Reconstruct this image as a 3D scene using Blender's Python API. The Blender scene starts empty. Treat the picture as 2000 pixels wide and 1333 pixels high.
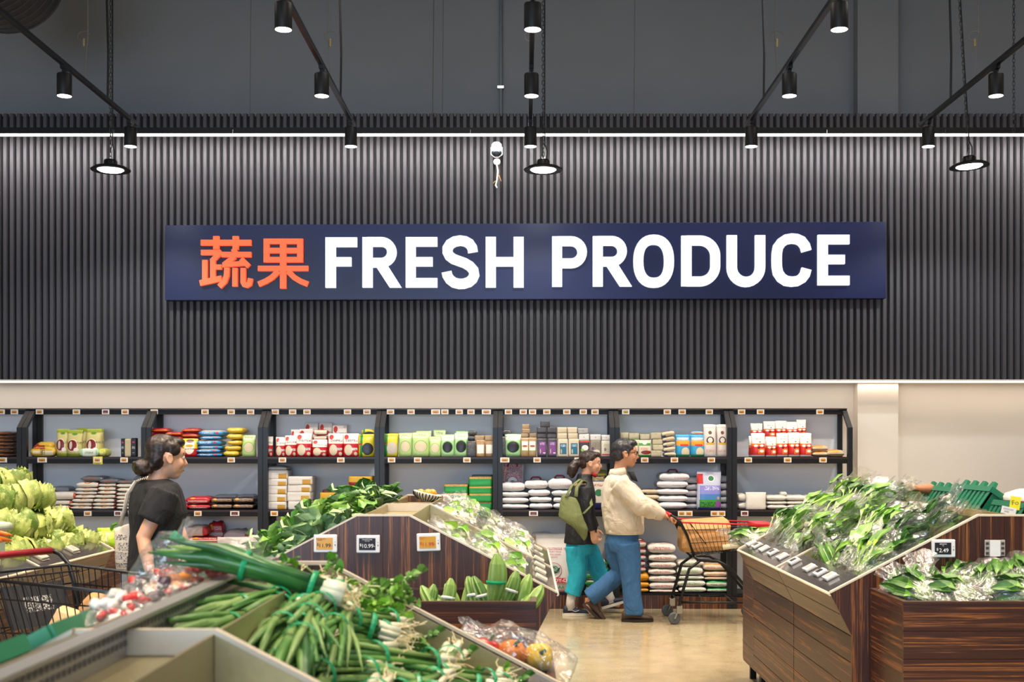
import bpy, bmesh, math, random
from mathutils import Vector, Matrix, Euler, noise
PI = math.pi
rnd = random.Random(7)
SC = bpy.context.scene
COL = SC.collection

# ---------------------------------------------------------------- camera, world, exposure
FPX = 2364.0          # focal length in pixels of the 2000 px wide frame
CX, CY, EYE = 1025.0, 875.0, 1.60
cam_d = bpy.data.cameras.new('camera')
cam_d.sensor_width = 36.0
cam_d.lens = FPX / 2000.0 * 36.0
cam_d.shift_x = -(CX - 1000.0) / 2000.0
cam_d.shift_y = (CY - 666.5) / 2000.0
cam_d.clip_start, cam_d.clip_end = 0.05, 100
cam_d.dof.use_dof = True
cam_d.dof.focus_distance = 8.6
cam_d.dof.aperture_fstop = 5.6
cam = bpy.data.objects.new('camera', cam_d); COL.objects.link(cam)
cam.location = (0, 0, EYE); cam.rotation_euler = (PI / 2, 0, 0)
SC.camera = cam

w = bpy.data.worlds.new('world'); SC.world = w; w.use_nodes = True
bg = w.node_tree.nodes['Background']
bg.inputs[0].default_value = (0.62, 0.75, 1.0, 1)
bg.inputs[1].default_value = 0.30
SC.view_settings.view_transform = 'Standard'
SC.view_settings.look = 'None'
SC.view_settings.gamma = 1.0
SC.view_settings.use_curve_mapping = False
SC.view_settings.exposure = 0.30
SC.cycles.max_bounces = 8
SC.cycles.diffuse_bounces = 3
SC.cycles.glossy_bounces = 3
SC.cycles.transmission_bounces = 4
SC.cycles.transparent_max_bounces = 14
SC.cycles.sample_clamp_indirect = 4.0
SC.cycles.caustics_reflective = False
SC.cycles.caustics_refractive = False
SC.cycles.use_denoising = True

def light(kind, name, loc, energy, color, rot=(0, 0, 0), **kw):
    d = bpy.data.lights.new(name, kind); d.energy = energy; d.color = color
    for k, v in kw.items(): setattr(d, k, v)
    o = bpy.data.objects.new(name, d); COL.objects.link(o)
    o.location = loc; o.rotation_euler = rot
    return o
WARM = (1.0, 0.80, 0.60)
COOL = (0.93, 0.96, 1.0)
# shop-ceiling luminaires over the aisles (the rest of the same lamp grid, out of the frame)
for x in (-4.5, 0.0, 4.5):
    for y in (1.0, 5.2, 8.8):
        light('AREA', 'ceiling_luminaire', (x, y, 6.3), 34, (1.0, 0.90, 0.78), size=1.2)
# daylight through the shop front behind the camera
light('AREA', 'shop_front_daylight', (-3.0, -5.0, 2.2), 650, (0.64, 0.80, 1.0), rot=(PI / 2, 0, 0), shape='RECTANGLE', size=9, size_y=4)

# ---------------------------------------------------------------- tools
def PX(px, py, Y):
    "point at depth Y seen at pixel (px, py) of the 2000 x 1333 frame"
    return Vector(((px - CX) / FPX * Y, Y, EYE - (py - CY) / FPX * Y))
def XP(px, Y): return (px - CX) / FPX * Y
def ZP(py, Y): return EYE - (py - CY) / FPX * Y

class MB:
    def __init__(s): s.v = []; s.f = []; s.m = []
    def add(s, vs, fs, M=None, m=0):
        o = len(s.v)
        for p in vs:
            p = Vector(p); s.v.append(M @ p if M is not None else p)
        for q in fs: s.f.append(tuple(i + o for i in q)); s.m.append(m)
        return s
    def box(s, x0, x1, y0, y1, z0, z1, m=0, M=None):
        vs = [(x, y, z) for z in (z0, z1) for y in (y0, y1) for x in (x0, x1)]
        return s.add(vs, [(0, 2, 3, 1), (4, 5, 7, 6), (0, 1, 5, 4), (2, 6, 7, 3), (0, 4, 6, 2), (1, 3, 7, 5)], M, m)
    def cbox(s, c, sz, m=0, M=None):
        return s.box(c[0] - sz[0] / 2, c[0] + sz[0] / 2, c[1] - sz[1] / 2, c[1] + sz[1] / 2, c[2] - sz[2] / 2, c[2] + sz[2] / 2, m, M)
    def prism(s, poly, axis, a, b, m=0, M=None):
        "extrude a 2-D polygon along an axis: 'x' -> (y,z), 'y' -> (x,z), 'z' -> (x,y)"
        n = len(poly)
        def mk(p, t): return (t, p[0], p[1]) if axis == 'x' else ((p[0], t, p[1]) if axis == 'y' else (p[0], p[1], t))
        vs = [mk(p, a) for p in poly] + [mk(p, b) for p in poly]
        fs = [tuple(range(n - 1, -1, -1)), tuple(range(n, 2 * n))] + [(i, (i + 1) % n, n + (i + 1) % n, n + i) for i in range(n)]
        return s.add(vs, fs, M, m)
    def tube(s, pts, r, n=6, m=0, M=None, cap=True, flat=1.0):
        pts = [Vector(p) for p in pts]; k = len(pts)
        rs = r if isinstance(r, (list, tuple)) else [r] * k
        vs = []; up = Vector((0, 0, 1))
        prev = None
        for i, p in enumerate(pts):
            t = (pts[min(i + 1, k - 1)] - pts[max(i - 1, 0)])
            t = t.normalized() if t.length > 1e-9 else Vector((0, 0, 1))
            if prev is None:
                a = t.cross(up)
                if a.length < 1e-3: a = t.cross(Vector((0, 1, 0)))
            else:
                a = prev - t * prev.dot(t)
                if a.length < 1e-4: a = t.cross(Vector((0.3, 1, 0.2)))
            a.normalize(); prev = a; b = t.cross(a)
            for j in range(n):
                an = 2 * PI * j / n
                vs.append(p + (a * math.cos(an) + b * math.sin(an) * flat) * rs[i])
        fs = []
        for i in range(k - 1):
            for j in range(n):
                fs.append((i * n + j, i * n + (j + 1) % n, (i + 1) * n + (j + 1) % n, (i + 1) * n + j))
        if cap:
            fs.append(tuple(range(n - 1, -1, -1))); fs.append(tuple(range((k - 1) * n, k * n)))
        return s.add(vs, fs, M, m)
    def lathe(s, prof, n=20, m=0, M=None, cap=True):
        "profile [(r, z)] turned about z"
        vs = []; fs = []; k = len(prof)
        for r, z in prof:
            for j in range(n):
                a = 2 * PI * j / n; vs.append((r * math.cos(a), r * math.sin(a), z))
        for i in range(k - 1):
            for j in range(n):
                fs.append((i * n + j, i * n + (j + 1) % n, (i + 1) * n + (j + 1) % n, (i + 1) * n + j))
        if cap:
            fs.append(tuple(range(n - 1, -1, -1))); fs.append(tuple(range((k - 1) * n, k * n)))
        return s.add(vs, fs, M, m)
    def ell(s, c, r, nu=12, nv=8, m=0, M=None):
        c = Vector(c); r = (r, r, r) if not isinstance(r, (list, tuple)) else r
        vs = [c + Vector((0, 0, -r[2]))]
        for i in range(1, nv):
            ph = -PI / 2 + PI * i / nv
            for j in range(nu):
                a = 2 * PI * j / nu
                vs.append(c + Vector((r[0] * math.cos(ph) * math.cos(a), r[1] * math.cos(ph) * math.sin(a), r[2] * math.sin(ph))))
        vs.append(c + Vector((0, 0, r[2])))
        fs = [(0, 1 + (j + 1) % nu, 1 + j) for j in range(nu)]
        for i in range(nv - 2):
            for j in range(nu):
                a = 1 + i * nu
                fs.append((a + j, a + (j + 1) % nu, a + nu + (j + 1) % nu, a + nu + j))
        a = 1 + (nv - 2) * nu; t = len(vs) - 1
        fs += [(a + j, a + (j + 1) % nu, t) for j in range(nu)]
        return s.add(vs, fs, M, m)
    def loft(s, rings, n=16, m=0, M=None, cap=True):
        "rings: (centre, axis_u, axis_v) vectors, each an ellipse"
        vs = []; k = len(rings); fs = []
        for c, u, v in rings:
            c, u, v = Vector(c), Vector(u), Vector(v)
            for j in range(n):
                a = 2 * PI * j / n; vs.append(c + u * math.cos(a) + v * math.sin(a))
        for i in range(k - 1):
            for j in range(n):
                fs.append((i * n + j, i * n + (j + 1) % n, (i + 1) * n + (j + 1) % n, (i + 1) * n + j))
        if cap: fs.append(tuple(range(n - 1, -1, -1))); fs.append(tuple(range((k - 1) * n, k * n)))
        return s.add(vs, fs, M, m)
    def mesh(s, name, mats, smooth=False, recalc=True):
        me = bpy.data.meshes.new(name)
        me.from_pydata([tuple(p) for p in s.v], [], s.f)
        for mt in (mats if isinstance(mats, (list, tuple)) else [mats]): me.materials.append(mt)
        if any(s.m): me.polygons.foreach_set('material_index', s.m)
        if recalc:
            b = bmesh.new(); b.from_mesh(me); bmesh.ops.recalc_face_normals(b, faces=b.faces); b.to_mesh(me); b.free()
        if smooth: me.polygons.foreach_set('use_smooth', [True] * len(me.polygons))
        me.update()
        return me

def tag(o, label=None, cat=None, group=None, kind=None):
    if label: o['label'] = label
    if cat: o['category'] = cat
    if group: o['group'] = group
    if kind: o['kind'] = kind
    return o
def link(name, data, parent=None, loc=None, rot=None, label=None, cat=None, group=None, kind=None, M=None):
    o = bpy.data.objects.new(name, data); COL.objects.link(o)
    if parent is not None: o.parent = parent
    if M is not None: o.matrix_basis = M
    if loc is not None: o.location = loc
    if rot is not None: o.rotation_euler = rot
    return tag(o, label, cat, group, kind)
def empty(name, loc, rot=(0, 0, 0), label=None, cat=None, group=None):
    o = link(name, None, None, loc, rot, label, cat, group)
    o.empty_display_size = 0.1
    return o
def build(name, mb, mats, parent=None, smooth=False, bevel=0, **kw):
    o = link(name, mb.mesh(name, mats, smooth), parent, **kw)
    if bevel:
        b = o.modifiers.new('bevel', 'BEVEL'); b.width = bevel; b.segments = 2; b.limit_method = 'ANGLE'
    return o
def dup(root, M=None, loc=None, rot=None, label=None, group=None, scale=None):
    def cp(o, par):
        c = o.copy(); COL.objects.link(c)
        if par is not None: c.parent = par; c.matrix_parent_inverse = o.matrix_parent_inverse
        for ch in KIDS.get(o.name, []): cp(ch, c)
        return c
    r = cp(root, None)
    if M is not None: r.matrix_basis = M
    if loc is not None: r.location = loc
    if rot is not None: r.rotation_euler = rot
    if scale is not None: r.scale = scale if isinstance(scale, (list, tuple)) else (scale,) * 3
    if label: r['label'] = label
    if group: r['group'] = group
    return r
KIDS = {}
def remember(root):
    "note the children of a prototype once, so that copying it needs no search"
    def walk(o):
        ch = [c for c in bpy.data.objects if c.parent == o]
        KIDS[o.name] = ch
        for c in ch: walk(c)
    walk(root); return root

# ---------------------------------------------------------------- materials
def srgb(h):
    if isinstance(h, str):
        h = h.lstrip('#'); h = ''.join(q * 2 for q in h) if len(h) == 3 else h; c = [int(h[i:i + 2], 16) / 255 for i in (0, 2, 4)]
    else: c = [x / 255 for x in h]
    return tuple((x / 12.92 if x <= 0.04045 else ((x + 0.055) / 1.055) ** 2.4) for x in c) + (1.0,)
MATS = {}
class NT:
    def __init__(s, name):
        s.mat = bpy.data.materials.new(name); s.mat.use_nodes = True
        s.t = s.mat.node_tree; s.n = s.t.nodes; s.b = s.n['Principled BSDF']
        s.out = s.n['Material Output']
    def node(s, typ, **kw):
        n = s.n.new(typ)
        for k, v in kw.items(): setattr(n, k, v)
        return n
    def link(s, a, b): s.t.links.new(a, b)
    def set(s, n, i, v):
        if hasattr(v, 'links'): s.link(v, n.inputs[i])
        else: n.inputs[i].default_value = v
    def math(s, op, a, b=None, c=None):
        n = s.node('ShaderNodeMath', operation=op)
        s.set(n, 0, a)
        if b is not None: s.set(n, 1, b)
        if c is not None: s.set(n, 2, c)
        return n.outputs[0]
    def mix(s, fac, a, b):
        n = s.node('ShaderNodeMix', data_type='RGBA'); s.set(n, 0, fac); s.set(n, 6, a); s.set(n, 7, b)
        return n.outputs[2]
    def ramp(s, fac, stops, interp='LINEAR'):
        n = s.node('ShaderNodeValToRGB'); s.link(fac, n.inputs[0]); r = n.color_ramp; r.interpolation = interp
        while len(r.elements) < len(stops): r.elements.new(0.5)
        for e, (p, c) in zip(r.elements, stops): e.position = p; e.color = c
        return n.outputs[0]
    def noise(s, scale, vec=None, detail=3, rough=0.5, dist=0.0):
        n = s.node('ShaderNodeTexNoise'); n.inputs['Scale'].default_value = scale
        n.inputs['Detail'].default_value = detail; n.inputs['Roughness'].default_value = rough; n.inputs['Distortion'].default_value = dist
        if vec is not None: s.link(vec, n.inputs['Vector'])
        return n.outputs[0]
    def coord(s, which='Object', scale=None):
        c = s.node('ShaderNodeTexCoord').outputs[which]
        if scale is None: return c
        m = s.node('ShaderNodeMapping'); s.link(c, m.inputs[0]); m.inputs['Scale'].default_value = scale
        return m.outputs[0]
    def bump(s, h, strength=0.3, dist=0.02):
        n = s.node('ShaderNodeBump'); s.link(h, n.inputs['Height']); n.inputs['Strength'].default_value = strength; n.inputs['Distance'].default_value = dist
        s.link(n.outputs[0], s.b.inputs['Normal']); return n.outputs[0]
    def pr(s, **kw):
        for k, v in kw.items(): s.set(s.b, {'base': 'Base Color', 'rough': 'Roughness', 'metal': 'Metallic', 'spec': 'Specular IOR Level', 'coat': 'Coat Weight'}.get(k, k), v)
        return s

def plain(name, col, rough=0.5, metal=0.0, var=0.08, scale=20, bump=0.0, coat=0.0, spec=0.5, emit=None):
    if name in MATS: return MATS[name]
    t = NT(name); c = srgb(col) if not (isinstance(col, tuple) and len(col) == 4) else col
    nz = t.noise(scale, t.coord('Object'))
    t.pr(base=t.mix(nz, tuple(max(0, x * (1 - var)) for x in c[:3]) + (1,), tuple(min(1, x * (1 + var)) for x in c[:3]) + (1,)), rough=rough, metal=metal, coat=coat, spec=spec)
    if bump: t.bump(nz, bump)
    if emit is not None:
        t.b.inputs['Emission Color'].default_value = c; t.b.inputs['Emission Strength'].default_value = emit
    MATS[name] = t.mat; return t.mat

def glow(name, col, strength):
    if name in MATS: return MATS[name]
    t = NT(name); e = t.node('ShaderNodeEmission'); e.inputs[0].default_value = col if len(col) == 4 else tuple(col) + (1,)
    e.inputs[1].default_value = strength; t.link(e.outputs[0], t.out.inputs[0]); MATS[name] = t.mat; return t.mat

def printed(name, base, shapes, rough=0.35, axes='xz', crinkle=0.35, cscale=28, var=0.1):
    """wrapping film with flat print. shapes, later over earlier, in the wrapper's own 0..1 box:
    ('r',u0,v0,u1,v1,col) ('e',cu,cv,ru,rv,col) ('t',u0,v0,u1,v1,col) = small unreadable lettering"""
    if name in MATS: return MATS[name]
    t = NT(name); g = t.coord('Generated'); sp = t.node('ShaderNodeSeparateXYZ'); t.link(g, sp.inputs[0])
    u = sp.outputs['xyz'.index(axes[0])]; v = sp.outputs['xyz'.index(axes[1])]
    nz = t.noise(9, g, 2)
    c = srgb(base); col = t.mix(nz, tuple(x * (1 - var) for x in c[:3]) + (1,), c)
    for sh in shapes:
        k = sh[0]
        if k in 'rt':
            _, u0, v0, u1, v1, cc = sh
            a = t.math('LESS_THAN', t.math('ABSOLUTE', t.math('SUBTRACT', u, (u0 + u1) / 2)), abs(u1 - u0) / 2)
            b = t.math('LESS_THAN', t.math('ABSOLUTE', t.math('SUBTRACT', v, (v0 + v1) / 2)), abs(v1 - v0) / 2)
            mk = t.math('MULTIPLY', a, b)
            if k == 't':
                m = t.node('ShaderNodeMapping'); t.link(g, m.inputs[0]); m.inputs['Scale'].default_value = (38, 38, 26)
                mk = t.math('MULTIPLY', mk, t.math('GREATER_THAN', t.noise(1.0, m.outputs[0], 2), 0.52))
        else:
            _, cu, cv, ru, rv, cc = sh
            a = t.math('DIVIDE', t.math('SUBTRACT', u, cu), ru); b = t.math('DIVIDE', t.math('SUBTRACT', v, cv), rv)
            mk = t.math('LESS_THAN', t.math('ADD', t.math('MULTIPLY', a, a), t.math('MULTIPLY', b, b)), 1.0)
        col = t.mix(mk, col, srgb(cc))
    t.pr(base=col, rough=rough)
    if crinkle: t.bump(t.noise(cscale, t.coord('Object'), 2, 0.6, 0.6), crinkle, 0.006)
    MATS[name] = t.mat; return t.mat

def wood(name, axis):
    "dark striped ebony laminate; the grain runs along 'axis' of the object"
    if name in MATS: return MATS[name]
    t = NT(name); k = {'x': (0.7, 46, 46), 'y': (46, 0.7, 46), 'z': (40, 40, 0.7)}[axis]
    co = t.coord('Object', k)
    n1 = t.noise(1.0, co, 4, 0.6, 1.1); n2 = t.noise(2.9, co, 3, 0.6, 0.7)
    f = t.math('ADD', t.math('MULTIPLY', n1, 0.7), t.math('MULTIPLY', n2, 0.3))
    c = t.ramp(f, [(0.32, srgb('#1c0d0a')), (0.44, srgb('#45210f')), (0.50, srgb('#2c150e')), (0.55, srgb('#5a331b')), (0.585, srgb('#955d2b')), (0.62, srgb('#33190f')), (0.70, srgb('#4f2b18'))])
    t.pr(base=c, rough=0.38)
    MATS[name] = t.mat; return t.mat

def clear_film(name, tint=(1, 1, 1, 1), gloss=0.13, haze=0.04, scale=16):
    if name in MATS: return MATS[name]
    t = NT(name); t.n.remove(t.b)
    tr = t.node('ShaderNodeBsdfTransparent'); tr.inputs[0].default_value = tint
    gl = t.node('ShaderNodeBsdfGlossy'); gl.inputs['Roughness'].default_value = 0.12
    df = t.node('ShaderNodeBsdfDiffuse'); df.inputs[0].default_value = (0.85, 0.88, 0.86, 1)
    co = t.coord('Object'); nz = t.noise(scale, co, 3, 0.6, 1.2)
    bp = t.node('ShaderNodeBump'); t.link(nz, bp.inputs['Height']); bp.inputs['Strength'].default_value = 0.9; bp.inputs['Distance'].default_value = 0.012
    t.link(bp.outputs[0], gl.inputs['Normal'])
    lw = t.node('ShaderNodeLayerWeight'); lw.inputs[0].default_value = 0.35; t.link(bp.outputs[0], lw.inputs['Normal'])
    fac = t.math('MINIMUM', t.math('ADD', t.math('MULTIPLY', lw.outputs['Facing'], 0.34), gloss), 0.5)
    m1 = t.node('ShaderNodeMixShader'); t.link(fac, m1.inputs[0]); t.link(tr.outputs[0], m1.inputs[1]); t.link(gl.outputs[0], m1.inputs[2])
    m2 = t.node('ShaderNodeMixShader'); m2.inputs[0].default_value = haze; t.link(m1.outputs[0], m2.inputs[1]); t.link(df.outputs[0], m2.inputs[2])
    t.link(m2.outputs[0], t.out.inputs[0]); MATS[name] = t.mat; return t.mat

def leafmat(name, dark, light, vein=None, rough=0.45, scale=14, bump=.25):
    if name in MATS: return MATS[name]
    t = NT(name); nz = t.noise(scale, t.coord('Object'), 4, 0.6)
    oi = t.node('ShaderNodeObjectInfo')
    f = t.math('ADD', t.math('MULTIPLY', nz, 0.9), t.math('MULTIPLY', t.math('SUBTRACT', oi.outputs['Random'], 0.5), 0.35))
    st = [(0.25, srgb(dark)), (0.75, srgb(light))]
    c = t.ramp(f, st)
    if vein:
        g = t.noise(scale * 3.2, t.coord('Object'), 2, 0.5, 2.0)
        c = t.mix(t.math('GREATER_THAN', g, 0.66), c, srgb(vein))
    t.pr(base=c, rough=rough); t.bump(nz, bump, 0.01)
    MATS[name] = t.mat; return t.mat

BLACKM = plain('black_powder_coat', '#0d0e10', 0.5, var=0.15, spec=.3)
BLACKM2 = plain('black_satin_metal', '#0b0c0e', 0.35, spec=.35)
STEEL = plain('brushed_steel', '#b0a47c', 0.34, metal=0.65, var=0.12, scale=60)  # olive-gold tint puts the reflected produce greens into the steel's colour
CHROME = plain('chrome', '#b8bcc0', 0.15, metal=1.0)
WOODX, WOODY, WOODZ = wood('ebony_laminate_x', 'x'), wood('ebony_laminate_y', 'y'), wood('ebony_laminate_z', 'z')
WHITEP = plain('white_plastic', '#e9e8e4', 0.4, var=0.02)
FILM = clear_film('clear_film'); FILM2 = clear_film('thin_clear_film', gloss=0.06, haze=0.02, scale=22)
TMP = bpy.data.scenes.new('scratch')
def evaluated_mesh(o):
    "mesh of o with its modifiers applied, worked out in a scratch scene"
    TMP.collection.objects.link(o); vl = TMP.view_layers[0]; vl.update()
    me = bpy.data.meshes.new_from_object(o.evaluated_get(vl.depsgraph))
    bpy.data.objects.remove(o); return me
# ---------------------------------------------------------------- lettering
DG = None
def text_mesh(body, w_, h_, mats, bold=0.0, depth=0.0, bev=0.0, res=4):
    "flat or solid lettering in the x-z plane, facing -y, centred, fitted to w_ x h_ (w_ None keeps the proportions)"
    c = bpy.data.curves.new('lettering', 'FONT'); c.body = body; c.offset = bold; c.extrude = 0.05 if depth else 0; c.resolution_u = res
    me = evaluated_mesh(bpy.data.objects.new('lettering', c)); bpy.data.curves.remove(c)
    xs = [v.co.x for v in me.vertices]; ys = [v.co.y for v in me.vertices]
    x0, x1, y0, y1 = min(xs), max(xs), min(ys), max(ys)
    sy = h_ / (y1 - y0); sx = w_ / (x1 - x0) if w_ else sy
    for v in me.vertices:
        x, y, z = v.co
        v.co = ((x - (x0 + x1) / 2) * sx, -(z / 0.05) * depth / 2 if depth else 0.0, (y - (y0 + y1) / 2) * sy)
    me.materials.clear()
    for m in (mats if isinstance(mats, (list, tuple)) else [mats]): me.materials.append(m)
    for p in me.polygons: p.material_index = 0
    return me

# ---------------------------------------------------------------- the room
def concrete_floor():
    t = NT('polished_concrete'); co = t.coord('Object')
    n1 = t.noise(0.9, co, 5, 0.6, 0.4); n2 = t.noise(140, co, 2, 0.6); n3 = t.noise(6, co, 4, 0.6)
    c = t.ramp(t.math('ADD', t.math('MULTIPLY', n1, 0.5), t.math('MULTIPLY', n3, 0.5)), [(0.3, srgb('#8a7d63')), (0.7, srgb('#ab9d7d'))])
    c = t.mix(t.math('GREATER_THAN', n2, 0.63), c, srgb('#756a55'))
    t.pr(base=c, rough=t.math('ADD', t.math('MULTIPLY', n3, 0.12), 0.07), spec=0.6)
    return t.mat
fl = MB().box(-9, 9, -7, 12.6, -0.1, 0)
build('floor', fl, concrete_floor(), kind='structure')
WHITEW = plain('white_wall_paint', '#e6ddd2', 0.7, var=0.02, scale=3)
DARKW = plain('dark_grey_matt', '#7c7e81', 0.85, var=0.10, scale=1.2)  # darker grey for the upper wall, upper column and ceiling
build('wall_back', MB().box(-9, 9, 12.60, 12.75, 0, 3.4), WHITEW, kind='structure')
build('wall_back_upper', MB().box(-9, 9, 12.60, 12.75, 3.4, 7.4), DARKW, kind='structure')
build('wall_left', MB().box(-9.15, -9, -7, 12.75, 0, 7.4), WHITEW, kind='structure')
build('wall_right', MB().box(9, 9.15, -7, 12.75, 0, 7.4), WHITEW, kind='structure')
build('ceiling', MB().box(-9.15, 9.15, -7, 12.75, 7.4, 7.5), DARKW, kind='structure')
# building column behind the cladding, white below, dark above
xa, xb = XP(1672, 12.5), XP(1751, 12.5)
build('column_lower', MB().box(xa, xb, 12.44, 12.60, 0, 3.4), WHITEW, kind='structure')
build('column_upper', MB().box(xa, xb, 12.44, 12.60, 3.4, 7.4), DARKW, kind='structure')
# pipe clipped up the upper wall
o = empty('wall_conduit', (XP(978, 12.5), 12.57, 3.6), label='thin grey conduit pipe running up the dark upper wall', cat='pipe')
build('pipe', MB().tube([(0, 0, 0), (0, 0, 3.8)], 0.018, 10), plain('conduit_grey', '#6f7577', 0.5), o, smooth=True)
for z in (1.73, 2.9):
    build('pipe_clip', MB().box(-0.035, 0.03, -0.025, 0.03, z, z + 0.025), CHROME, o)

# --- slatted cladding over the shelves
ZB, ZT = ZP(742, 12.25), ZP(221, 12.22)
SLAT = plain('graphite_slat', '#3f3d42', 0.55, var=0.06, scale=30)
BOARD = plain('slat_backing', '#0d0d0f', 0.7)
clad = build('cladding_wall', MB().box(-6.2, 6.2, 12.27, 12.31, ZB, ZT - 0.02), BOARD, kind='structure')
sl = MB(); sl.prism([(-0.0255, 0), (-0.0255, -0.012), (-0.016, -0.04), (0.016, -0.04), (0.0255, -0.012), (0.0255, 0)], 'z', ZB, ZT, 0)
slat_me = sl.mesh('slat', SLAT)
pitch = 13.0 * 12.25 / FPX
n = int(6.1 / pitch)
for i in range(-n, n + 1):
    link('slat', slat_me, clad, loc=(i * pitch, 12.27, 0))
build('trim_1', MB().box(-6.2, 6.2, 12.23, 12.60, ZB - 0.012, ZB), plain('cladding_soffit', '#d8cfc4', 0.6), kind='structure')
build('trim_2', MB().box(-6.2, 6.2, 12.27, 12.60, ZT - 0.03, ZT - 0.02), BOARD, kind='structure')
# light line under the cladding
o = empty('cove_light', (0, 12.235, ZB - 0.02), label='long warm light line under the slatted cladding', cat='light')
build('diffuser', MB().box(-6.2, 6.2, 0, 0.02, -0.012, 0.006), glow('cove_glow', (1.0, 0.86, 0.68), 1.6), o)
light('AREA', 'cove_light_source', (0, 12.40, ZB - 0.03), 14, (1.0, 0.82, 0.62), rot=(0, 0, 0), shape='RECTANGLE', size=12.4, size_y=0.03).parent = None
# linear lamp hanging in front of the cladding
LY = 11.92; LZ = ZP(263.5, LY)
o = empty('linear_lamp', (0, LY, LZ), label='long linear lamp with a black rail across the top of the slats', cat='light')
build('diffuser', MB().box(-6.4, 6.4, -0.010, 0.02, -0.010, 0.009), glow('linear_glow', (1.0, 0.95, 0.88), 6), o)
build('rail', MB().box(-6.4, 6.4, -0.012, 0.03, 0.010, 0.07), BLACKM, o)
for px in (225, 456, 687, 919, 1150, 1382, 1614, 1845):
    build('hanger_pin', MB().tube([(XP(px, LY), -0.022, 0.005), (XP(px, LY), -0.022, 0.045)], 0.004, 6), CHROME, o)
light('AREA', 'linear_lamp_source', (0, LY + 0.01, LZ - 0.03), 105, (1.0, 0.95, 0.90), rot=(math.radians(28), 0, 0), shape='RECTANGLE', size=12.6, size_y=0.04)

# --- the sign
SY = 12.12
s = FPX / SY
sg = empty('produce_sign', (0, SY, 0), label='long navy wall sign with white and orange raised lettering', cat='sign')
def pt(px, py): return (XP(px, SY), ZP(py, SY))
NAVY = NT('navy_sign_enamel'); NAVY.pr(base=srgb('#0a1545'), rough=0.32, spec=0.5); NAVY = NAVY.mat
poly = [pt(323, 440), pt(1730, 433), pt(1731, 583), pt(322, 587)]
build('sign_board', MB().prism(poly, 'y', 0, 0.10), NAVY, sg, bevel=0.004)
LETW = glow('letter_white', (0.97, 0.99, 1.0), 1.05)
ORANGE = NT('letter_orange'); ORANGE.pr(base=srgb('#f0693a'), rough=0.4); ORANGE.b.inputs['Emission Color'].default_value = srgb('#f0582a'); ORANGE.b.inputs['Emission Strength'].default_value = 0.55; ORANGE = ORANGE.mat
def ribbon(mb, path, wd, Y, d0, d1, closed=False):
    "a stroke of the given pixel width along a pixel path, as solid lettering at depth Y"
    P = [Vector((XP(x, Y), ZP(y, Y))) for x, y in path]; h = wd / 2 * Y / FPX; k = len(P); L = []
    for i in range(k):
        if closed: a, c = P[i - 1], P[(i + 1) % k]
        else: a, c = P[max(i - 1, 0)], P[min(i + 1, k - 1)]
        t1 = (P[i] - a).normalized() if (P[i] - a).length > 1e-9 else (c - P[i]).normalized()
        t2 = (c - P[i]).normalized() if (c - P[i]).length > 1e-9 else t1
        n1, n2 = Vector((-t1.y, t1.x)), Vector((-t2.y, t2.x)); n_ = (n1 + n2).normalized()
        L.append(n_ * (h / max(0.5, n_.dot(n1))))
    vs = []; fs = []
    for p, n_ in zip(P, L):
        for q, d in ((p + n_, d0), (p - n_, d0), (p - n_, d1), (p + n_, d1)): vs.append((q.x, d, q.y))
    m_ = k if closed else k - 1
    for i in range(m_):
        j = (i + 1) % k
        for e in range(4): fs.append((i * 4 + e, i * 4 + (e + 1) % 4, j * 4 + (e + 1) % 4, j * 4 + e))
    if not closed: fs += [(0, 1, 2, 3), (4 * k - 1, 4 * k - 2, 4 * k - 3, 4 * k - 4)]
    mb.add(vs, fs)
def arc(cx, cy, rx, ry, a0, a1, n=10, e=1.0):
    out = []
    for i in range(n + 1):
        a = math.radians(a0 + (a1 - a0) * i / n); c_, s_ = math.cos(a), math.sin(a)
        out.append((cx + rx * math.copysign(abs(c_) ** e, c_), cy - ry * math.copysign(abs(s_) ** e, s_)))
    return out
def cj(pts): return [(310 + x / 4.444, 430 + y / 4.444) for x, y in pts]
def lt_E(dx, dy): return [([(802.7 + dx, 464.5 + dy), (802.7 + dx, 562.5 + dy)], 19.5), ([(793 + dx, 473.5 + dy), (854.5 + dx, 473.5 + dy)], 18), ([(793 + dx, 512.4 + dy), (845.5 + dx, 512.4 + dy)], 17.8), ([(793 + dx, 553.4 + dy), (854.5 + dx, 553.4 + dy)], 18.2)]
def lt_R(dx, dy): return [([(718.5 + dx, 464.6 + dy), (718.5 + dx, 562.6 + dy)], 19.7), ([(718 + dx, 473.6 + dy)] + arc(745.5 + dx, 493.9 + dy, 20.4, 20.3, 90, -90, 14) + [(718 + dx, 514.2 + dy)], 18.5), ('leg', [(733 + dx, 519 + dy), (755 + dx, 515 + dy), (785 + dx, 562.6 + dy), (761.5 + dx, 562.6 + dy)])]
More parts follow.
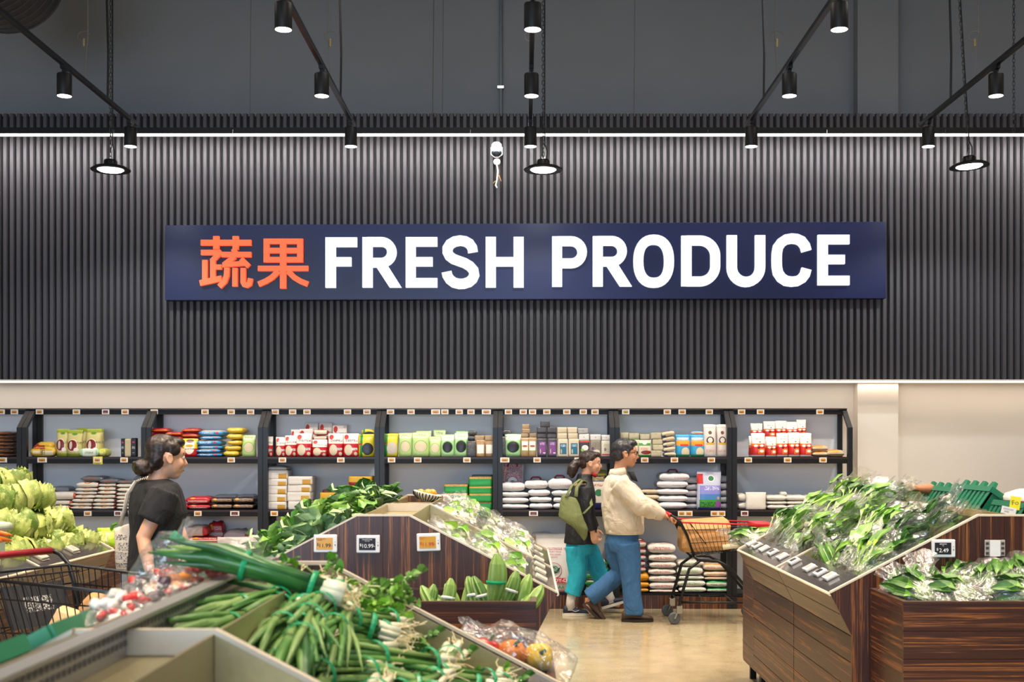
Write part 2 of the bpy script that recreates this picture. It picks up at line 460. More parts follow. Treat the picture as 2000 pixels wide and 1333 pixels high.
GLY = [
 ('o', [(cj(p), w_ / 4.444) for p, w_ in [([(373, 202), (809, 202)], 50), ([(506, 145), (506, 258)], 52), ([(674, 145), (674, 262)], 52), ([(375, 287), (545, 287)], 46), ([(540, 272), (527, 302), (478, 352)], 44), ([(478, 340), (478, 535)], 47), ([(478, 413), (555, 413)], 43), ([(409, 352), (409, 550)], 45), ([(366, 553), (554, 511)], 50), ([(655, 255), (682, 305)], 44), ([(552, 305), (810, 305)], 46), ([(668, 322), (578, 392)], 44), ([(562, 396), (765, 380)], 42), ([(722, 342), (790, 408)], 44), ([(601, 420), (598, 485), (580, 538), (534, 584)], 46), ([(670, 422), (670, 583)], 44), ([(741, 422), (741, 545), (752, 566), (775, 572), (795, 560), (804, 512)], 44)]]),
 ('o', [(cj(p), w_ / 4.444) for p, w_ in [([(942, 168), (942, 372)], 50), ([(1232, 168), (1232, 372)], 50), ([(917, 190), (1257, 190)], 45), ([(917, 270), (1257, 270)], 46), ([(917, 349), (1257, 349)], 47), ([(1086, 168), (1086, 600)], 54), ([(868, 425), (1303, 425)], 46), ([(1045, 448), (990, 503), (935, 537), (873, 563)], 48), ([(1127, 448), (1182, 503), (1238, 537), (1300, 562)], 48)]]),
 ('w', [([(646.6, 465), (646.6, 563)], 20), ([(637, 474.2), (698, 474.2)], 18.4), ([(637, 512.4), (687, 512.4)], 17.5)]),
 ('w', lt_R(0, 0)), ('w', lt_E(0, 0)),
 ('w', [([(924, 494), (922.5, 485), (917, 477), (909, 472.5), (899, 471), (888, 473), (879.5, 478), (874.5, 486), (874.5, 494), (878, 501), (886, 507), (897, 511), (908, 515), (918, 521), (925, 529), (926.5, 538), (923, 546), (916, 552), (906, 555.2), (897, 555.5), (887, 553), (879, 547), (874, 539), (872.6, 532)], 19.6)]),
 ('w', [([(958.7, 464), (958.7, 562.5)], 20), ([(1013, 464), (1013, 562.5)], 20), ([(955, 512.4), (1015, 512.4)], 18)]),
 ('w', [([(1088, 463), (1088, 561)], 19.6), ([(1088, 472.2)] + arc(1115.2, 493.8, 21.6, 21.6, 90, -90, 14) + [(1088, 515.4)], 18.8)]),
 ('w', lt_R(448.8, -2)),
 ('w', [(arc(1276.2, 511.3, 29.9, 42, 0, 350, 35, 0.85), 19.3, True)]),
 ('w', [([(1340, 461.7), (1340, 560)], 20), ([(1340, 470.9), (1362, 470.9)] + arc(1366, 500.9, 30.2, 30, 90, 0, 9) + arc(1366, 520.8, 30.2, 30, 0, -90, 9) + [(1340, 550.8)], 19)]),
 ('w', [([(1428.5, 460.7), (1428.5, 520)] + arc(1456, 523.5, 27.5, 28.2, 180, 360, 14) + [(1483.6, 520), (1483.6, 460.7)], 19.8)]),
 ('w', [([(1574, 491.6), (1571, 481), (1564, 472), (1555, 468), (1545, 467), (1534, 469), (1525, 475), (1518.5, 484), (1516.3, 496), (1516, 509), (1516.3, 522), (1518.5, 534), (1525, 543.5), (1534, 549.5), (1545, 551.2), (1556, 550), (1565, 545), (1571, 537), (1574, 526)], 19.5)]),
 ('w', lt_E(803, -4.5))]
for kind_, strokes in GLY:
    mb = MB()
    for si, st in enumerate(strokes):
        if st[0] == 'leg': mb.prism([pt(*q) for q in st[1]], 'y', -0.04, 0.0)
        else: ribbon(mb, st[0], st[1], SY, -0.04 - .0006 * si, 0.0, len(st) > 2)
    build('letter', mb, ORANGE if kind_ == 'o' else LETW, sg)

# --- track lamps
TRY = [10.5, 9.0, 7.58, 6.2, 4.8, 3.4, 2.0]
TZ = ZP(290, 10.5)               # lower rim of the spot cans
track_d = MB().box(-0.018, 0.018, -9.5, 0.12, 0, 0.034)
SPOTGLOW = glow('spot_glow', (1.0, 0.86, 0.70), 9)
can = MB().lathe([(0.052, 0), (0.054, 0.004), (0.054, 0.158), (0.050, 0.165), (0.0, 0.165)], 28, cap=False)
can_me = can.mesh('can', BLACKM, True)
lens_me = MB().lathe([(0.0, 0.004), (0.048, 0.004), (0.051, 0.0)], 28, cap=False).mesh('lens', SPOTGLOW)
stem_mb = MB().box(-0.012, 0.012, -0.02, 0.02, 0.16, 0.20).box(-0.016, 0.016, -0.045, 0.045, 0.195, 0.225)
stem_me = stem_mb.mesh('mount_arm', BLACKM2)
WIRE = plain('steel_wire', '#6b675f', 0.4, metal=0.6)
names = ['first', 'second', 'third', 'fourth', 'fifth']
ends = ['far end spot', 'second spot from the wall', 'third spot from the wall', 'fourth spot from the wall', 'fifth spot from the wall', 'sixth spot from the wall', 'nearest spot']
for k, px in enumerate((262, 688, 1036, 1462, 1804)):
    X = XP(px, 10.55)
    tr = empty('lighting_track', (X, 10.5, TZ + 0.222), label=f'black ceiling lighting track, {names[k]} of five counted from the left', cat='lighting track', group='black lighting tracks')
    build('rail', track_d, BLACKM2, tr, bevel=0.003)
    build('end_cap', MB().box(-0.019, 0.019, 0.12, 0.14, -0.002, 0.036), CHROME, tr)
    # suspension wires and the supply cable
    wy = -1.15
    build('suspension_wire', MB().tube([(0, wy, 0.03), (-0.02 if k % 2 else 0.03, wy, 0.35), (0.02, wy, 3.0)], 0.0035, 5), WIRE, tr)
    build('wire_gripper', MB().tube([(0, wy, 0.28), (0, wy, 0.34)], 0.010, 8), plain('brass_gripper', '#8a7a55', 0.4, metal=0.5), tr)
    build('wire_loop', MB().tube([(0.05 * math.cos(a), wy, 0.36 + 0.04 * math.sin(a)) for a in [i * 0.7 for i in range(8)]], 0.003, 5), WIRE, tr)
    if k != 2:
        build('supply_cable', MB().tube([(0, -0.62, 0.03), (0.005, -0.62, 0.4), (-0.02, -0.62, 1.3), (0, -0.62, 3.0)], 0.009, 7), BLACKM2, tr)
    for i, y in enumerate(TRY):
        sp = empty('track_spotlight', (X + (0.0 if k == 2 else 0.004), y - 0.06, TZ), label=f'black cylinder {ends[i]} on the {names[k]} track from the left', cat='spotlight', group='track spotlights')
        link('can', can_me, sp); link('lens', lens_me, sp); link('mount_arm', stem_me, sp)
        L = light('SPOT', 'spot_beam', (X, y - 0.06, TZ - 0.01), 250 if y > 4 else 120, WARM, rot=(math.radians(6), 0, 0), spot_size=math.radians(86), spot_blend=0.7, shadow_soft_size=0.05)

# --- round high-bay lamps on chains
def chain(mb, x, y, z0, z1, m=0):
    z = z0; i = 0
    while z < z1:
        R = Matrix.Translation((x, y, z)) @ Matrix.Rotation(PI / 2 * (i % 2), 4, 'Z')
        mb.tube([(0.010, 0, 0.004), (0.010, 0, 0.036), (0, 0, 0.044), (-0.010, 0, 0.036), (-0.010, 0, 0.004), (0, 0, -0.004), (0.010, 0, 0.004)], 0.0032, 4, m, R, cap=False)
        z += 0.036; i += 1
for k, (px, py) in enumerate(((216, 329), (1061, 329), (1893, 322))):
    Y = 11.0; p = PX(px, py, Y)
    hb = empty('high_bay_lamp', p, label=f'round high-bay lamp glowing white on a chain, {["left", "middle", "right"][k]} of the three', cat='lamp', group='high bay lamps')
    hb.rotation_euler = (0, (0, 0, -0.06)[k], 0)
    build('shade', MB().lathe([(0.115, -0.012), (0.172, -0.022), (0.178, -0.012), (0.14, 0.012), (0.06, 0.022), (0.06, 0.02), (0.10, 0.0)], 36, cap=False), BLACKM, hb, smooth=True)
    build('driver_housing', MB().lathe([(0.06, 0.02), (0.062, 0.06), (0.055, 0.075), (0.03, 0.08), (0.0, 0.08)], 24, cap=False), BLACKM2, hb, smooth=True)
    build('lens', MB().lathe([(0.0, -0.026), (0.10, -0.024), (0.116, -0.014)], 36, cap=False), glow('bay_glow', (0.97, 1.0, 0.97), 22), hb)
    build('hook', MB().tube([(0.012 * math.cos(a), 0, 0.095 + 0.018 * math.sin(a)) for a in [i * PI / 5 for i in range(11)]], 0.004, 6), CHROME, hb)
    c = MB(); chain(c, 0, 0, 0.11, 3.2); build('chain', c, plain('dark_chain', '#3d4246', 0.3, metal=0.7), hb)
    build('power_cord', MB().tube([(0.03, 0, 0.07), (0.035, 0, 0.16), (0.015, 0.01, 0.22), (0.013, 0.012, 3.2)], 0.006, 6), BLACKM2, hb)
    light('SPOT', 'high_bay_beam', (p.x, p.y, p.z - 0.04), 110, (0.97, 1.0, 0.97), spot_size=math.radians(140), spot_blend=0.4, shadow_soft_size=0.11)
# chain hanging at the far right, thin plumb wires
c = MB(); chain(c, 0, 0, 0, 2.4)
build('hanging_chain', c, plain('dark_chain', '#3d4246', 0.3, metal=0.7), loc=(XP(1980, 11.3), 11.3, ZP(258, 11.3)), label='loose thin chain hanging down past the rightmost lighting track', cat='chain')
for k, (px, py, ln) in enumerate(((488, 248, 'thin plumb wire left of the second supply cable, above the slats'), (864, 222, 'thin plumb wire right of the looped wire in the middle'), (1238, 246, 'thin plumb wire right of the middle track'))):
    p = PX(px, py, 11.93)
    build('ceiling_wire', MB().tube([(0, 0, 0), (0.02, 0, 2.5)], 0.0022, 4), WIRE, loc=p, label=ln, cat='wire')
p = PX(845, 245, 11.93)
lw = empty('looped_wire', p, label='thin hanging wire ending in a curled loop above the slats', cat='wire')
build('strand', MB().tube([(0, 0, 0.03), (0.0, 0, 0.11), (0.025, 0, 2.6)], 0.003, 4), WIRE, lw)
build('loop', MB().tube([(0.018 + 0.02 * math.cos(a), 0, 0.10 + 0.02 * math.sin(a)) for a in [i * 0.65 for i in range(11)]] , 0.003, 4), WIRE, lw)

# --- emergency lamp with loose wires on the cladding
p = PX(970, 288, 12.16)
em = empty('emergency_lamp', p, label='white wall lamp head with loose wires dangling below on the slats', cat='lamp')
build('lamp_head', MB().lathe([(0.0, 0.055), (0.03, 0.05), (0.05, 0.03), (0.053, -0.03), (0.05, -0.045), (0.0, -0.045)], 24, cap=False), glow('emergency_glow', (1, 1, 0.97), 1.5), em, smooth=True)
build('collar', MB().lathe([(0.05, -0.045), (0.052, -0.06), (0.04, -0.085), (0.0, -0.09)], 24, cap=False), plain('dark_glass', '#1c2228', 0.1), em, smooth=True)
build('bracket', MB().tube([(0.055, 0, 0), (0.057, 0, -0.07), (0.02, 0, -0.1), (-0.02, 0, -0.1), (-0.057, 0, -0.07), (-0.055, 0, 0)], 0.005, 6), WHITEP, em)
build('base_plate', MB().lathe([(0.0, 0), (0.036, 0), (0.032, 0.02), (0.0, 0.022)], 20, cap=False), WHITEP, em, smooth=True, loc=(0.002, 0.03, -0.14), rot=(PI / 2, 0, 0))
build('wire', MB().tube([(0, 0.02, -0.17), (0.012, 0.01, -0.24), (0.004, 0.01, -0.32), (-0.01, 0.01, -0.38), (0.005, 0.015, -0.405)], 0.008, 6), WHITEP, em)
build('wire', MB().tube([(0.002, 0.02, -0.17), (-0.014, 0.02, -0.26), (-0.008, 0.02, -0.41)], 0.009, 6), BLACKM, em)
build('wire', MB().tube([(0, 0.01, -0.26), (0.028, 0, -0.29), (0.045, 0, -0.34)], 0.004, 5), plain('copper_wire', '#b5783c', 0.4), em)
build('wire', MB().tube([(0, 0.01, -0.33), (-0.022, 0, -0.345), (-0.036, 0, -0.362)], 0.004, 5), plain('yellow_wire', '#c8a23c', 0.4), em)

# --- spiral air duct, top left
dc = PX(20, -44, 10.6); R = 0.50
du = empty('air_duct', dc, label='large round dark spiral duct under the ceiling at upper left', cat='duct')
DUCT = plain('dark_duct', '#26272a', 0.5, metal=0.3)
build('duct_shell', MB().lathe([(R * 0.96, 0.0), (R, 0.02), (R, 6.0)], 48, cap=False).lathe([(0.0, 0.03), (R * 0.96, 0.03)], 48, cap=False), DUCT, du, smooth=False, rot=(PI / 2, 0, 0))
for i in range(60):
    z = 0.03 + i * 0.1
    build('rib', MB().lathe([(R, z), (R + 0.007, z + 0.005), (R + 0.007, z + 0.012), (R, z + 0.017)], 48, cap=False), DUCT, du, rot=(PI / 2, 0, 0))
build('duct_strap', MB().tube([(0.35, -0.6, 0.36), (0.35, -0.6, 1.9)], 0.004, 5), WIRE, du)
# ---------------------------------------------------------------- shelving along the back wall
YS = 12.0
DIV = [-188, 42, 285, 513, 741, 972, 1201, 1430, 1666]
BAYN = ['far left cut-off', 'first full', 'second full', 'third full', 'fourth full', 'fifth full', 'sixth full', 'seventh, rightmost']
Z1, Z2, Z0 = ZP(893, YS), ZP(996.5, YS), ZP(1160, YS)
ZTOP = 1.985
BACKP = plain('shelf_back_panel', '#e6e9ee', 0.6, var=0.02, scale=2)
SHELFTOP = plain('shelf_board_brown', '#2b1c18', 0.4, var=0.2)
POST = plain('shelf_post_black', '#0f1013', 0.4, var=0.2, scale=8)
def post_mb(x):
    p = MB().box(x, x + 0.047, YS, YS + 0.05, 0, 1.80)
    p.prism([(YS, 1.80), (YS + 0.05, 1.80), (YS + 0.275, ZTOP), (YS + 0.225, ZTOP)], 'x', x, x + 0.047)
    p.box(x, x + 0.047, YS + 0.225, YS + 0.40, ZTOP - 0.045, ZTOP)
    return p
for i in range(8):
    a, b = XP(DIV[i], YS), XP(DIV[i + 1], YS)
    bay = empty('shelf_bay', ((a + b) / 2, YS, 0), label=f'black metal shelving bay with two shelves, {BAYN[i]} bay along the wall', cat='shelf', group='wall shelving bays')
    c = (a + b) / 2; a -= c; b -= c
    off = Matrix.Translation((0, -YS, 0))
    def bb(name, mb, mats, **kw):
        for j, p in enumerate(mb.v): mb.v[j] = off @ p
        return build(name, mb, mats, bay, **kw)
    bb('upright_post', post_mb(a + 0.002), POST); bb('upright_post', post_mb(b - 0.049), POST)
    for x in (a + 0.002, b - 0.049):
        bb('rear_post', MB().box(x, x + 0.047, YS + 0.385, YS + 0.425, 0, ZTOP - 0.045), POST)
    bb('header_rail', MB().box(a + 0.049, b - 0.049, YS + 0.228, YS + 0.262, ZTOP - 0.048, ZTOP - 0.004), BLACKM)
    bb('top_board', MB().box(a + 0.002, b - 0.002, YS + 0.21, YS + 0.40, ZTOP, ZTOP + 0.012), SHELFTOP)
    for z in (Z1, Z2):
        sh = bb('shelf_board', MB().box(a + 0.049, b - 0.049, YS + 0.0, YS + 0.42, z - 0.022, z), SHELFTOP)
        build('front_lip', MB().box(a + 0.049, b - 0.049, 0.002, 0.02, z - 0.066, z - 0.014), BLACKM, sh)
    bb('deck', MB().box(a + 0.049, b - 0.049, YS + 0.004, YS + 0.42, Z0 - 0.015, Z0), BLACKM)
    bb('plinth', MB().box(a + 0.002, b - 0.002, YS + 0.006, YS + 0.03, 0, Z0 - 0.016), WOODZ)
    bb('back_panel', MB().box(a + 0.03, b - 0.03, YS + 0.425, YS + 0.44, 0.1, ZTOP - 0.03), BACKP)

# --- small electronic price tags
def tagmat(nm, c, ink): return printed(nm, c, [('t', .12, .15, .9, .5, ink), ('r', .2, .2, .7, .42, ink)], 0.3, crinkle=0)
TAGO, TAGR, TAGY = tagmat('tag_orange', '#cf8f2c', '#5a3a10'), tagmat('tag_red', '#5f1420', '#a06a70'), tagmat('tag_olive', '#b9a53c', '#6b5a18')
tag_cache = {}
def price_tag(px, py, Y, wpx=14, hpx=9.4, m=TAGO, label='', parent=None):
    k = (wpx, m.name)
    wd, h = wpx * Y / FPX, hpx * Y / FPX
    if k not in tag_cache:
        tag_cache[k] = (MB().cbox((0, 0, 0), (wd, 0.012, h)).mesh('frame', WHITEP), MB().cbox((0, -0.0065, 0), (wd * 0.70, 0.003, h * 0.60)).mesh('screen', m))
    o = empty('price_tag', (XP(px, Y), Y - 0.008, ZP(py, Y)), label=label, cat='price tag', group='shelf price tags')
    link('frame', tag_cache[k][0], o); link('screen', tag_cache[k][1], o)
    return o
ORD = ['first', 'second', 'third', 'fourth', 'fifth', 'sixth', 'seventh', 'eighth', 'ninth', 'tenth']
RAILS = {'top rail': (805, YS + 0.222, {0: [3, 29], 1: [78, 150, (207, 'r'), 245], 2: [302, 401, 452, 490], 3: [538, 572, 600, 679, 717], 4: [763, 803, (851, 'w'), 869, 897, 920, (950, 'w')], 5: [993, 1022, 1040, 1068, 1107, 1139, 1162], 6: [(1222, 'y'), 1303, 1332, 1385], 7: [1448, 1485, 1601]}),
         'upper shelf edge': (899, YS, {0: [(5, 'w')], 1: [(83, 'w'), 191, 243], 2: [452], 3: [552, 666], 4: [765, 816, 912], 5: [(986, 'w'), 1049, 1129], 6: [1259, 1317, 1389], 7: [1461, 1538, 1607]}),
         'lower shelf edge': (1003.5, YS, {1: [121, 172, (231, 'r')], 2: [387, (459, 'rw')], 3: [536, 645], 5: [(1042, 'rw')], 6: [1331, 1345, 1395, 1409], 7: [(1454, 'r'), (1542, 'r')]})}
BSH = ['cut-off left', 'first full', 'second', 'third', 'fourth', 'fifth', 'sixth', 'rightmost']
for rn, (py, Y, tab) in RAILS.items():
    for bi, lst in tab.items():
        for j, e in enumerate(lst):
            px, fl_ = e if isinstance(e, tuple) else (e, '')
            m = TAGR if 'r' in fl_ else (TAGY if 'y' in fl_ else TAGO)
            wh = {'r': 'dark red', 'y': 'olive'}.get(next((c for c in fl_ if c in 'ry'), ''), 'orange')
            price_tag(px, py, Y, 17.5 if 'w' in fl_ else 14, 9.4, m, f'{wh} price tag, {ORD[j]} from left on {rn}, {BSH[bi]} bay')
yl = empty('promotion_card', (XP(191, YS) , YS - 0.002, ZP(900, YS)), label='yellow promotion card behind a price tag on the first full bay', cat='card')
build('card', MB().cbox((0, 0.001, 0), (18.5 * YS / FPX, 0.002, 15.5 * YS / FPX)), printed('promo_yellow', '#e3cf1f', [('t', .3, .86, .7, .97, '#3b3510'), ('t', .3, .04, .7, .14, '#3b3510')], crinkle=0), yl)

# ---------------------------------------------------------------- bags and packets
def nz3(p, s, k): return noise.noise(Vector((p[0] * s + k, p[1] * s + k * 1.7, p[2] * s - k)))
def pillow_mb(w_, d, h, seed=0, nx=10, ny=10, wr=0.012, full=0.33, crimp=True):
    "a soft sealed bag lying flat: x = length between the crimped ends, base at z = 0"
    mb = MB(); V = []; idx = {}
    for side in (1, -1):
        for i in range(nx + 1):
            for j in range(ny + 1):
                u = math.sin(PI / 2 * (-1 + 2 * i / nx)); v = math.sin(PI / 2 * (-1 + 2 * j / ny))
                edge = i in (0, nx) or j in (0, ny)
                if edge and side == -1: idx[(side, i, j)] = idx[(1, i, j)]; continue
                pr = max(0.0, (1 - abs(u) ** 4) * (1 - abs(v) ** 6)) ** full
                z = h * (0.5 + side * 0.5 * pr)
                x = u * w_ / 2 * (1 - 0.05 * (1 - abs(v)) * abs(u)); y = v * d / 2 * (1 - 0.03 * (1 - abs(u)))
                k = wr * h / 0.07 * pr
                z += k * nz3((x, y, side), 22, seed) * (1 if side == 1 else 0.3)
                x += wr * 0.5 * nz3((x, y, side), 14, seed + 9); y += wr * 0.6 * nz3((y, x, side), 16, seed + 4)
                if i in (0, nx) and crimp: z += h * 0.10 * nz3((x, y * 3, 0), 12, seed) 
                idx[(side, i, j)] = len(V); V.append((x, y, max(z, 0.0)))
    F = []
    for side in (1, -1):
        for i in range(nx):
            for j in range(ny):
                q = (idx[(side, i, j)], idx[(side, i + 1, j)], idx[(side, i + 1, j + 1)], idx[(side, i, j + 1)])
                F.append(q if side == 1 else q[::-1])
    return mb.add(V, F)
def pouch_mb(w_, h, d, seed=0, fat=1.0, wr=0.006, n=18, top=0.86, lean=0.0):
    "a filled bag standing upright with a flat sealed top; base at z = 0, front towards -y"
    prof = [(0.0, 0.72, 0.94), (0.04, 0.88, 0.98), (0.16, 1.0, 1.0), (0.32, 1.0, 0.99), (0.48, 0.92, 0.98), (0.62, 0.78, 0.975), (0.74, 0.55, 0.98), (top, 0.18, 1.0), (top + 0.05, 0.05, 1.0), (1.0, 0.035, 1.0)]
    vs = []; fs = []
    for i, (t, dd, ww) in enumerate(prof):
        for j in range(n):
            a = 2 * PI * j / n; c_, s_ = math.cos(a), math.sin(a)
            e = 0.62
            x = math.copysign(abs(c_) ** e, c_) * w_ / 2 * ww; y = math.copysign(abs(s_) ** (0.9), s_) * d / 2 * dd * fat
            z = t * h
            k = wr * (0.3 + dd)
            x += 0.5 * k * nz3((x, y, z), 25, seed); y += k * nz3((x, y, z), 30, seed + 3) + lean * t
            if i == len(prof) - 1: z += h * 0.02 * nz3((x * 3, 0, 0), 10, seed)
            vs.append((x, y, z))
    k = len(prof)
    for i in range(k - 1):
        for j in range(n): fs.append((i * n + j, i * n + (j + 1) % n, (i + 1) * n + (j + 1) % n, (i + 1) * n + j))
    fs.append(tuple(range(n - 1, -1, -1))); fs.append(tuple(range((k - 1) * n, k * n)))
    return MB().add(vs, fs)
def brick_mb(w_, h, d, seed=0, e=0.22, wr=0.004, n=24):
    "a vacuum brick or paper carton with soft edges and folded ends"
    prof = [(0.0, 0.86), (0.015, 0.95), (0.07, 1.0), (0.3, 1.0), (0.5, 1.0), (0.7, 1.0), (0.93, 1.0), (0.985, 0.95), (1.0, 0.86)]
    vs = []; fs = []
    for t, q in prof:
        for j in range(n):
            a = 2 * PI * (j + 0.5) / n; c_, s_ = math.cos(a), math.sin(a)
            x = math.copysign(abs(c_) ** e, c_) * w_ / 2; y = math.copysign(abs(s_) ** e, s_) * d / 2
            m_ = max(abs(x) / (w_ / 2), abs(y) / (d / 2)); x /= m_ ** 0.6; y /= m_ ** 0.6
            x = max(-w_ / 2, min(w_ / 2, x)); y = max(-d / 2, min(d / 2, y))
            sh = 1 - (1 - q) * min(1, 0.03 / max(w_, d) * 3)
            x *= sh; y *= sh; z = t * h
            x += wr * nz3((x, y, z), 30, seed); y += wr * nz3((y, x, z), 30, seed + 5); z += wr * 0.6 * nz3((x, z, y), 25, seed + 2) if 0 < t < 1 else 0
            vs.append((x, y, z))
    k = len(prof)
    for i in range(k - 1):
        for j in range(n): fs.append((i * n + j, i * n + (j + 1) % n, (i + 1) * n + (j + 1) % n, (i + 1) * n + j))
    fs.append(tuple(range(n - 1, -1, -1))); fs.append(tuple(range((k - 1) * n, k * n)))
    return MB().add(vs, fs)
ITEM_ME = {}
def item_mesh(kind, w_, h, d, mat, seed):
    k = (kind, round(w_, 2), round(h, 2), round(d, 2), mat.name, seed % 3)
    if k not in ITEM_ME:
        w_, h, d = max(0.02, w_), max(0.02, h), max(0.02, d)
        mb = {'pillow': lambda: pillow_mb(w_, d, h, seed % 3 * 5.3), 'pouch': lambda: pouch_mb(w_, h, d, seed % 3 * 3.1), 'brick': lambda: brick_mb(w_, h, d, seed % 3 * 2.7),
              'carton': lambda: brick_mb(w_, h, d, seed % 3 * 2.7, e=0.12, wr=0.0015)}[kind]()
        ITEM_ME[k] = mb.mesh({'pillow': 'soft_bag', 'pouch': 'pouch', 'brick': 'packet', 'carton': 'carton'}[kind], mat, kind != 'carton')
    return ITEM_ME[k]
seedc = [0]
def item(kind, x0, x1, y0, y1, mat, label, name=None, cat='bag', d=None, yf=12.035, rz=0.0, ry=0.0, rx=0.0, group=None, base=None):
    "a packet whose front face fills the given pixel box at depth yf"
    seedc[0] += 1
    w_ = (x1 - x0) * yf / FPX; zt = ZP(y0, yf); zb = ZP(y1, yf) if base is None else base
    for zs in (Z0, Z1, Z2):
        if abs(zb - zs) < 0.022: zb = zs + 0.001
    h = zt - zb
    if any(x0 < dv + 10.5 and x1 > dv - 10.5 for dv in DIV): yf = max(yf, 12.056)
    if d is None: d = {'pillow': 0.26, 'pouch': 0.09, 'brick': 0.12, 'carton': 0.08}[kind]
    me = item_mesh(kind, w_, h, d, mat, seedc[0])
    nm = name or {'pillow': 'rice_bag', 'pouch': 'food_pouch', 'brick': 'vacuum_pack', 'carton': 'food_carton'}[kind]
    o = link(nm, me, None, loc=(XP((x0 + x1) / 2, yf), yf + d / 2, zb), rot=(rx, ry, rz), label=label, cat=cat, group=group)
    bw = max(v.co.x for v in me.vertices) * 2; bh = max(v.co.z for v in me.vertices)
    o.scale = (w_ / bw, 1, h / bh)
    return o
def stack(kind, cols, mat, noun, where, name=None, cat='bag', d=None, yf=12.035, group=None, jit=0.012):
    "cols = [(x0, x1, top, bottom), ...] from the top down"
    n = len(cols)
    for i, (x0, x1, y0, y1) in enumerate(cols):
        o_ = 'top' if i == 0 else ('bottom' if i == n - 1 else ORD[i])
        lab = f'{o_} {noun} {"of" if o_ in ("top", "bottom") else "down in"} {where}'
        item(kind, x0, x1, y0, y1, mat, lab, name, cat, d, yf + rnd.uniform(0, jit), rnd.uniform(-0.02, 0.02), group=group or where)
def even(x0, x1, y0, y1, n, dx=0):
    h = (y1 - y0) / n
    return [(x0 + dx * i, x1 + dx * i, y0 + h * i, y0 + h * (i + 1)) for i in range(n)]

P_ = printed
mBROWN = P_('brown_film', '#4b3226', [('r', .2, .2, .8, .75, '#6d4028'), ('r', .25, .55, .6, .72, '#c3702a')])
mYNOOD = P_('yellow_noodle_film', '#e0b53a', [('r', .1, .3, .45, .62, '#f2dfae'), ('r', .5, .15, .93, .6, '#efe2c0'), ('r', .05, .78, .6, .9, '#b3302a'), ('t', .4, .2, .6, .9, '#2d2014')], axes='xz')
mCREAM = P_('olive_cream_film', '#cfc480', [('r', 0, .86, 1, 1.1, '#9aa53a'), ('r', 0, 0, 1, .12, '#9aa53a'), ('e', .42, .42, .36, .235, '#ead9b8'), ('e', .40, .42, .32, .2, '#7d1a1c'), ('e', .32, .42, .1, .15, '#d8c9bd'), ('e', .68, .26, .16, .07, '#f1e6d8'), ('e', .5, .84, .18, .045, '#5a8a2e'), ('t', .62, .46, .98, .55, '#3d2a20')], crinkle=.25)
mMINT = P_('mint_white_film', '#e6efe2', [('r', 0, 0, .18, 1, '#a9c99a'), ('r', .82, 0, 1, 1, '#a9c99a'), ('t', .3, .35, .7, .6, '#4a7a3c')])
mLIMEF = P_('lime_film', '#c9cc55', [('r', .2, .2, .7, .6, '#e3df93')])
mBLKBOX = P_('black_box_print', '#17191f', [('e', .5, .78, .3, .05, '#b02050'), ('t', .2, .42, .85, .56, '#d8d8d8'), ('r', .3, .2, .7, .23, '#9a9a9a')], crinkle=0)
mGRAIN = P_('pale_grain', '#cdbf9c', [('t', .0, .0, 1, 1, '#b7a57d')], crinkle=.1)
mREDY = P_('red_yellow_film', '#b3151e', [('r', 0, .42, 1, .52, '#d9a91f'), ('r', .3, .8, .7, .95, '#7a0f14')])
mREDP = P_('red_yellow_pouch', '#c21a22', [('r', 0, .45, 1, 1.1, '#e6c81e'), ('e', .5, .55, .32, .42, '#efe7d2'), ('e', .5, .60, .24, .07, '#e39a2a'), ('e', .5, .86, .24, .1, '#6e3a24'), ('t', .2, .38, .8, .46, '#333')])
mBLUE = P_('blue_film', '#2f8fd0', [('r', .0, .75, 1, 1.1, '#c9b9a5'), ('t', .12, .3, .6, .62, '#e8f2fa'), ('e', .74, .5, .06, .18, '#d2353b')])
mYEL = P_('yellow_gold_film', '#d9b51c', [('t', .2, .4, .75, .65, '#f3e9a8'), ('r', .0, .9, 1, 1.1, '#c09a14')], crinkle=.6)
mGRNP = P_('pale_green_pouch', '#b5d68a', [('r', 0, .78, 1, .95, '#d3e6b0'), ('e', .52, .43, .38, .25, '#7fae55'), ('e', .52, .42, .34, .225, '#cfc4a4'), ('t', .2, .82, .8, .92, '#4a7d36')])
mGRNB = P_('green_black_pouch', '#a9d79a', [('r', 0, .74, 1, .95, '#d5ead0'), ('e', .5, .44, .4, .27, '#5fa35a'), ('e', .5, .43, .36, .245, '#1f2024'), ('t', .2, .80, .8, .9, '#3a7d4a')])
mREDBAG = P_('red_rice_film', '#c4202e', [('r', .1, .2, .9, .45, '#e9d7d2'), ('t', .1, .2, .9, .45, '#c4202e'), ('e', .3, .72, .1, .1, '#e0a02c')])
mDKB = P_('dark_bean_film', '#2f1f1b', [('t', .05, .3, .95, .75, '#b99a7c'), ('e', .2, .66, .09, .16, '#e0902a'), ('r', .35, .42, .75, .52, '#8d8078')])
mRDW = P_('red_white_pouch', '#c01c28', [('r', 0, .56, 1, 1.1, '#ece5df'), ('e', .22, .84, .14, .1, '#c8342c'), ('t', .18, .64, .95, .74, '#2a2a2a'), ('e', .36, .29, .26, .235, '#ddd0b4'), ('e', .82, .13, .1, .08, '#ddd0b4'), ('r', .58, .28, .92, .38, '#e9e6e2'), ('t', .6, .29, .9, .37, '#555')])
mRDF = P_('red_frame_pack', '#b51a26', [('r', .08, .2, .92, .85, '#e5d9c2')])
mYG = P_('yellow_green_rice', '#d9cf2a', [('r', .15, 0, .32, 1, '#1f8a40'), ('e', .62, .36, .34, .27, '#c9beb0'), ('r', .05, .52, .3, .58, '#c2383a'), ('r', .0, .0, 1, .05, '#c9a21c')])
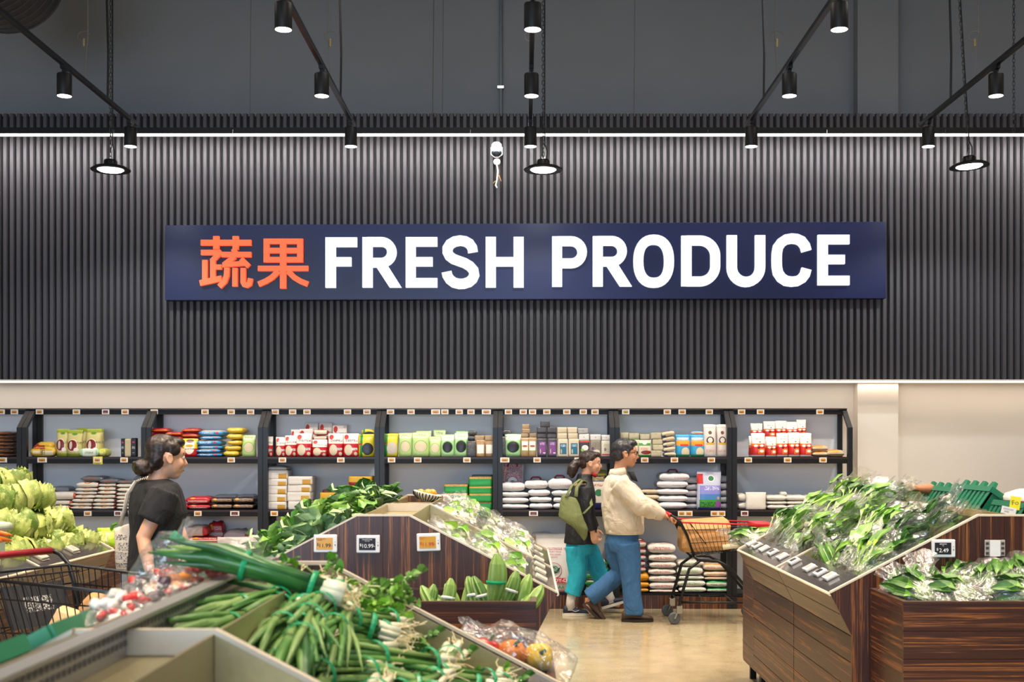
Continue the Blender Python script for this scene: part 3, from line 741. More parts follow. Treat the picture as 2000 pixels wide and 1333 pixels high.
mYGB = P_('yellow_black_bean', '#d8cc2c', [('r', .12, 0, .28, 1, '#1f8a40'), ('e', .6, .34, .36, .27, '#2c2e38'), ('r', .05, .52, .26, .58, '#c2383a')])
mWBOX = P_('white_paper_gold', '#e4e3e1', [('r', .60, .0, .94, .62, '#c3942f')], crinkle=.7, cscale=14)
mYRB = P_('gold_red_brick', '#d6a922', [('r', 0, -.1, 1, .34, '#8d1420')], crinkle=.6, cscale=16)
mGRB = P_('green_noodle_brick', '#1f9a45', [('r', 0, .78, 1, 1.1, '#cfa352'), ('t', 0, .78, 1, 1.0, '#8a6a2c')], crinkle=.5, cscale=16)
mBLKP = P_('black_seed_pack', '#26272a', [('t', 0, 0, 1, 1, '#6a6d70')], crinkle=.8)
mTAN = P_('tan_grain_pack', '#b99a72', [('t', 0, 0, 1, 1, '#8d6c48'), ('r', .12, .2, .88, .72, '#efe9e0')])
mTANL = P_('tan_two_label', '#b89a70', [('t', 0, 0, 1, 1, '#9a7a50'), ('r', .12, .28, .9, .8, '#eceae0'), ('r', .12, .28, .9, .33, '#88a84a'), ('e', .5, .55, .32, .06, '#a5653c')])
mTANB = P_('tan_grain_block', '#bfa581', [('t', 0, 0, 1, 1, '#97774e')])
mPURP = P_('dark_purple_label', '#2f2c33', [('t', 0, 0, 1, 1, '#55525a'), ('r', .2, .12, .88, .82, '#7d3f88'), ('t', .3, .64, .8, .78, '#d6b9d9'), ('r', .6, .18, .85, .24, '#e8e0e8'), ('e', .34, .3, .05, .14, '#c8b08a')])
mDARKB = P_('dark_block', '#37343a', [('t', 0, 0, 1, 1, '#5a565c')], crinkle=.5)
mTEAL = P_('cream_teal_label', '#ddd0b4', [('r', .22, .14, .86, .76, '#1f6a86'), ('t', .32, .56, .78, .70, '#d8e6e8'), ('e', .36, .3, .06, .14, '#c9b88a')], crinkle=.2)
mCREAMB = P_('cream_block', '#d8c8aa', [], crinkle=.2)
mELEP = P_('dark_animal_print', '#3a3438', [('r', 0, .88, 1, 1.1, '#c23b34'), ('e', .55, .55, .32, .17, '#eceae6'), ('e', .3, .42, .14, .09, '#8fc93a'), ('r', 0, 0, 1, .12, '#b8323a')])
mSPECK = P_('speckled_rice', '#a59a86', [('t', 0, 0, 1, 1, '#6d6456'), ('e', .22, .5, .13, .1, '#6a3a7a'), ('r', 0, .05, 1, .14, '#c8383a'), ('e', .6, .3, .3, .14, '#ddd5c5')])
mWHTP = P_('white_rice_label', '#e2dccb', [('e', .45, .45, .13, .1, '#6a3a7a'), ('r', .1, .10, .95, .17, '#c8383a'), ('t', .3, .25, .9, .8, '#a99a6a')])
mWHB = P_('white_pack_end', '#e6e2dc', [('e', .5, .5, .04, .07, '#333')], crinkle=.3)
mGREYB = P_('grey_pack_end', '#a9a6a6', [('e', .5, .5, .04, .07, '#333')], crinkle=.3)
mSACK = P_('white_woven_sack', '#e4e5e8', [('t', .5, .3, .95, .42, '#d07a80')], crinkle=.5, cscale=14)
mSACKP = P_('printed_red_sack', '#c4c2d0', [('t', .1, .1, .9, .95, '#a8384a'), ('e', .5, .25, .27, .28, '#b8404c'), ('e', .5, .25, .23, .24, '#d5d3da'), ('e', .5, .24, .15, .12, '#26332c')])
mNAVY = P_('navy_white_sack', '#e2ddd2', [('r', 0, .70, 1, .90, '#1f2a66'), ('r', 0, .85, 1, .9, '#d8cc2c'), ('r', 0, .9, 1, 1.1, '#6f7a34'), ('t', .1, .72, .9, .84, '#c8b84a'), ('e', .5, .42, .24, .09, '#2f7a4c'), ('r', 0, 0, 1, .17, '#242c68'), ('t', .2, .58, .85, .64, '#b8503a')], crinkle=.5, cscale=14)
mBEIGE = P_('beige_brick_pack', '#c8bda0', [('e', .5, .8, .03, .05, '#222'), ('r', 0, .92, 1, 1.1, '#6f8a3c')], crinkle=.3)
mBEAN = P_('bean_pouch', '#ddd6c2', [('r', .05, .66, .95, .82, '#3c8f3a'), ('e', .5, .82, .16, .1, '#e8e4d8'), ('e', .6, .26, .4, .12, '#7d1f18'), ('r', 0, 0, 1, .12, '#3c8f3a'), ('t', .2, .4, .8, .55, '#c05a40')])
mBLUT = P_('beige_blue_bag', '#cfc0a2', [('r', 0, -.1, .3, .3, '#2a66a8'), ('r', 0, .9, 1, 1.1, '#7a2c34')], crinkle=.4)
mBLOR = P_('blue_orange_pouch', '#2fa0d2', [('r', .05, .5, .95, .74, '#e79a26'), ('r', .3, .47, .85, .56, '#d2362f'), ('e', .66, .2, .28, .22, '#ddd2ae'), ('r', 0, 0, 1, .1, '#2f8a5a'), ('t', .1, .76, .9, .86, '#f0f4f8')])
mTALL = P_('tall_white_flour', '#e0d8d0', [('e', .5, .74, .14, .055, '#6a4a34'), ('e', .5, .5, .3, .12, '#4a3026'), ('e', .5, .51, .19, .08, '#e5dccf'), ('r', .18, .37, .82, .43, '#d8aa2a'), ('t', .15, .14, .85, .22, '#c08078')], crinkle=.2)
mFIELD = P_('blue_green_print_sack', '#c9d0e6', [('r', .12, .30, .98, .62, '#8f8fd8'), ('r', .12, .24, .98, .40, '#4a86c8'), ('r', .1, .06, .98, .26, '#3f9a3a'), ('t', .1, .06, .98, .2, '#1f4a24'), ('e', .86, .12, .12, .12, '#8d4a9a'), ('e', .86, .30, .05, .04, '#caa080'), ('e', .58, .80, .14, .085, '#e8ece8'), ('e', .58, .80, .11, .065, '#2f7a4c'), ('r', .02, .66, .26, .92, '#c8322f'), ('t', .3, .5, .9, .6, '#e0e4f4'), ('r', .05, .0, .95, .06, '#28307a')], crinkle=.5, cscale=14)
mGREYS = P_('grey_woven_sack', '#aeb0b8', [], crinkle=.6, cscale=14)
mFLOUR = P_('red_orange_flour', '#cf2a24', [('r', 0, .55, 1, 1.1, '#e9e3dc'), ('r', 0, .44, .55, .55, '#e8772c'), ('r', .45, .12, 1, .35, '#e8772c'), ('e', .3, .46, .14, .05, '#f2ece4'), ('e', .72, .47, .15, .05, '#f2ece4'), ('e', .72, .24, .17, .06, '#f2ece4'), ('e', .5, .37, .09, .045, '#3a2018'), ('t', .3, .72, .8, .78, '#3a3a3a'), ('e', .6, .62, .07, .03, '#3d8a3c'), ('r', 0, -.1, 1, .08, '#e6e0d8')], crinkle=.25)
mFLAT = P_('orange_olive_flat', '#b9a377', [('e', .4, .8, .3, .3, '#d98a34'), ('r', 0, .42, 1, .52, '#e6dccb'), ('r', 0, .3, 1, .4, '#5a2c26')])
mSALT = P_('plain_white_bag', '#dedbd2', [], crinkle=.5, cscale=18)
mCLRED = P_('clear_red_sack', '#d8c3c8', [('r', .78, 0, 1, 1, '#b8303a'), ('r', 0, .85, 1, 1, '#e6dcdc')])
mREDS = P_('red_big_sack', '#c2222f', [('r', 0, .42, 1, .55, '#e0cfd0'), ('e', .3, .75, .1, .12, '#e0a02c'), ('t', .4, .65, .9, .8, '#e8d0d0')])
mLOGO = P_('white_logo_sack', '#e3dcdc', [('e', .5, .5, .25, .16, '#d08a94'), ('t', .2, .3, .9, .7, '#c05a6a')], crinkle=.5)
mLOGO2 = P_('white_gold_logo_sack', '#e1dcda', [('e', .35, .62, .16, .1, '#c9953a'), ('e', .35, .45, .16, .08, '#8f9ab8')], crinkle=.5)
mDRW = P_('maroon_white_sack', '#ded5cb', [('r', 0, .6, 1, .9, '#7d2430'), ('t', .1, .2, .6, .5, '#4a2028')], crinkle=.3)
mAMB = P_('amber_sack', '#e09a14', [], crinkle=.6, cscale=14)
mRDT = P_('white_red_text_sack', '#e0d9d2', [('t', .2, .3, .8, .62, '#c23a34')], crinkle=.4)
mGRT = P_('white_green_text_sack', '#dcd9cf', [('t', .15, .3, .8, .62, '#2f9a4a')], crinkle=.4)
mORT = P_('white_orange_text_sack', '#ddd5c8', [('t', .1, .3, .8, .6, '#d07a3a'), ('r', 0, .75, 1, .9, '#d8a86a')], crinkle=.4)
mGRL = P_('white_green_band_sack', '#dfe0d6', [('r', 0, .62, 1, 1.1, '#2f9a54'), ('t', .2, .25, .8, .5, '#2f7a3c')], crinkle=.4)
mCAN = P_('green_white_pack', '#dfe4da', [('r', .0, .2, .5, .75, '#1f8a40'), ('r', .75, .2, 1, .75, '#1f8a40'), ('r', .82, .6, .9, .9, '#26241c')], crinkle=.3)
mSEED = P_('dark_flecked_pack', '#5a5248', [('t', 0, 0, 1, 1, '#2a2622')], crinkle=.6)
mSILV = P_('grey_translucent_top', '#6d7078', [('t', .2, .3, .7, .7, '#a85a3a')], rough=.2, crinkle=.6)
mRICE = P_('cream_rice_bag', '#e9e2d6', [('r', .9, .1, 1, .9, '#c0503a')], crinkle=.4)
mRICEO = P_('cream_orange_arc_bag', '#e9e2d6', [('e', .5, 1.0, .17, .4, '#e08a2c'), ('e', .5, 1.08, .11, .36, '#e9e2d6'), ('r', .965, .3, 1, .7, '#c0503a')], crinkle=.4)

# far left bay
stack('pillow', [(-26, 27, a, b) for a, b in ((843, 850), (850, 857), (857, 864), (864, 871), (871, 878), (878, 885), (885, 893))], mBROWN, 'brown packet', 'the stack at the far left edge', 'snack_packet')
item('pillow', -10, 33, 958, 972, mGREYS, 'grey wrapped bag under the white bag in the cut-off left bay'); item('pillow', -12, 32, 941, 958, mSALT, 'white speckled bag on top in the cut-off left bay')
stack('pillow', [(-10, 30, 972, 984), (-8, 32, 984, 996)], mGREYS, 'grey bag', 'the low pile in the cut-off left bay')
# first full bay, upper shelf
item('pillow', 68, 107, 860, 876, mYNOOD, 'yellow noodle packet leaning behind another, left end of upper shelf', 'noodle_packet', d=0.1, yf=12.2, rx=0.5, base=Z1)
item('pillow', 59, 107, 873, 893, mYNOOD, 'yellow noodle packet lying in front at left end of upper shelf', 'noodle_packet', d=0.15)
for x0, x1, y0, yf, lb in ((148, 166, 836, 12.2, 'behind the middle one'), (176, 199, 837, 12.2, 'behind the right one'), (107, 132, 838, 12.06, 'left of the front three'), (128, 158, 840, 12.04, 'middle of the front three'), (165, 195, 838, 12.05, 'right of the front three')):
    item('pouch', x0, x1, y0, 893, mCREAM, f'olive cream pouch with round dark red picture, {lb}', 'rice_pouch', d=0.11, yf=yf, base=Z1)
item('pillow', 153, 194, 876, 893, mMINT, 'flat mint and white packet lying before the olive pouches', 'rice_packet', d=0.07, yf=11.985 + 0.03)
item('pillow', 191, 206, 876, 892, mLIMEF, 'small lime yellow packet lying right of the olive pouches', 'rice_packet', d=0.2)
item('carton', 236, 243, 857, 893, mBLKBOX, 'narrow black carton left of the pale grain pack', 'tea_carton'); item('carton', 243.5, 255.5, 858, 893, mGRAIN, 'pale grain pack between two black cartons', 'grain_carton'); item('carton', 256, 265, 856, 893, mBLKBOX, 'narrow black carton right of the pale grain pack', 'tea_carton')
# first full bay, lower shelf
W = 'cream rice stack'
stack('pillow', [(67, 88, 977, 987), (62, 95, 987, 996)], mSALT, 'limp white bag', 'the low left pile, first bay')
item('pillow', 52, 100, 955, 978, mRICE, 'plump cream bag slumped on the low left pile', ry=0.12); item('pillow', 94, 148, 960, 977, mRICE, 'plump cream bag topping the second low pile')
stack('pillow', [(89, 141, 977, 987), (93, 138, 987, 996)], mRICE, 'cream bag', 'second low pile under plump bag')
item('pillow', 98, 135, 950, 962, mGREYS, 'grey bag lying behind the plump cream bags', yf=12.22, d=0.16, base=ZP(962, 12.2))
ys_ = [(941, 953), (953, 960), (960, 967), (967, 974), (974, 982), (982, 989), (989, 996)]
stack('pillow', [(148, 192, *ys_[0]), (146, 191, *ys_[1]), (146, 190, *ys_[2]), (143, 187, *ys_[3]), (140, 183, *ys_[4]), (136, 180, *ys_[5]), (137, 180, *ys_[6])], mRICEO, 'orange-arc rice bag', 'left cream stack')
stack('pillow', [(192, 227, 944, 951), (191, 226, 951, 959), (190, 226, 959, 966), (183, 225, 966, 974), (181, 224, 974, 982), (180, 224, 982, 989), (180, 223, 989, 996)], mRICEO, 'orange-arc rice bag', 'middle cream stack')
stack('pillow', [(227, 264, 945, 953), (228, 264, 953, 961), (227, 263, 961, 969), (227, 263, 969, 976), (227, 262, 976, 983), (227, 262, 983, 990), (227, 262, 990, 996)], mRICE, 'cream bag', 'right cream stack')
for x0, x1, y0, y1, lb in ((157, 200, 930, 941, 'left'), (194, 230, 935, 945, 'middle'), (228, 266, 938, 946, 'right')):
    item('pillow', x0, x1, y0, y1, mSILV, f'dark grey bag on top of the {lb} cream stack')
# second bay, upper shelf
stack('pillow', [(292, 327, 836, 846), (291, 323, 846, 858)], mREDY, 'red and yellow bag', 'the leftmost red pair', yf=12.14, d=0.2)
for i, (a, b) in enumerate(((858, 870), (870, 882), (882, 893))): item('pillow', 290, 322, a, b, mREDY, f'red bag {ORD[i]} under the leftmost red pair, behind the pouch', yf=12.15, d=.2)
stack('pillow', [(323, 353, 843, 852), (322, 353, 852, 860), (322, 353, 860, 871), (322, 353, 871, 882), (322, 353, 882, 893)], mREDY, 'red bag', 'the short middle red stack behind the woman')
stack('pillow', [(354, 388, 836, 846), (353, 386, 846, 857), (353, 386, 857, 869), (353, 386, 869, 881), (353, 386, 881, 893)], mREDY, 'red bag', 'the right red stack', yf=12.13, d=.2)
item('pouch', 287, 314, 857, 893, mREDP, 'yellow and red pouch at the left of the second bay', 'rice_pouch'); item('pouch', 354, 385, 857, 893, mREDP, 'yellow and red pouch beside the blue stack', 'rice_pouch')
stack('pillow', [(388, 436, 840, 852), (390, 432, 852, 859), (383, 431, 859, 871), (387, 435, 870, 878), (383, 430, 877, 885), (384, 433, 885, 893)], mBLUE, 'blue bag', 'the blue stack')
stack('pillow', [(443, 474, 835, 847), (442, 473, 847, 859), (444, 472, 859, 870), (438, 470, 870, 881), (436, 466, 880, 893)], mYEL, 'gold packet', 'the gold stack', 'noodle_packet')
item('pouch', 471, 498, 850, 893, mGRNP, 'pale green rice pouch at the right end of the second bay', 'rice_pouch')
# second bay, lower shelf
item('pillow', 350, 366, 984, 996, mREDBAG, 'red rice bag half hidden behind the woman in black')
stack('pillow', [(362, 410, 970, 985), (365, 410, 985, 996)], mREDBAG, 'red rice bag', 'the red pair on the lower shelf')
stack('pillow', [(411, 454, 972, 984), (411, 454, 984, 996)], mDKB, 'dark bean bag', 'the dark pair beside the red pair')
stack('pillow', [(454, 496, 971, 984), (454, 496, 984, 996)], mDKB, 'dark bean bag', 'the dark pair against the post')
for x0, x1, lb in ((418, 462, 'left'), (462, 496, 'right')): item('pillow', x0, x1, 966, 976, mGREYS, f'grey film hump behind the {lb} dark pair', yf=12.2, d=.2, base=Z2 + .1)
# second bay, deck
stack('pillow', [(361, 421, 1063, 1077), (362, 424, 1077, 1100), (362, 430, 1100, 1130), (362, 430, 1130, 1160)], mREDS, 'red sack', 'the red pile low on the deck', 'rice_sack', d=.3, yf=12.08)
item('pillow', 361, 428, 1048, 1064, mREDS, 'red sack with pale band below the clear one', 'rice_sack', d=.3, yf=12.08)
item('pillow', 360, 405, 1026, 1049, mCLRED, 'clear and red sack on top of the red pile', 'rice_sack', d=.26, yf=12.08)
item('pillow', 402, 436, 1018, 1052, mREDS, 'dark red sack humped behind the clear one', 'rice_sack', d=.16, yf=12.26, base=ZP(1070, 12.2))
item('pouch', 362, 412, 1074, 1160, mLOGO, 'white sack with pink logo before the red pile', 'rice_sack', d=.07, yf=12.01)
item('pouch', 421, 486, 1050, 1160, mLOGO2, 'white sack with gold and grey logo leaning right', 'rice_sack', d=.12, yf=12.02)
item('pillow', 433, 486, 1032, 1062, mCLRED, 'translucent pink sack lying behind the gold logo sack', 'rice_sack', d=.24, yf=12.16, ry=.12, base=ZP(1075, 12.16))
item('pouch', 483, 498, 1046, 1160, mCLRED, 'narrow red and white sack against the shelf post', 'rice_sack', d=.12)
item('pillow', 436, 490, 1075, 1160, mREDS, 'large red sack under the translucent pink one', 'rice_sack', d=.22, yf=12.18)
# third bay, upper shelf
for x0, x1, y0, yf, lb in ((567, 584, 839, 12.2, 'back row, far left'), (583, 610, 838, 12.22, 'back row, left'), (594, 620, 825, 12.3, 'back row, tallest left'), (622, 648, 825, 12.3, 'back row, middle'), (648, 677, 829, 12.28, 'back row, right'),
        (515, 532, 853, 12.04, 'front row, first'), (537, 557, 854, 12.05, 'front row, second'), (555, 579, 851, 12.04, 'front row, third'), (577, 608, 847, 12.03, 'front row, fourth'), (640, 670, 847, 12.04, 'front row, second from right'), (669, 700, 847, 12.03, 'front row, rightmost')):
    item('pouch', x0, x1, y0, 893, mRDW, f'red and white pouch with black lettering, {lb}', 'flour_pouch', d=.08, yf=yf, base=Z1)
item('pouch', 608, 638, 859, 893, mRDW, 'short bulging red and white pouch in the front row', 'flour_pouch', d=.1, yf=12.03)
stack('pillow', [(611, 640, 839, 851), (610, 640, 851, 862), (610, 640, 862, 877), (610, 640, 877, 893)], mRDF, 'flat red framed packet', 'the pile behind the short pouch', 'flour_packet', d=.12, yf=12.15)
item('pouch', 699, 730, 848, 893, mYGB, 'yellow pouch with green stripe and black beans', 'bean_pouch', d=.09); item('pillow', 706, 731, 838, 850, mYGB, 'yellow bean packet lying behind the striped pouch', 'bean_packet', d=.12, yf=12.16, base=Z1 + .21)
item('brick', 706, 731, 850, 893, mYGB, 'yellow bean pouch standing behind the striped one', 'bean_pouch', d=.1, yf=12.17)
# third bay, lower shelf
stack('brick', [(515, 562, 919, 936), (515, 561, 936, 950), (515, 561, 950, 966), (514, 560, 966, 981), (515, 560, 981, 996)], mWBOX, 'white paper brick with gold patch', 'left white stack', 'noodle_brick', d=.26)
item('pillow', 517, 560, 910, 920, mGREYS, 'clear grey packet on top of the left white stack', d=.24, yf=12.06)
stack('brick', [(561, 609, 931, 947), (561, 608, 947, 962), (560, 607, 962, 980), (561, 607, 980, 996)], mWBOX, 'white paper brick with gold patch', 'right white stack', 'noodle_brick', d=.26)
stack('brick', [(624, 672, 963, 981), (624, 671, 981, 996)], mYRB, 'gold and red brick', 'the short gold stack', 'noodle_brick', d=.26)
stack('brick', [(680, 727, 931, 948), (675, 722, 948, 963), (673, 722, 963, 978), (671.5, 720, 978, 996)], mYRB, 'gold and red brick', 'the tall gold stack', 'noodle_brick', d=.26)
item('brick', 629, 674, 957, 964, plain('dark_red_film', '#5c1420', .35), 'thin dark red brick on the short gold stack', 'noodle_brick', d=.18, yf=12.12)
# fourth bay, upper shelf
item('pouch', 747, 777, 847, 893, mYG, 'yellow rice pouch with green stripe at left end', 'rice_pouch')
for x0, x1, y0, yf, m, lb in ((812, 842, 842, 12.18, mGRNP, 'behind the pair of pale ones'), (846, 870, 840, 12.2, mGRNP, 'tipped at the back'), (890, 914, 842, 12.2, mGRNB, 'at the back, dark'), (778, 804, 846, 12.04, mGRNP, 'first of the pale ones'), (804, 838, 845, 12.04, mGRNP, 'second of the pale ones'), (837, 861, 853, 12.05, mGRNP, 'third and shortest pale one'), (861, 887, 849, 12.04, mGRNB, 'left of two with black beans'), (887, 914, 846, 12.04, mGRNB, 'right of two with black beans')):
    item('pouch', x0, x1, y0, 893, m, f'green pouch on the fourth bay, {lb}', 'bean_pouch', yf=yf, base=Z1)
item('pouch', 911, 930, 862, 893, mBLKP, 'black seed packet standing before its small stack', 'seed_packet', d=.04, yf=12.02)
stack('pillow', even(913, 931, 841, 893, 5), mBLKP, 'small black seed packet', 'the black stack on the fourth bay', 'seed_packet', d=.12, yf=12.07)
stack('brick', [(927, 946, 851, 862), (928, 946, 862, 893)], mTANB, 'tan grain block', 'left tan pair, fourth bay', 'grain_block', d=.1, yf=12.06); stack('brick', [(946, 964, 851, 862), (946, 964, 862, 893)], mTANB, 'tan grain block', 'right tan pair, fourth bay', 'grain_block', d=.1, yf=12.06)
item('pouch', 930, 947, 860, 893, mTAN, 'tan packet with paper label, left of the pair by the post', 'grain_packet', d=.04, yf=12.015); item('pouch', 947, 964, 860, 893, mTAN, 'tan packet with paper label, right beside the post', 'grain_packet', d=.04, yf=12.015)
# fourth bay, lower shelf
stack('brick', [(867, 914, 947, 964), (867, 914, 964, 981), (868, 914, 981, 996)], mGRB, 'green noodle brick', 'the left green stack', 'noodle_brick', d=.26)
stack('brick', [(915, 962, 932, 951), (915, 961, 951, 965), (915, 961, 965, 981), (915, 961, 981, 996)], mGRB, 'green noodle brick', 'the right green stack', 'noodle_brick', d=.26)
item('brick', 921, 962, 928, 933, plain('deep_green_film', '#0f4f2c', .35), 'thin deep green brick on the right green stack', 'noodle_brick', d=.16, yf=12.14)
# fifth bay, upper shelf
item('pouch', 978, 990, 853, 893, mBLKP, 'black packet with white label beside the lime pouch', 'seed_packet', d=.05); item('pillow', 981, 999, 839, 853, mBLKP, 'clear dark packet lying behind the lime pouch', 'seed_packet', d=.1, yf=12.2, base=Z1 + .2); item('brick', 981, 999, 853, 893, mBLKP, 'dark packet standing behind the lime pouch', 'seed_packet', d=.1, yf=12.2)
item('pouch', 986, 1018, 848, 893, mGRNB, 'lime green pouch with black beans, left of tan packs', 'bean_pouch', d=.1)
item('pouch', 1017, 1033, 855, 893, mTANL, 'tan pack with white label, left of the tan two', 'grain_packet', d=.05); item('pouch', 1032, 1048, 855, 893, mTANL, 'tan pack with white label, right of the tan two', 'grain_packet', d=.05)
stack('brick', [(1019, 1034, 829, 838), (1019, 1035, 838, 847), (1017, 1032, 847, 855), (1017, 1032, 855, 893)], mTANB, 'tan block', 'column behind left tan pack', 'grain_block', d=.1, yf=12.1)
stack('brick', [(1033, 1048, 847, 855), (1033, 1048, 855, 893)], mTANB, 'tan block', 'column behind right tan pack', 'grain_block', d=.1, yf=12.1)
item('brick', 1049, 1068.5, 857, 893, mPURP, 'dark rice pack with purple label, left of two', 'rice_pack', d=.1); item('brick', 1069, 1088, 857, 893, mPURP, 'dark rice pack with purple label, right of two', 'rice_pack', d=.1)
stack('brick', [(1048, 1067.5, 835, 846), (1048, 1067.5, 846, 857)], mDARKB, 'dark block', 'two on the left purple pack', 'rice_pack', d=.1); stack('brick', [(1068, 1087, 835, 846), (1068, 1087, 846, 857)], mDARKB, 'dark block', 'two on the right purple pack', 'rice_pack', d=.1)
item('brick', 1055, 1074, 823, 835, mDARKB, 'single dark block crowning the purple label packs', 'rice_pack', d=.1)
item('brick', 1089, 1109.5, 858, 893, mTEAL, 'cream rice pack with teal label, left of two', 'rice_pack', d=.1); item('brick', 1110.5, 1131, 858, 893, mTEAL, 'cream rice pack with teal label, right of two', 'rice_pack', d=.1)
stack('brick', [(1088, 1107.5, 835, 847), (1088, 1108, 847, 858)], mCREAMB, 'cream block', 'two on the left teal pack', 'rice_pack', d=.1); stack('brick', [(1108, 1127.5, 835, 847), (1108.5, 1129, 847, 858)], mCREAMB, 'cream block', 'two on the right teal pack', 'rice_pack', d=.1)
for x0, x1, m, lb in ((1131.5, 1152, mELEP, 'dark pack with a white animal shape and green dot'), (1153, 1173.5, mSPECK, 'speckled grey rice pack with red base line'), (1174, 1192, mWHTP, 'white rice pack beside the post, purple dot')):
    item('brick', x0, x1, 861, 893, m, lb, 'rice_pack', d=.1)
item('brick', 1130, 1151, 848, 861, mWHB, 'white pack end on the animal print pack', 'rice_pack', d=.12); item('brick', 1128.5, 1149, 837, 848, mGREYB, 'grey pack end highest above the animal print', 'rice_pack', d=.12)
item('brick', 1152.5, 1174, 849, 861, mWHB, 'white pack end on the speckled pack', 'rice_pack', d=.12); item('brick', 1174.5, 1193, 850, 861, mWHB, 'white pack end on the white pack beside the post', 'rice_pack', d=.12)
# fifth bay, lower shelf
def handle(x, y, yf, label_on, par):
    h = MB().tube([(-.048, 0, 0), (-.045, 0, .028), (-.03, 0, .04), (.03, 0, .04), (.045, 0, .028), (.048, 0, 0)], .009, 8)
    build('carry_handle', h, plain('maroon_handle', '#8d1f2a', .4), par, smooth=True, loc=(0, 0, y))
item('pillow', 974, 1026, 941, 961, mSACK, 'white sack sagging on top of the left white sack stack', 'rice_sack', d=.3)
stack('pillow', [(975, 1034, 960, 972), (974, 1034, 972, 984), (972, 1033, 984, 996)], mSACK, 'white sack', 'left white sack stack', 'rice_sack', d=.3)
o = item('pillow', 1024, 1070, 937, 956, mSACK, 'white sack with red handle on the middle sack stack', 'rice_sack', d=.28); handle(0, .085, 0, '', o)
stack('pillow', [(1031, 1075, 956, 970), (1033, 1078, 970, 982), (1033, 1079, 982, 996)], mSACK, 'white sack', 'middle white sack stack', 'rice_sack', d=.3)
o = item('pillow', 1070, 1118, 934, 957, mSACK, 'white sack with red handle on the right sack stack', 'rice_sack', d=.28); handle(0, .105, 0, '', o)
stack('pillow', [(1077, 1124, 957, 970), (1080, 1126, 970, 983), (1080, 1126, 983, 996)], mSACK, 'white sack', 'right white sack stack', 'rice_sack', d=.3)
o = item('pouch', 978, 1024, 905, 945, mSACKP, 'red printed sack with red handle propped behind the left stack', 'rice_sack', d=.1, yf=12.2, base=ZP(958, 12.2)); handle(0, .235, 0, '', o)
item('pouch', 1154, 1185, 918, 996, mNAVY, 'tall navy and white sack with green emblem behind the walkers', 'rice_sack', d=.12)
# sixth bay, upper shelf
for x0, x1, y0, lb in ((1211, 1228, 845, 'left'), (1228, 1249, 846, 'middle'), (1250, 1270, 848, 'right')):
    stack('brick', [(x0, x1, y0, y0 + 12), (x0, x1, y0 + 12, 893)], mBEIGE, 'beige pack', f'{lb} beige pair on the sixth bay', 'bean_pack', d=.1, yf=12.1)
item('pouch', 1247, 1272, 860, 893, mBEAN, 'white and green pouch with red beans behind the man', 'bean_pouch', d=.05, yf=12.02); item('pouch', 1222, 1247, 860, 893, mBEAN, 'white and green bean pouch hidden behind the head of the man', 'bean_pouch', d=.05, yf=12.02)
stack('brick', [(1271, 1292, 845, 858), (1274, 1294, 858, 869), (1275, 1296, 869, 880), (1271, 1292, 880, 893)], mBEIGE, 'beige brick', 'the four brick column', 'bean_pack', d=.12)
for i, (y0, y1) in enumerate(((842, 853), (853, 863), (863, 873), (873, 883), (883, 893))):
    item('pillow', 1293 + i, 1319 + i * .5, y0, y1, mBLUT, f'{["top", "second", "third", "fourth", "bottom"][i]} beige and blue bag in the tilted pile', d=.16, ry=-.15 if i < 4 else 0)
item('pillow', 1350, 1376, 842, 853, mBLOR, 'blue packet lying over the right blue orange pouch', 'rice_pouch', d=.1, yf=12.13, base=Z1 + .2)
item('pouch', 1320, 1349, 849, 893, mBLOR, 'blue and orange rice pouch, left of two', 'rice_pouch', d=.09); item('pouch', 1349, 1377, 849, 893, mBLOR, 'blue and orange rice pouch, right of two', 'rice_pouch', d=.09)
item('brick', 1352, 1375, 853, 893, mBLOR, 'blue rice pouch standing behind the right of two', 'rice_pouch', d=.1, yf=12.14)
item('pouch', 1375, 1400, 829, 893, mTALL, 'tall white flour bag with gold ribbon, left of two', 'flour_bag', d=.09); item('pouch', 1400, 1423, 829, 893, mTALL, 'tall white flour bag with gold ribbon, right of two', 'flour_bag', d=.09)
# sixth bay, lower shelf
o = item('pillow', 1287, 1347, 922, 941, mSACK, 'white sack with red handle topping the wide stack', 'rice_sack', d=.3); handle(0, .085, 0, '', o)
stack('pillow', [(1282, 1345, 939, 954), (1282, 1345, 954, 967), (1283, 1344, 967, 981), (1284, 1343, 981, 996)], mSACK, 'white sack', 'the wide sack stack, sixth bay', 'rice_sack', d=.3)
stack('pillow', [(1338, 1372, 930, 945), (1340, 1370, 945, 958), (1338, 1368, 958, 970), (1337, 1368, 970, 983), (1336, 1368, 983, 996)], mGREYS, 'grey sack', 'the grey stack behind the painted sack', 'rice_sack', d=.28, yf=12.09)
stack('pillow', [(1404, 1424, 930, 943), (1405, 1425, 943, 957), (1405, 1425, 957, 970), (1404, 1425, 970, 983), (1404, 1425, 983, 996)], mGREYS, 'grey sack', 'the grey stack beside the post', 'rice_sack', d=.28, yf=12.09)
item('pouch', 1362, 1410, 920, 996, mFIELD, 'large blue and green sack printed with a field scene', 'rice_sack', d=.1, yf=12.0 + .005)
stack('pillow', [(1252, 1286, 956, 966), (1252, 1288, 966, 977), (1252, 1288, 977, 996)], mBLUT, 'beige and blue bag', 'the low pile behind the arm', 'rice_bag')
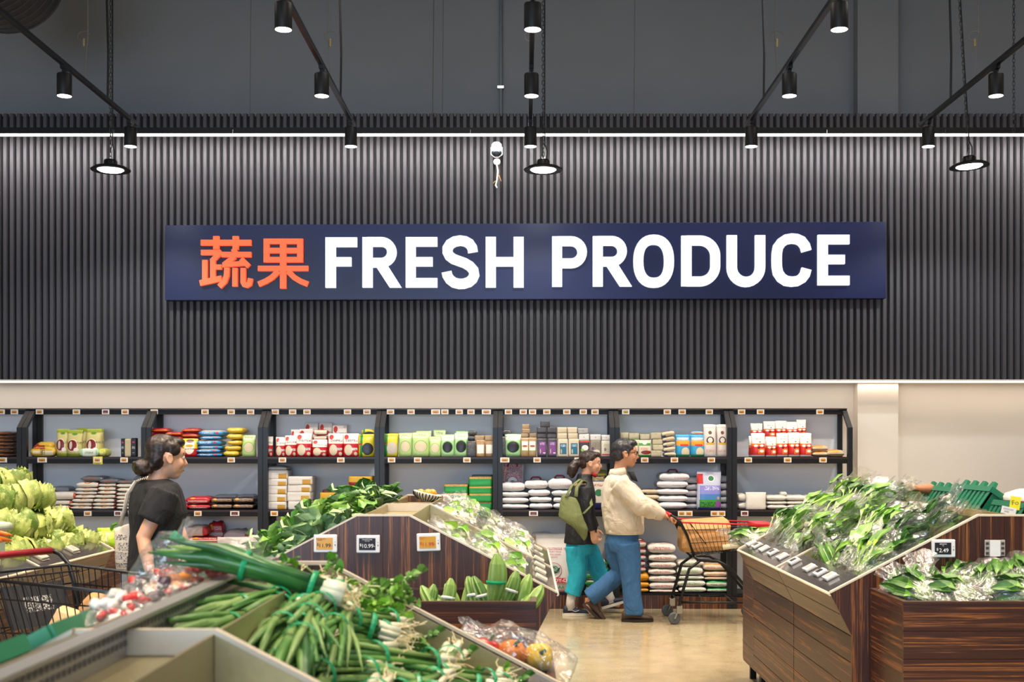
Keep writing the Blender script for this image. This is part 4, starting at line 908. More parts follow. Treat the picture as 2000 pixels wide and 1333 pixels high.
# seventh bay, upper shelf
for x0, x1, y0, lb in ((1467, 1491, 827, 'first'), (1492, 1516, 823, 'second'), (1515, 1538, 822, 'third'), (1536, 1560, 824, 'fourth'), (1557, 1576, 820, 'fifth')):
    item('pouch', x0, x1, y0, 856 if y0 > 820 else 862, mFLOUR, f'red and white flour bag, {lb} in the raised back row', 'flour_bag', d=.08, yf=12.2, base=Z1 + .185)
    item('brick', x0, x1, 858, 893, mFLOUR, f'red flour bag under the {lb} raised one', 'flour_bag', d=.1, yf=12.19)
for x0, x1, y0, lb in ((1464, 1480, 852, 'tucked behind the first'), (1468, 1496, 846, 'first'), (1497, 1518, 853, 'second'), (1518, 1541, 846, 'third'), (1541, 1563.5, 845, 'fourth'), (1563.5, 1587, 846, 'fifth')):
    item('pouch', x0, x1, y0, 893, mFLOUR, f'red, orange and white flour bag, {lb} in the front row', 'flour_bag', d=.1, yf=12.1 if 'tucked' in lb else 12.03)
stack('pillow', [(1586, 1618, 870, 882), (1587, 1620, 882, 893)], mFLAT, 'orange and olive flat packet', 'pair beside flour', 'dried_food_packet', d=.2); item('pillow', 1616, 1650, 878, 893, mFLAT, 'orange and olive flat packet lying alone near the end post', 'dried_food_packet', d=.2)
# seventh bay, lower shelf
stack('pillow', [(1442, 1458, 964, 980), (1442, 1461, 980, 996)], mSALT, 'plain white bag', 'the leftmost white pair, last bay')
item('pouch', 1457, 1497, 962, 997, mSALT, 'square plain white bag leaning forward on the last bay', d=.05, yf=11.99 + .02)
for xa_, xb_, lb in ((1497, 1537, 'left'), (1536, 1576, 'middle'), (1572, 1611, 'right'), (1609, 1642, 'end')):
    stack('pillow', [(xa_, xb_, 967, 979), (xa_ + 1, xb_ + 1, 979, 986), (xa_ + 2, xb_ + 2, 986, 996)], mSALT, 'plain white bag', f'{lb} white pile, last bay')
item('pillow', 1524, 1538, 961, 970, mSALT, 'small white bag wedged on top between two white piles', d=.12, yf=12.1, base=ZP(969, 12.1))
# deck of the fifth to seventh bays
stack('pillow', [(1232, 1262, 1054, 1071), (1232, 1262, 1071, 1083), (1233, 1262, 1083, 1095), (1233, 1261, 1095, 1107), (1233, 1262, 1107, 1118)], mDRW, 'maroon and white sack', 'the maroon stack behind the jeans', 'rice_sack', d=.3)
stack('pillow', [(1230, 1268, 1118, 1137), (1230, 1268, 1137, 1149), (1230, 1267, 1149, 1160)], mAMB, 'amber yellow sack', 'the amber stack low behind the jeans', 'rice_sack', d=.3)
stack('pillow', [(1265, 1320, 1061, 1082), (1266, 1322, 1082, 1098), (1268, 1322, 1098, 1111), (1266, 1320, 1111, 1124), (1267, 1322, 1124, 1138), (1268, 1324, 1138, 1152), (1269, 1326, 1152, 1160)], mRDT, 'red lettered sack', 'the tall deck stack', 'flour_sack', d=.32)
stack('pillow', [(1323, 1376, 1095, 1107), (1322, 1374, 1107, 1125), (1322, 1376, 1125, 1133), (1323, 1379, 1133, 1147), (1326, 1381, 1147, 1160)], mGRT, 'green lettered sack', 'the deck stack behind the cart', 'flour_sack', d=.32)
stack('pillow', [(1374, 1425, 1102, 1116), (1374, 1424, 1116, 1128), (1376, 1424, 1128, 1134)], mORT, 'orange lettered sack', 'the upper right deck stack', 'flour_sack', d=.32)
stack('pillow', [(1380, 1424, 1134, 1149), (1381, 1425, 1149, 1160)], mGRL, 'green banded sack', 'the pair at the deck end', 'flour_sack', d=.32)
stack('pillow', even(1143, 1190, 1094, 1160, 5), mCAN, 'green and white pack', 'the deck stack between the legs', 'rice_sack', d=.26)
item('pouch', 1131, 1145, 1118, 1160, mSEED, 'dark flecked pack left of the green and white stack', 'bean_pack', d=.1, yf=12.1)
item('pouch', 1040, 1075, 1040, 1160, P_('white_orange_side_sack', '#e3e0dc', [('r', 0, .72, .45, .92, '#e8a02a'), ('r', 0, .72, .4, .8, '#e0602a')], crinkle=.4), 'white sack with orange strip behind the fish emblem sack', 'rice_sack', d=.1, yf=12.2)
# big sack with the fish emblem
yf = 12.03; w_ = 76 * yf / FPX; h_ = ZP(1044, yf) - Z0
bs = item('pouch', 1046, 1122, 1044, 1160, P_('big_white_sack', '#e6e4e2', [], crinkle=.5, cscale=9), 'big white rice sack with green fish emblem on the deck', 'rice_sack', d=.17, yf=yf)
def decal(body, px, py, wpx, hpx, mat, par, yloc, name='lettering'):
    k = yf / FPX; me = text_mesh(body, wpx * k if wpx else None, hpx * k, mat, 0.012)
    sx, sy_, sz = par.scale
    o = link(name, me, par); o.location = ((XP(px, yf) - par.location.x) / sx, yloc, (ZP(py, yf) - par.location.z) / sz); o.scale = (1 / sx, 1, 1 / sz)
    return o
INKR, INKG, INKB, INKW = plain('ink_red', '#c2303a', .6), plain('ink_green', '#1f7a44', .6), plain('ink_navy', '#1c2250', .6), plain('ink_white', '#f0eeea', .6)
red = MB().cbox((0, 0, 0), (34 * yf / FPX, 0.002, 9 * yf / FPX)); yfr = -0.094
o = build('red_band', red, INKR, bs, loc=(0.022, yfr + .001, ZP(1134, yf) - Z0))
decal('ROY-D', 1092, 1134, 31, 6.4, INKW, bs, yfr - .003)
decal('SUPER QUALITY', 1092, 1141.5, 30, 3.4, INKR, bs, yfr - .001); decal('AAA', 1093, 1147.5, 19, 6.4, INKG, bs, yfr + .003); decal('THAI RICE', 1091, 1154.5, 22, 3.0, INKR, bs, yfr + .008)
decal('THAI GLUTINOUS', 1077, 1073, 42, 4.6, INKR, bs, yfr + .042); decal('RICE', 1105, 1073, 7, 4, INKR, bs, yfr + .042)
decal('EXPORT RICE', 1081, 1079, 30, 2.6, INKR, bs, yfr + .034); decal('LONG GRAIN', 1083, 1084, 24, 2.6, INKR, bs, yfr + .026); decal('KING', 1083, 1089, 12, 2.4, INKR, bs, yfr + .02)
k = yf / FPX
o = build('emblem_ring', MB().tube([(15 * k * math.cos(a), 0, 15 * k * math.sin(a)) for a in [i * PI / 16 for i in range(33)]], .0028, 4, cap=False), INKR, bs, loc=(XP(1082, yf) - bs.location.x, yfr + .006, ZP(1115, yf) - Z0))
fish = MB(); R1 = .05
fish.tube([(-.052, 0, .012), (-.03, 0, -.02), (0, 0, -.032), (.03, 0, -.022), (.056, 0, .022)], .006, 5)
o = build('emblem_fish', fish, INKB, bs, loc=(XP(1082, yf) - bs.location.x, yfr + .004, ZP(1114, yf) - Z0))
f2 = MB().tube([(-.06, 0, .03), (-.02, 0, -.012), (.02, 0, -.014), (.045, 0, .012), (.02, 0, .034), (-.02, 0, .034), (-.045, 0, .01), (.0, 0, -.02), (.054, 0, -.012)], .006, 5).tube([(-.02, 0, .012), (0, 0, .026), (.02, 0, .012)], .005, 5)
o = build('emblem_fish', f2, INKG, bs, loc=(XP(1082, yf) - bs.location.x, yfr + .003, ZP(1114, yf) - Z0))
for i, ch in enumerate('金鶴特選'):
    decal(ch, 1103 + i * .6, 1096 + i * 8.5, 5, 6, INKG, bs, yfr + .03)
# ---------------------------------------------------------------- gabled produce stands (two 1.2 m modules each, a bin at one or both ends)
RZ, LZ_, KZ = 1.285, 0.93, 0.735
RH, LH, KH = 0.12, 0.80, 0.70
def zprof(d):
    d = abs(d)
    return RZ if d < RH else RZ - (d - RH) / (LH - RH) * (RZ - LZ_)
SLOPE = math.atan2(RZ - LZ_, LH - RH)
RAIL = plain('price_rail_dark', '#3d3a3a', 0.18, var=0.05, coat=0.4)
EDGE = plain('stand_edge_trim', '#d6c9b2', 0.4, var=0.1)
WOODKICK = WOODY
def stand(c, y0, y1, label, bins, name='produce_stand'):
    st = empty(name, (c, y0, 0), label=label, cat='produce stand', group='gabled wooden produce stands')
    L = y1 - y0; ym = L / 2
    def B(n, mb, mats, par=st, **kw): return build(n, mb, mats, par, **kw)
    for y in (0.0, L - 0.02):
        for s_ in (-1, 1):
            poly = [(s_ * 0.001, 0.14), (s_ * KH, 0.14), (s_ * KH, KZ), (s_ * LH, LZ_), (s_ * RH, RZ), (s_ * 0.001, RZ)]
            B('end_panel', MB().prism(poly if s_ > 0 else poly[::-1], 'y', y, y + 0.018), WOODZ)
            e = MB(); off = Vector((-math.sin(SLOPE) * s_, 0, 0))
            e.prism([(s_ * RH, RZ), (s_ * LH, LZ_), (s_ * LH, LZ_ + 0.009), (s_ * RH, RZ + 0.009)], 'y', y - 0.001, y + 0.020)
            e.prism([(0, RZ), (s_ * RH, RZ), (s_ * RH, RZ + 0.009), (0, RZ + 0.009)], 'y', y - 0.001, y + 0.020)
            B('edge_trim', e, EDGE)
    def tray_z(d): return zprof(d) - 0.13
    for s_ in (-1, 1):
        # kick board planks and side planks
        for m0 in (0.02, ym + 0.004):
            m1 = m0 + ym - 0.026
            for t0, t1 in ((0.0, 0.49), (0.51, 1.0)):
                a = Vector((s_ * (LH - (LH - KH) * t0), LZ_ - (LZ_ - KZ) * t0)); b = Vector((s_ * (LH - (LH - KH) * t1), LZ_ - (LZ_ - KZ) * t1))
                B('plank', MB().prism([(a.x, a.y), (b.x, b.y), (b.x - s_ * 0.018, b.y), (a.x - s_ * 0.018, a.y)], 'y', m0, m1), WOODY)
            z = KZ - 0.004
            while z > 0.16:
                zb = max(0.14, z - 0.122)
                B('plank', MB().box(min(s_ * KH, s_ * (KH - .018)), max(s_ * KH, s_ * (KH - .018)), m0, m1, zb + 0.003, z), WOODY)
                z = zb - 0.001
        # price rail along the lip
        d0, d1 = 0.655, LH
        B('price_rail', MB().prism([(s_ * d0, zprof(d0)), (s_ * d1, zprof(d1)), (s_ * d1, zprof(d1) - 0.015), (s_ * d0, zprof(d0) - 0.015)], 'y', 0.02, L - 0.02), RAIL)
        B('rail_edge', MB().tube([(s_ * LH, 0.0, LZ_ - 0.004), (s_ * LH, L, LZ_ - 0.004)], 0.008, 6), EDGE)
        # steel tray
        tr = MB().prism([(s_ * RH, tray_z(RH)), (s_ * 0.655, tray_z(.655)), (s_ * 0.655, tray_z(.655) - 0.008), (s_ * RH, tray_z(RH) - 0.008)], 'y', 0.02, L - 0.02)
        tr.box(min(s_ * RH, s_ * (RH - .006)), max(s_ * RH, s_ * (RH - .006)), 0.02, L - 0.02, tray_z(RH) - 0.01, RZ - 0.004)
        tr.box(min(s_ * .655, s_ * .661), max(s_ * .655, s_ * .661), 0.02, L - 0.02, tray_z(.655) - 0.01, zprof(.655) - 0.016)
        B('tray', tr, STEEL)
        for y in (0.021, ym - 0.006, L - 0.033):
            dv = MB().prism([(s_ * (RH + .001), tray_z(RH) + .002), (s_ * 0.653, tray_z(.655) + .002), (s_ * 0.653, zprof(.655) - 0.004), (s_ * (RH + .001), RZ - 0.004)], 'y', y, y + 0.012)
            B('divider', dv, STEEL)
        if True:
            B('divider_trim', MB().prism([(s_ * (RH + .001), RZ - .003), (s_ * .80, zprof(.80) - 0.003), (s_ * .80, zprof(.80) + .006), (s_ * (RH + .001), RZ + .006)], 'y', ym - 0.010, ym + 0.010), EDGE)
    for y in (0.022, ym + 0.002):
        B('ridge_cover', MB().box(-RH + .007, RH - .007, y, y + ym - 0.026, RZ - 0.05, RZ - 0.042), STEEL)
        B('divider_trim', MB().box(-RH, RH, y - 0.004, y + 0.012, RZ - 0.04, RZ + 0.004), EDGE)
    for x in (-KH + .05, KH - .05):
        for y in (0.1, ym - 0.15, ym + 0.15, L - 0.1):
            B('leg', MB().box(x - .02, x + .02, y - .02, y + .02, 0, 0.139), BLACKM)
    B('base_frame', MB().box(-KH + .03, KH - .03, 0.03, L - 0.03, 0.139, 0.17), BLACKM)
    for (b0, b1, x0, x1, lab) in bins:
        bn = empty('produce_bin', (c, b0, 0), label=lab, cat='produce bin', group='dark wood produce bins')
        H = 0.95; D = b1 - b0
        z = H
        while z > 0.16:
            zb = max(0.12, z - 0.117)
            B('plank', MB().box(x0, x1, 0, 0.018, zb + .002, z), WOODX, bn); B('plank', MB().box(x0, x1, D - .018, D, zb + .002, z), WOODX, bn)
            if (round((H - z) / .117)) % 2 == 0:
                zb2 = max(0.12, z - 0.234)
                for xa in (x0, x1 - .018): B('plank', MB().box(xa, xa + .018, 0.0185, D - .0185, zb2 + .002, z), WOODY, bn)
            z = zb
        B('rim', MB().box(x0 - .002, x1 + .002, -.002, .022, H, H + .008).box(x0 - .002, x1 + .002, D - .022, D + .002, H, H + .008).box(x0 - .002, x0 + .022, .022, D - .022, H, H + .008).box(x1 - .022, x1 + .002, .022, D - .022, H, H + .008), plain('bin_rim', '#4a2f22', .4), bn)
        B('bin_floor', MB().box(x0 + .02, x1 - .02, .02, D - .02, H - 0.16, H - 0.15), BLACKM, bn)
        for x in (x0 + .06, x1 - .06):
            for y in (.06, D - .06): B('leg', MB().box(x - .02, x + .02, y - .02, y + .02, 0, .125), BLACKM, bn)
    return st
SC_ = (-3.5, -0.65, 2.2)
stand(-3.5, 5.55, 7.95, 'dark wood produce stand heaped with lettuces at the left edge', [(7.97, 8.44, -.68, .68, 'dark wood bin at the far end of the lettuce stand')])
stand(-0.65, 5.55, 7.95, 'gabled dark wood stand with three large price tags on its end', [(5.05, 5.54, -.70, .697, 'dark wood bin holding ridged gourds before the three price tags'), (7.97, 8.44, -.68, .68, 'dark wood bin behind the gabled stand with three price tags')])
stand(2.2, 5.55, 7.95, 'dark wood produce stand full of bagged greens at right', [(5.05, 5.54, -.62, .62, 'dark wood bin full of bagged spinach at lower right'), (7.97, 8.44, -.68, .68, 'dark wood bin at the far end of the bagged greens stand')])
near = stand(-0.65, 0.87, 3.27, 'nearest steel lined stand with spring onions, closest to the viewer', [(3.29, 3.77, -.70, .735, 'dark wood bin with bagged peppers behind the nearest stand')])
# perforated fence along the ridge of the nearest stand
fn = MB().box(-.045, -.030, 0.03, 2.38, 1.236, 1.30).box(-.05, -.015, 0.03, 2.38, 1.30, 1.306)
build('ridge_fence', fn, plain('grey_steel', '#aeadab', .35, metal=.5), near)
pf = MB()
for i in range(110):
    for j in range(2): pf.box(-.0292, -.0285, 0.05 + i * .021, 0.062 + i * .021, 1.262 + j * .018, 1.272 + j * .018)
build('perforation', pf, plain('perforation_grey', '#6f6f6c', .6), near, kind='stuff')

# --- large price tags on the stand ends
def big_tag(px, py, Y, scr, ink, main, lines, label, wpx=46, hpx=35):
    k = Y / FPX
    o = empty('price_tag', (XP(px, Y), Y - 0.002, ZP(py, Y)), label=label, cat='price tag', group='large price tags on the stand ends')
    build('frame', MB().box(-wpx / 2 * k, wpx / 2 * k, -.014, 0, -hpx / 2 * k, hpx / 2 * k), WHITEP, o, bevel=.005)
    sw, sh = wpx * .70 * k, hpx * .66 * k; sx = -wpx * .035 * k
    build('screen', MB().box(sx - sw / 2, sx + sw / 2, -.0155, -.0138, -sh / 2, sh / 2), scr, o)
    build('button', MB().box(wpx * .40 * k, wpx * .43 * k, -.0152, -.0138, -hpx * .12 * k, -hpx * .03 * k), BLACKM, o)
    build('button', MB().box(wpx * .395 * k, wpx * .435 * k, -.0152, -.0138, hpx * .08 * k, hpx * .11 * k), plain('grey_print', '#777', .5), o)
    m = text_mesh(main, None, hpx * .22 * k, ink, .004)
    p = link('price', m, o); p.location = (sx + wpx * .03 * k, -.0165, -hpx * .10 * k)
    wd_ = max(v.co.x for v in m.vertices)
    d = link('currency_mark', text_mesh('$', None, hpx * .17 * k, ink, .01), o); d.location = (sx + wpx * .03 * k - wd_ - wpx * .075 * k, -.0165, -hpx * .05 * k)
    for i, (tx, yy, hh, xx) in enumerate(lines):
        q = link('caption', text_mesh(tx, None, hpx * hh * k, ink, .01), o); q.location = (sx + xx * k, -.0165, hpx * yy * k)
    return o
SCO = plain('screen_amber', '#d39a2e', .25, var=.03); SCD = plain('screen_dark', '#241f26', .2, var=.05); SCW = plain('screen_wine', '#4a1526', .2); SCB = plain('screen_black', '#2a2a2c', .2)
INKK = plain('ink_black', '#241a10', .6)
big_tag(636.5, 1062, 5.55, SCO, INKK, '11.99', [('CUT GAI LAN', .27, .06, -7), ('GREENS', .20, .05, -9), ('kg', -.12, .06, 14)], 'large amber price tag reading 11.99, left of three on the gabled end')
big_tag(719.8, 1063, 5.55, SCD, INKW, '10.99', [('CAULIFLOWER', .25, .06, 0), ('each  fresh', .17, .045, 0), ('kg', -.12, .06, 14)], 'large dark price tag reading 10.99, middle of three on the gabled end')
big_tag(837.4, 1059.5, 5.55, SCO, INKR, '11.99', [('GAI LAN', .27, .06, -10), ('LEAF', .20, .05, -11), ('kg', -.12, .06, 14)], 'large amber price tag with red print 11.99, right of three on gable').rotation_euler = (0, -.03, 0)
big_tag(1841, 1071.5, 5.55, SCB, INKW, '2.49', [('SPINACH', .25, .07, 0), ('bag', .16, .06, 0)], 'large black price tag reading 2.49 on the right stand end')
k = 5.55 / FPX
hd = empty('tag_holder', (XP(1942, 5.55), 5.547, ZP(1071, 5.55)), label='clear plastic tag holder with blank white paper on right stand end', cat='tag holder')
build('holder_plate', MB().box(-20 * k, 20 * k, -.006, 0, -16 * k, 16 * k), plain('clear_grey_plastic', '#a9a49c', .15, var=.1), hd, bevel=.003)
build('paper', MB().box(-10 * k, 10 * k, -.008, -.006, -16 * k, 15 * k), plain('blank_paper', '#e4e4df', .7, var=.02), hd)
for sx in (-15, 15):
    for z in (-10, 0, 9): build('clip_slot', MB().box((sx - 3) * k, (sx + 3) * k, -.0075, -.006, (z - 2.5) * k, (z + 2.5) * k), plain('slot_dark', '#4a3a30', .4), hd)
# --- tags lying along the price rails
def rail_tag(c, s_, y, label, m, frame=WHITEP, wd=.085, hd_=.06):
    d = 0.725
    o = empty('price_tag', (c + s_ * d, y, zprof(d) + .002), (0, SLOPE * s_, 0), label, 'price tag', 'price tags lying on the stand rails')
    f = MB().box(-hd_ / 2, hd_ / 2, -wd / 2, wd / 2, 0.002, .018)
    build('frame', f, frame, o, bevel=.004); build('screen', MB().box(-hd_ * .28, hd_ * .28, -wd * .32, wd * .32, .0178, .0195), m, o)
    build('backing', MB().box(-hd_ * .5, hd_ * .62, -wd * .5, wd * .6, 0.0, .002), plain('clear_grey_plastic', '#a9a49c', .15), o)
    return o
GREYS_ = plain('tag_grey_screen', '#a5a49e', .3)
for i, y in enumerate((8.07 - .2, 7.68, 7.45, 7.19, 6.92, 6.62, 6.26, 6.03, 5.84)):
    rail_tag(2.2, -1, y, f'white price tag on bagged greens stand rail, {ORD[i]} from its far end', [GREYS_, SCB][i % 2] if i not in (5,) else SCB)
for i, y in enumerate((7.41, 6.93)): rail_tag(-3.5, 1, y, f'white price tag on the lettuce stand rail, {["farther", "nearer"][i]} one', GREYS_, plain('yellowed_plastic', '#cfc9b2', .35), .10, .06)
for i, y in enumerate((7.5, 7.1, 6.75, 6.4, 6.08, 5.78)): rail_tag(-.65, 1, y, f'cream price tag on gabled stand right rail, {ORD[i]} from its far end', GREYS_, plain('yellowed_plastic', '#cfc9b2', .35))
# ---------------------------------------------------------------- produce
NUM = ['first', 'second', 'third', 'fourth', 'fifth', 'sixth', 'seventh', 'eighth', 'ninth', 'tenth', 'eleventh', 'twelfth']
ORDS = NUM + ['thirteenth', 'fourteenth', 'fifteenth', 'sixteenth', 'seventeenth', 'eighteenth', 'nineteenth', 'twentieth', 'twenty-first', 'twenty-second', 'twenty-third', 'twenty-fourth']
ROWN = ['front', 'second', 'third', 'fourth', 'fifth', 'sixth', 'seventh', 'eighth', 'ninth', 'tenth', 'eleventh', 'twelfth']
def leaf_mb(l, w_, bend=0.6, cup=0.25, ruff=0.02, nx=7, ny=4, stem=0.35, seed=0, m_blade=0, m_rib=1, tip=0.6):
    "one leaf along +x from the origin, rising then bending; stalk then blade, pale midrib"
    mb = MB(); V = []; F = []; Mi = []
    for i in range(nx + 1):
        t = i / nx
        a = bend * t * t; x = l * (t - 0.18 * bend * t ** 3); z = l * 0.25 * math.sin(t * 2.2) * (1 - bend * .6) - l * 0.35 * bend * t ** 2.5
        tt = max(0.0, (t - stem) / (1 - stem))
        hw = w_ * 0.06 + (w_ / 2) * (math.sin(PI * min(1, tt ** tip * 1.0)) ** 0.8 if 0 < tt < 1 else 0)
        for j in range(ny + 1):
            v = -1 + 2 * j / ny
            y = v * hw; zz = z + cup * hw * v * v + ruff * nz3((x * 4, v, 0), 6, seed) * (abs(v) > .6) * (tt > 0) * 2.2
            V.append((x, y + ruff * .5 * nz3((x, v, 1), 9, seed), zz))
    mid = ny // 2
    for i in range(nx):
        for j in range(ny):
            F.append((i * (ny + 1) + j, (i + 1) * (ny + 1) + j, (i + 1) * (ny + 1) + j + 1, i * (ny + 1) + j + 1))
            Mi.append(m_rib if (i / nx < stem) else m_blade)
    mb.v = [Vector(p) for p in V]; mb.f = F; mb.m = Mi
    # a raised midrib
    r = [Vector(((V[i * (ny + 1) + mid][0]), V[i * (ny + 1) + mid][1], V[i * (ny + 1) + mid][2])) for i in range(nx)]
    mb.tube(r, [w_ * 0.055 * (1 - 0.85 * i / nx) + .0008 for i in range(nx)], 5, m_rib)
    return mb
def merge(mb, other, M): 
    o = len(mb.v); mb.v += [M @ p for p in other.v]; mb.f += [tuple(i + o for i in f) for f in other.f]; mb.m += other.m
    return mb
def RT(loc=(0, 0, 0), rot=(0, 0, 0), s=1.0):
    return Matrix.Translation(loc) @ Euler(rot).to_matrix().to_4x4() @ Matrix.Scale(s, 4)
LET = leafmat('lettuce_leaf', '#5f7f26', '#d3dc82', '#dfe4ae', scale=16, bump=.9)
LETC = leafmat('lettuce_pale', '#b9cc66', '#e6e4a8', '#eee6c0', scale=14)
DKL = leafmat('dark_leaf', '#234f1a', '#5a8c32', scale=18)
MDL = leafmat('mid_leaf', '#3c7629', '#8fb550', scale=16)
BRL = leafmat('bright_leaf', '#559a28', '#b0d850', scale=20)
PAL = leafmat('pale_stalk', '#a9c47c', '#dfe8bd', scale=10)
GAI = leafmat('bluish_leaf', '#567f4e', '#a9c48c', scale=14)
STK = leafmat('onion_green', '#22591f', '#659a44', scale=7, rough=.35)
STK2 = leafmat('onion_light_green', '#4a7d35', '#93b066', scale=7, rough=.35)
WHT = leafmat('onion_white', '#d9d6b4', '#f1ecd6', scale=10, rough=.4)
ROOT = leafmat('root_cream', '#d9c48c', '#f3e6c0', scale=30, rough=.7)
WVEG = leafmat('white_vegetable', '#dcd8c0', '#f2efe2', scale=18)
TAPE = plain('green_tape', '#1f9a62', .3); WTAPE = plain('white_tie', '#e6e3da', .4)

# --- lettuces on the left stand
def lettuce_proto(seed):
    r = random.Random(seed)
    root = empty('lettuce', (0, 0, -5), label='lettuce', cat='lettuce', group='lettuces heaped on the left stand')
    h = MB().ell((0, 0, 0), (.082, .078, .068), 22, 14)
    for i, p in enumerate(h.v):
        n_ = p.normalized(); a = math.atan2(p.y, p.x)
        k = 1 + .07 * math.sin(a * 9 + 5 * n_.z + seed) * (1 - abs(n_.z)) + .16 * nz3(n_, 2.6, seed)
        h.v[i] = p * k
    build('head', h, LETC, root, smooth=True)
    for i in range(7):
        a = 2 * PI * i / 7 + r.uniform(-.2, .2); big = r.uniform(.9, 1.12)
        lf = MB(); V = []; F = []; nx, ny = 9, 10; top = 1.15 if i % 2 else .75
        for u in range(nx + 1):
            for v in range(ny + 1):
                t = u / nx; s_ = -1 + 2 * v / ny
                ph = -1.35 + t * (1.35 + top - .22 * s_ * s_ * t); rr = .086 * big * (1 + .05 * (i % 3))
                al = a + s_ * (.30 + .62 * math.sin(PI * min(.62, t * .8)))
                rf = 1 + .11 * t * math.sin(s_ * 11 + i * 2 + seed) * (abs(s_) ** 2 + t ** 5) + .10 * nz3((al * 1.4, t * 1.5, i), 2.5, seed) + .16 * (t ** 8) + .035 * abs(math.sin(s_ * 7 + i))
                V.append((rr * rf * math.cos(ph) * math.cos(al), rr * rf * math.cos(ph) * math.sin(al), rr * .86 * rf * math.sin(ph)))
        for u in range(nx):
            for v in range(ny): F.append((u * (ny + 1) + v, (u + 1) * (ny + 1) + v, (u + 1) * (ny + 1) + v + 1, u * (ny + 1) + v + 1))
        lf.add(V, F); build('outer_leaf', lf, LET, root, smooth=True)
    return remember(root)
protos = [lettuce_proto(k) for k in (1, 2, 3)]
r = random.Random(11); cnt = 0
used = [False] * 3
def put(k, protos, used, M, label, **kw):
    if not used[k]:
        used[k] = True; o = protos[k]; o.matrix_basis = M; o['label'] = label; return o
    return dup(protos[k], M=M, label=label, **kw)
for layer in range(3):
    ri = 0; y = 6.18 + layer * .1
    while y < 7.9 - layer * .08:
        ci = 0; d = 0.60 - layer * .10
        while d > (0.10 if layer < 2 else .2):
            X = -3.5 + d
            if X > -0.46 * y - .1 and not (y < 6.5 and layer > 0 and d > .45):
                z = zprof(d) - .13 + .075 + layer * .095 + r.uniform(-.01, .015)
                M = RT((X + r.uniform(-.02, .02), y + r.uniform(-.02, .02), z), (r.uniform(-.7, .7), r.uniform(-.3, .9), r.uniform(0, 6.28)), r.uniform(1.02, 1.22))
                lay = ('lowest layer', 'middle layer', 'top layer')[layer]
                put(cnt % 3, protos, used, M, f'green lettuce head, {lay}, {ROWN[ri]} row from the viewer, {ORD[ci]} up the slope')
                cnt += 1; ci += 1
            d -= .172
        y += .19; ri += 1
# crate of carrots in a clear liner
cr = empty('carrot_crate', (-3.0, 6.05, 1.065), (0, .12, 0), label='crate lined with clear film holding carrots at the left edge', cat='crate')
CRG = plain('crate_pale_green', '#a9c4b0', .3, var=.1)
build('crate_wall', MB().box(-.27, .27, -.30, -.28, 0, .15).box(-.27, .27, .28, .30, 0, .15).box(-.27, -.25, -.28, .28, 0, .15).box(.25, .27, -.28, .28, 0, .15).box(-.27, .27, -.3, .3, -.01, 0), CRG, cr)
lin = MB().tube([(-.27, -.3, .15), (.275, -.3, .155), (.275, .305, .155), (-.27, .3, .15)], .022, 8); build('film_liner', lin, plain('milky_liner', '#c3d6c6', .2, var=.15, bump=.6), cr, smooth=True)
CARR = plain('carrot_orange', '#d9752a', .45, var=.2)
for i in range(9):
    c_ = MB().tube([(-.09, 0, 0), (-.08, 0, 0), (0, .004, .004), (.07, 0, 0), (.10, 0, -.003)], [.008, .02, .018, .011, .002], 10)
    build('carrot', c_, CARR, None, smooth=True, loc=(-2.80 + .055 * (i % 3) - .02 * (i // 3), 6.10 + .05 * (i // 3) + .03 * (i % 2), 1.155 + .03 * (i // 6) - .01 * (i % 3)), rot=(0, .15, .4 + .5 * (i % 4)), label=f'orange carrot in the lined crate, {ORD[i]} counted from its front corner', cat='carrot', group='carrots in the lined crate')
# lime bag in the far bin, a loose lettuce beside it
lb = empty('lime_produce_bag', (XP(212, 8.15), 8.15, .93), label='lime green produce bag with white label in bin beyond lettuces', cat='bag')
build('bag_body', pouch_mb(.15, .13, .14, 3, top=.8), plain('lime_green_film', '#a4c92a', .3, var=.1, bump=.4), lb, smooth=True)
build('label_patch', MB().cbox((0, -.072, .055), (.05, .004, .022)), WHITEP, lb); build('tied_neck', MB().tube([(.02, 0, .12), (.03, 0, .15), (.06, 0, .16)], .012, 6), DKL, lb)
o = dup(protos[0], M=RT((XP(196, 8.1), 8.12, .96), (.4, .3, 1), .8), label='small lettuce lying in the far bin left of the lime bag')

# --- clear bags of greens
def crinkle_bag(L, W, H, seed, neck=.25, film=FILM, name='clear_bag', par=None):
    "a loose transparent bag along x, open crumpled neck at +x"
    mb = MB(); n = 18; V = []; F = []; k = 12
    for i in range(k):
        t = i / (k - 1)
        if t < 1 - neck: q = math.sin(PI * min(.5, .12 + t / (1 - neck) * .62)) ** .6
        else: q = 0.55 - .10 * math.sin((t - 1 + neck) / neck * PI) + .30 * ((t - 1 + neck) / neck)
        wq, hq = W / 2 * q, H / 2 * q * (1.0 if t < 1 - neck else .6)
        for j in range(n):
            a = 2 * PI * j / n; x = -L / 2 + L * t
            x += .02 * nz3((math.cos(a), math.sin(a), t), 2.4, seed) * (t > .8) * 2
            rr = 1 + .22 * nz3((math.cos(a) * 1.2, math.sin(a) * 1.2, t * 3.5), 2.2, seed) + .10 * nz3((math.cos(a) * 3, math.sin(a) * 3, t * 9), 2.2, seed + 3)
            V.append((x, wq * rr * math.cos(a), hq * rr * math.sin(a) + H * .45))
    for i in range(k - 1):
        for j in range(n): F.append((i * n + j, i * n + (j + 1) % n, (i + 1) * n + (j + 1) % n, (i + 1) * n + j))
    F.append(tuple(range(n - 1, -1, -1)))
    return build(name, mb.add(V, F), film, par, smooth=False)
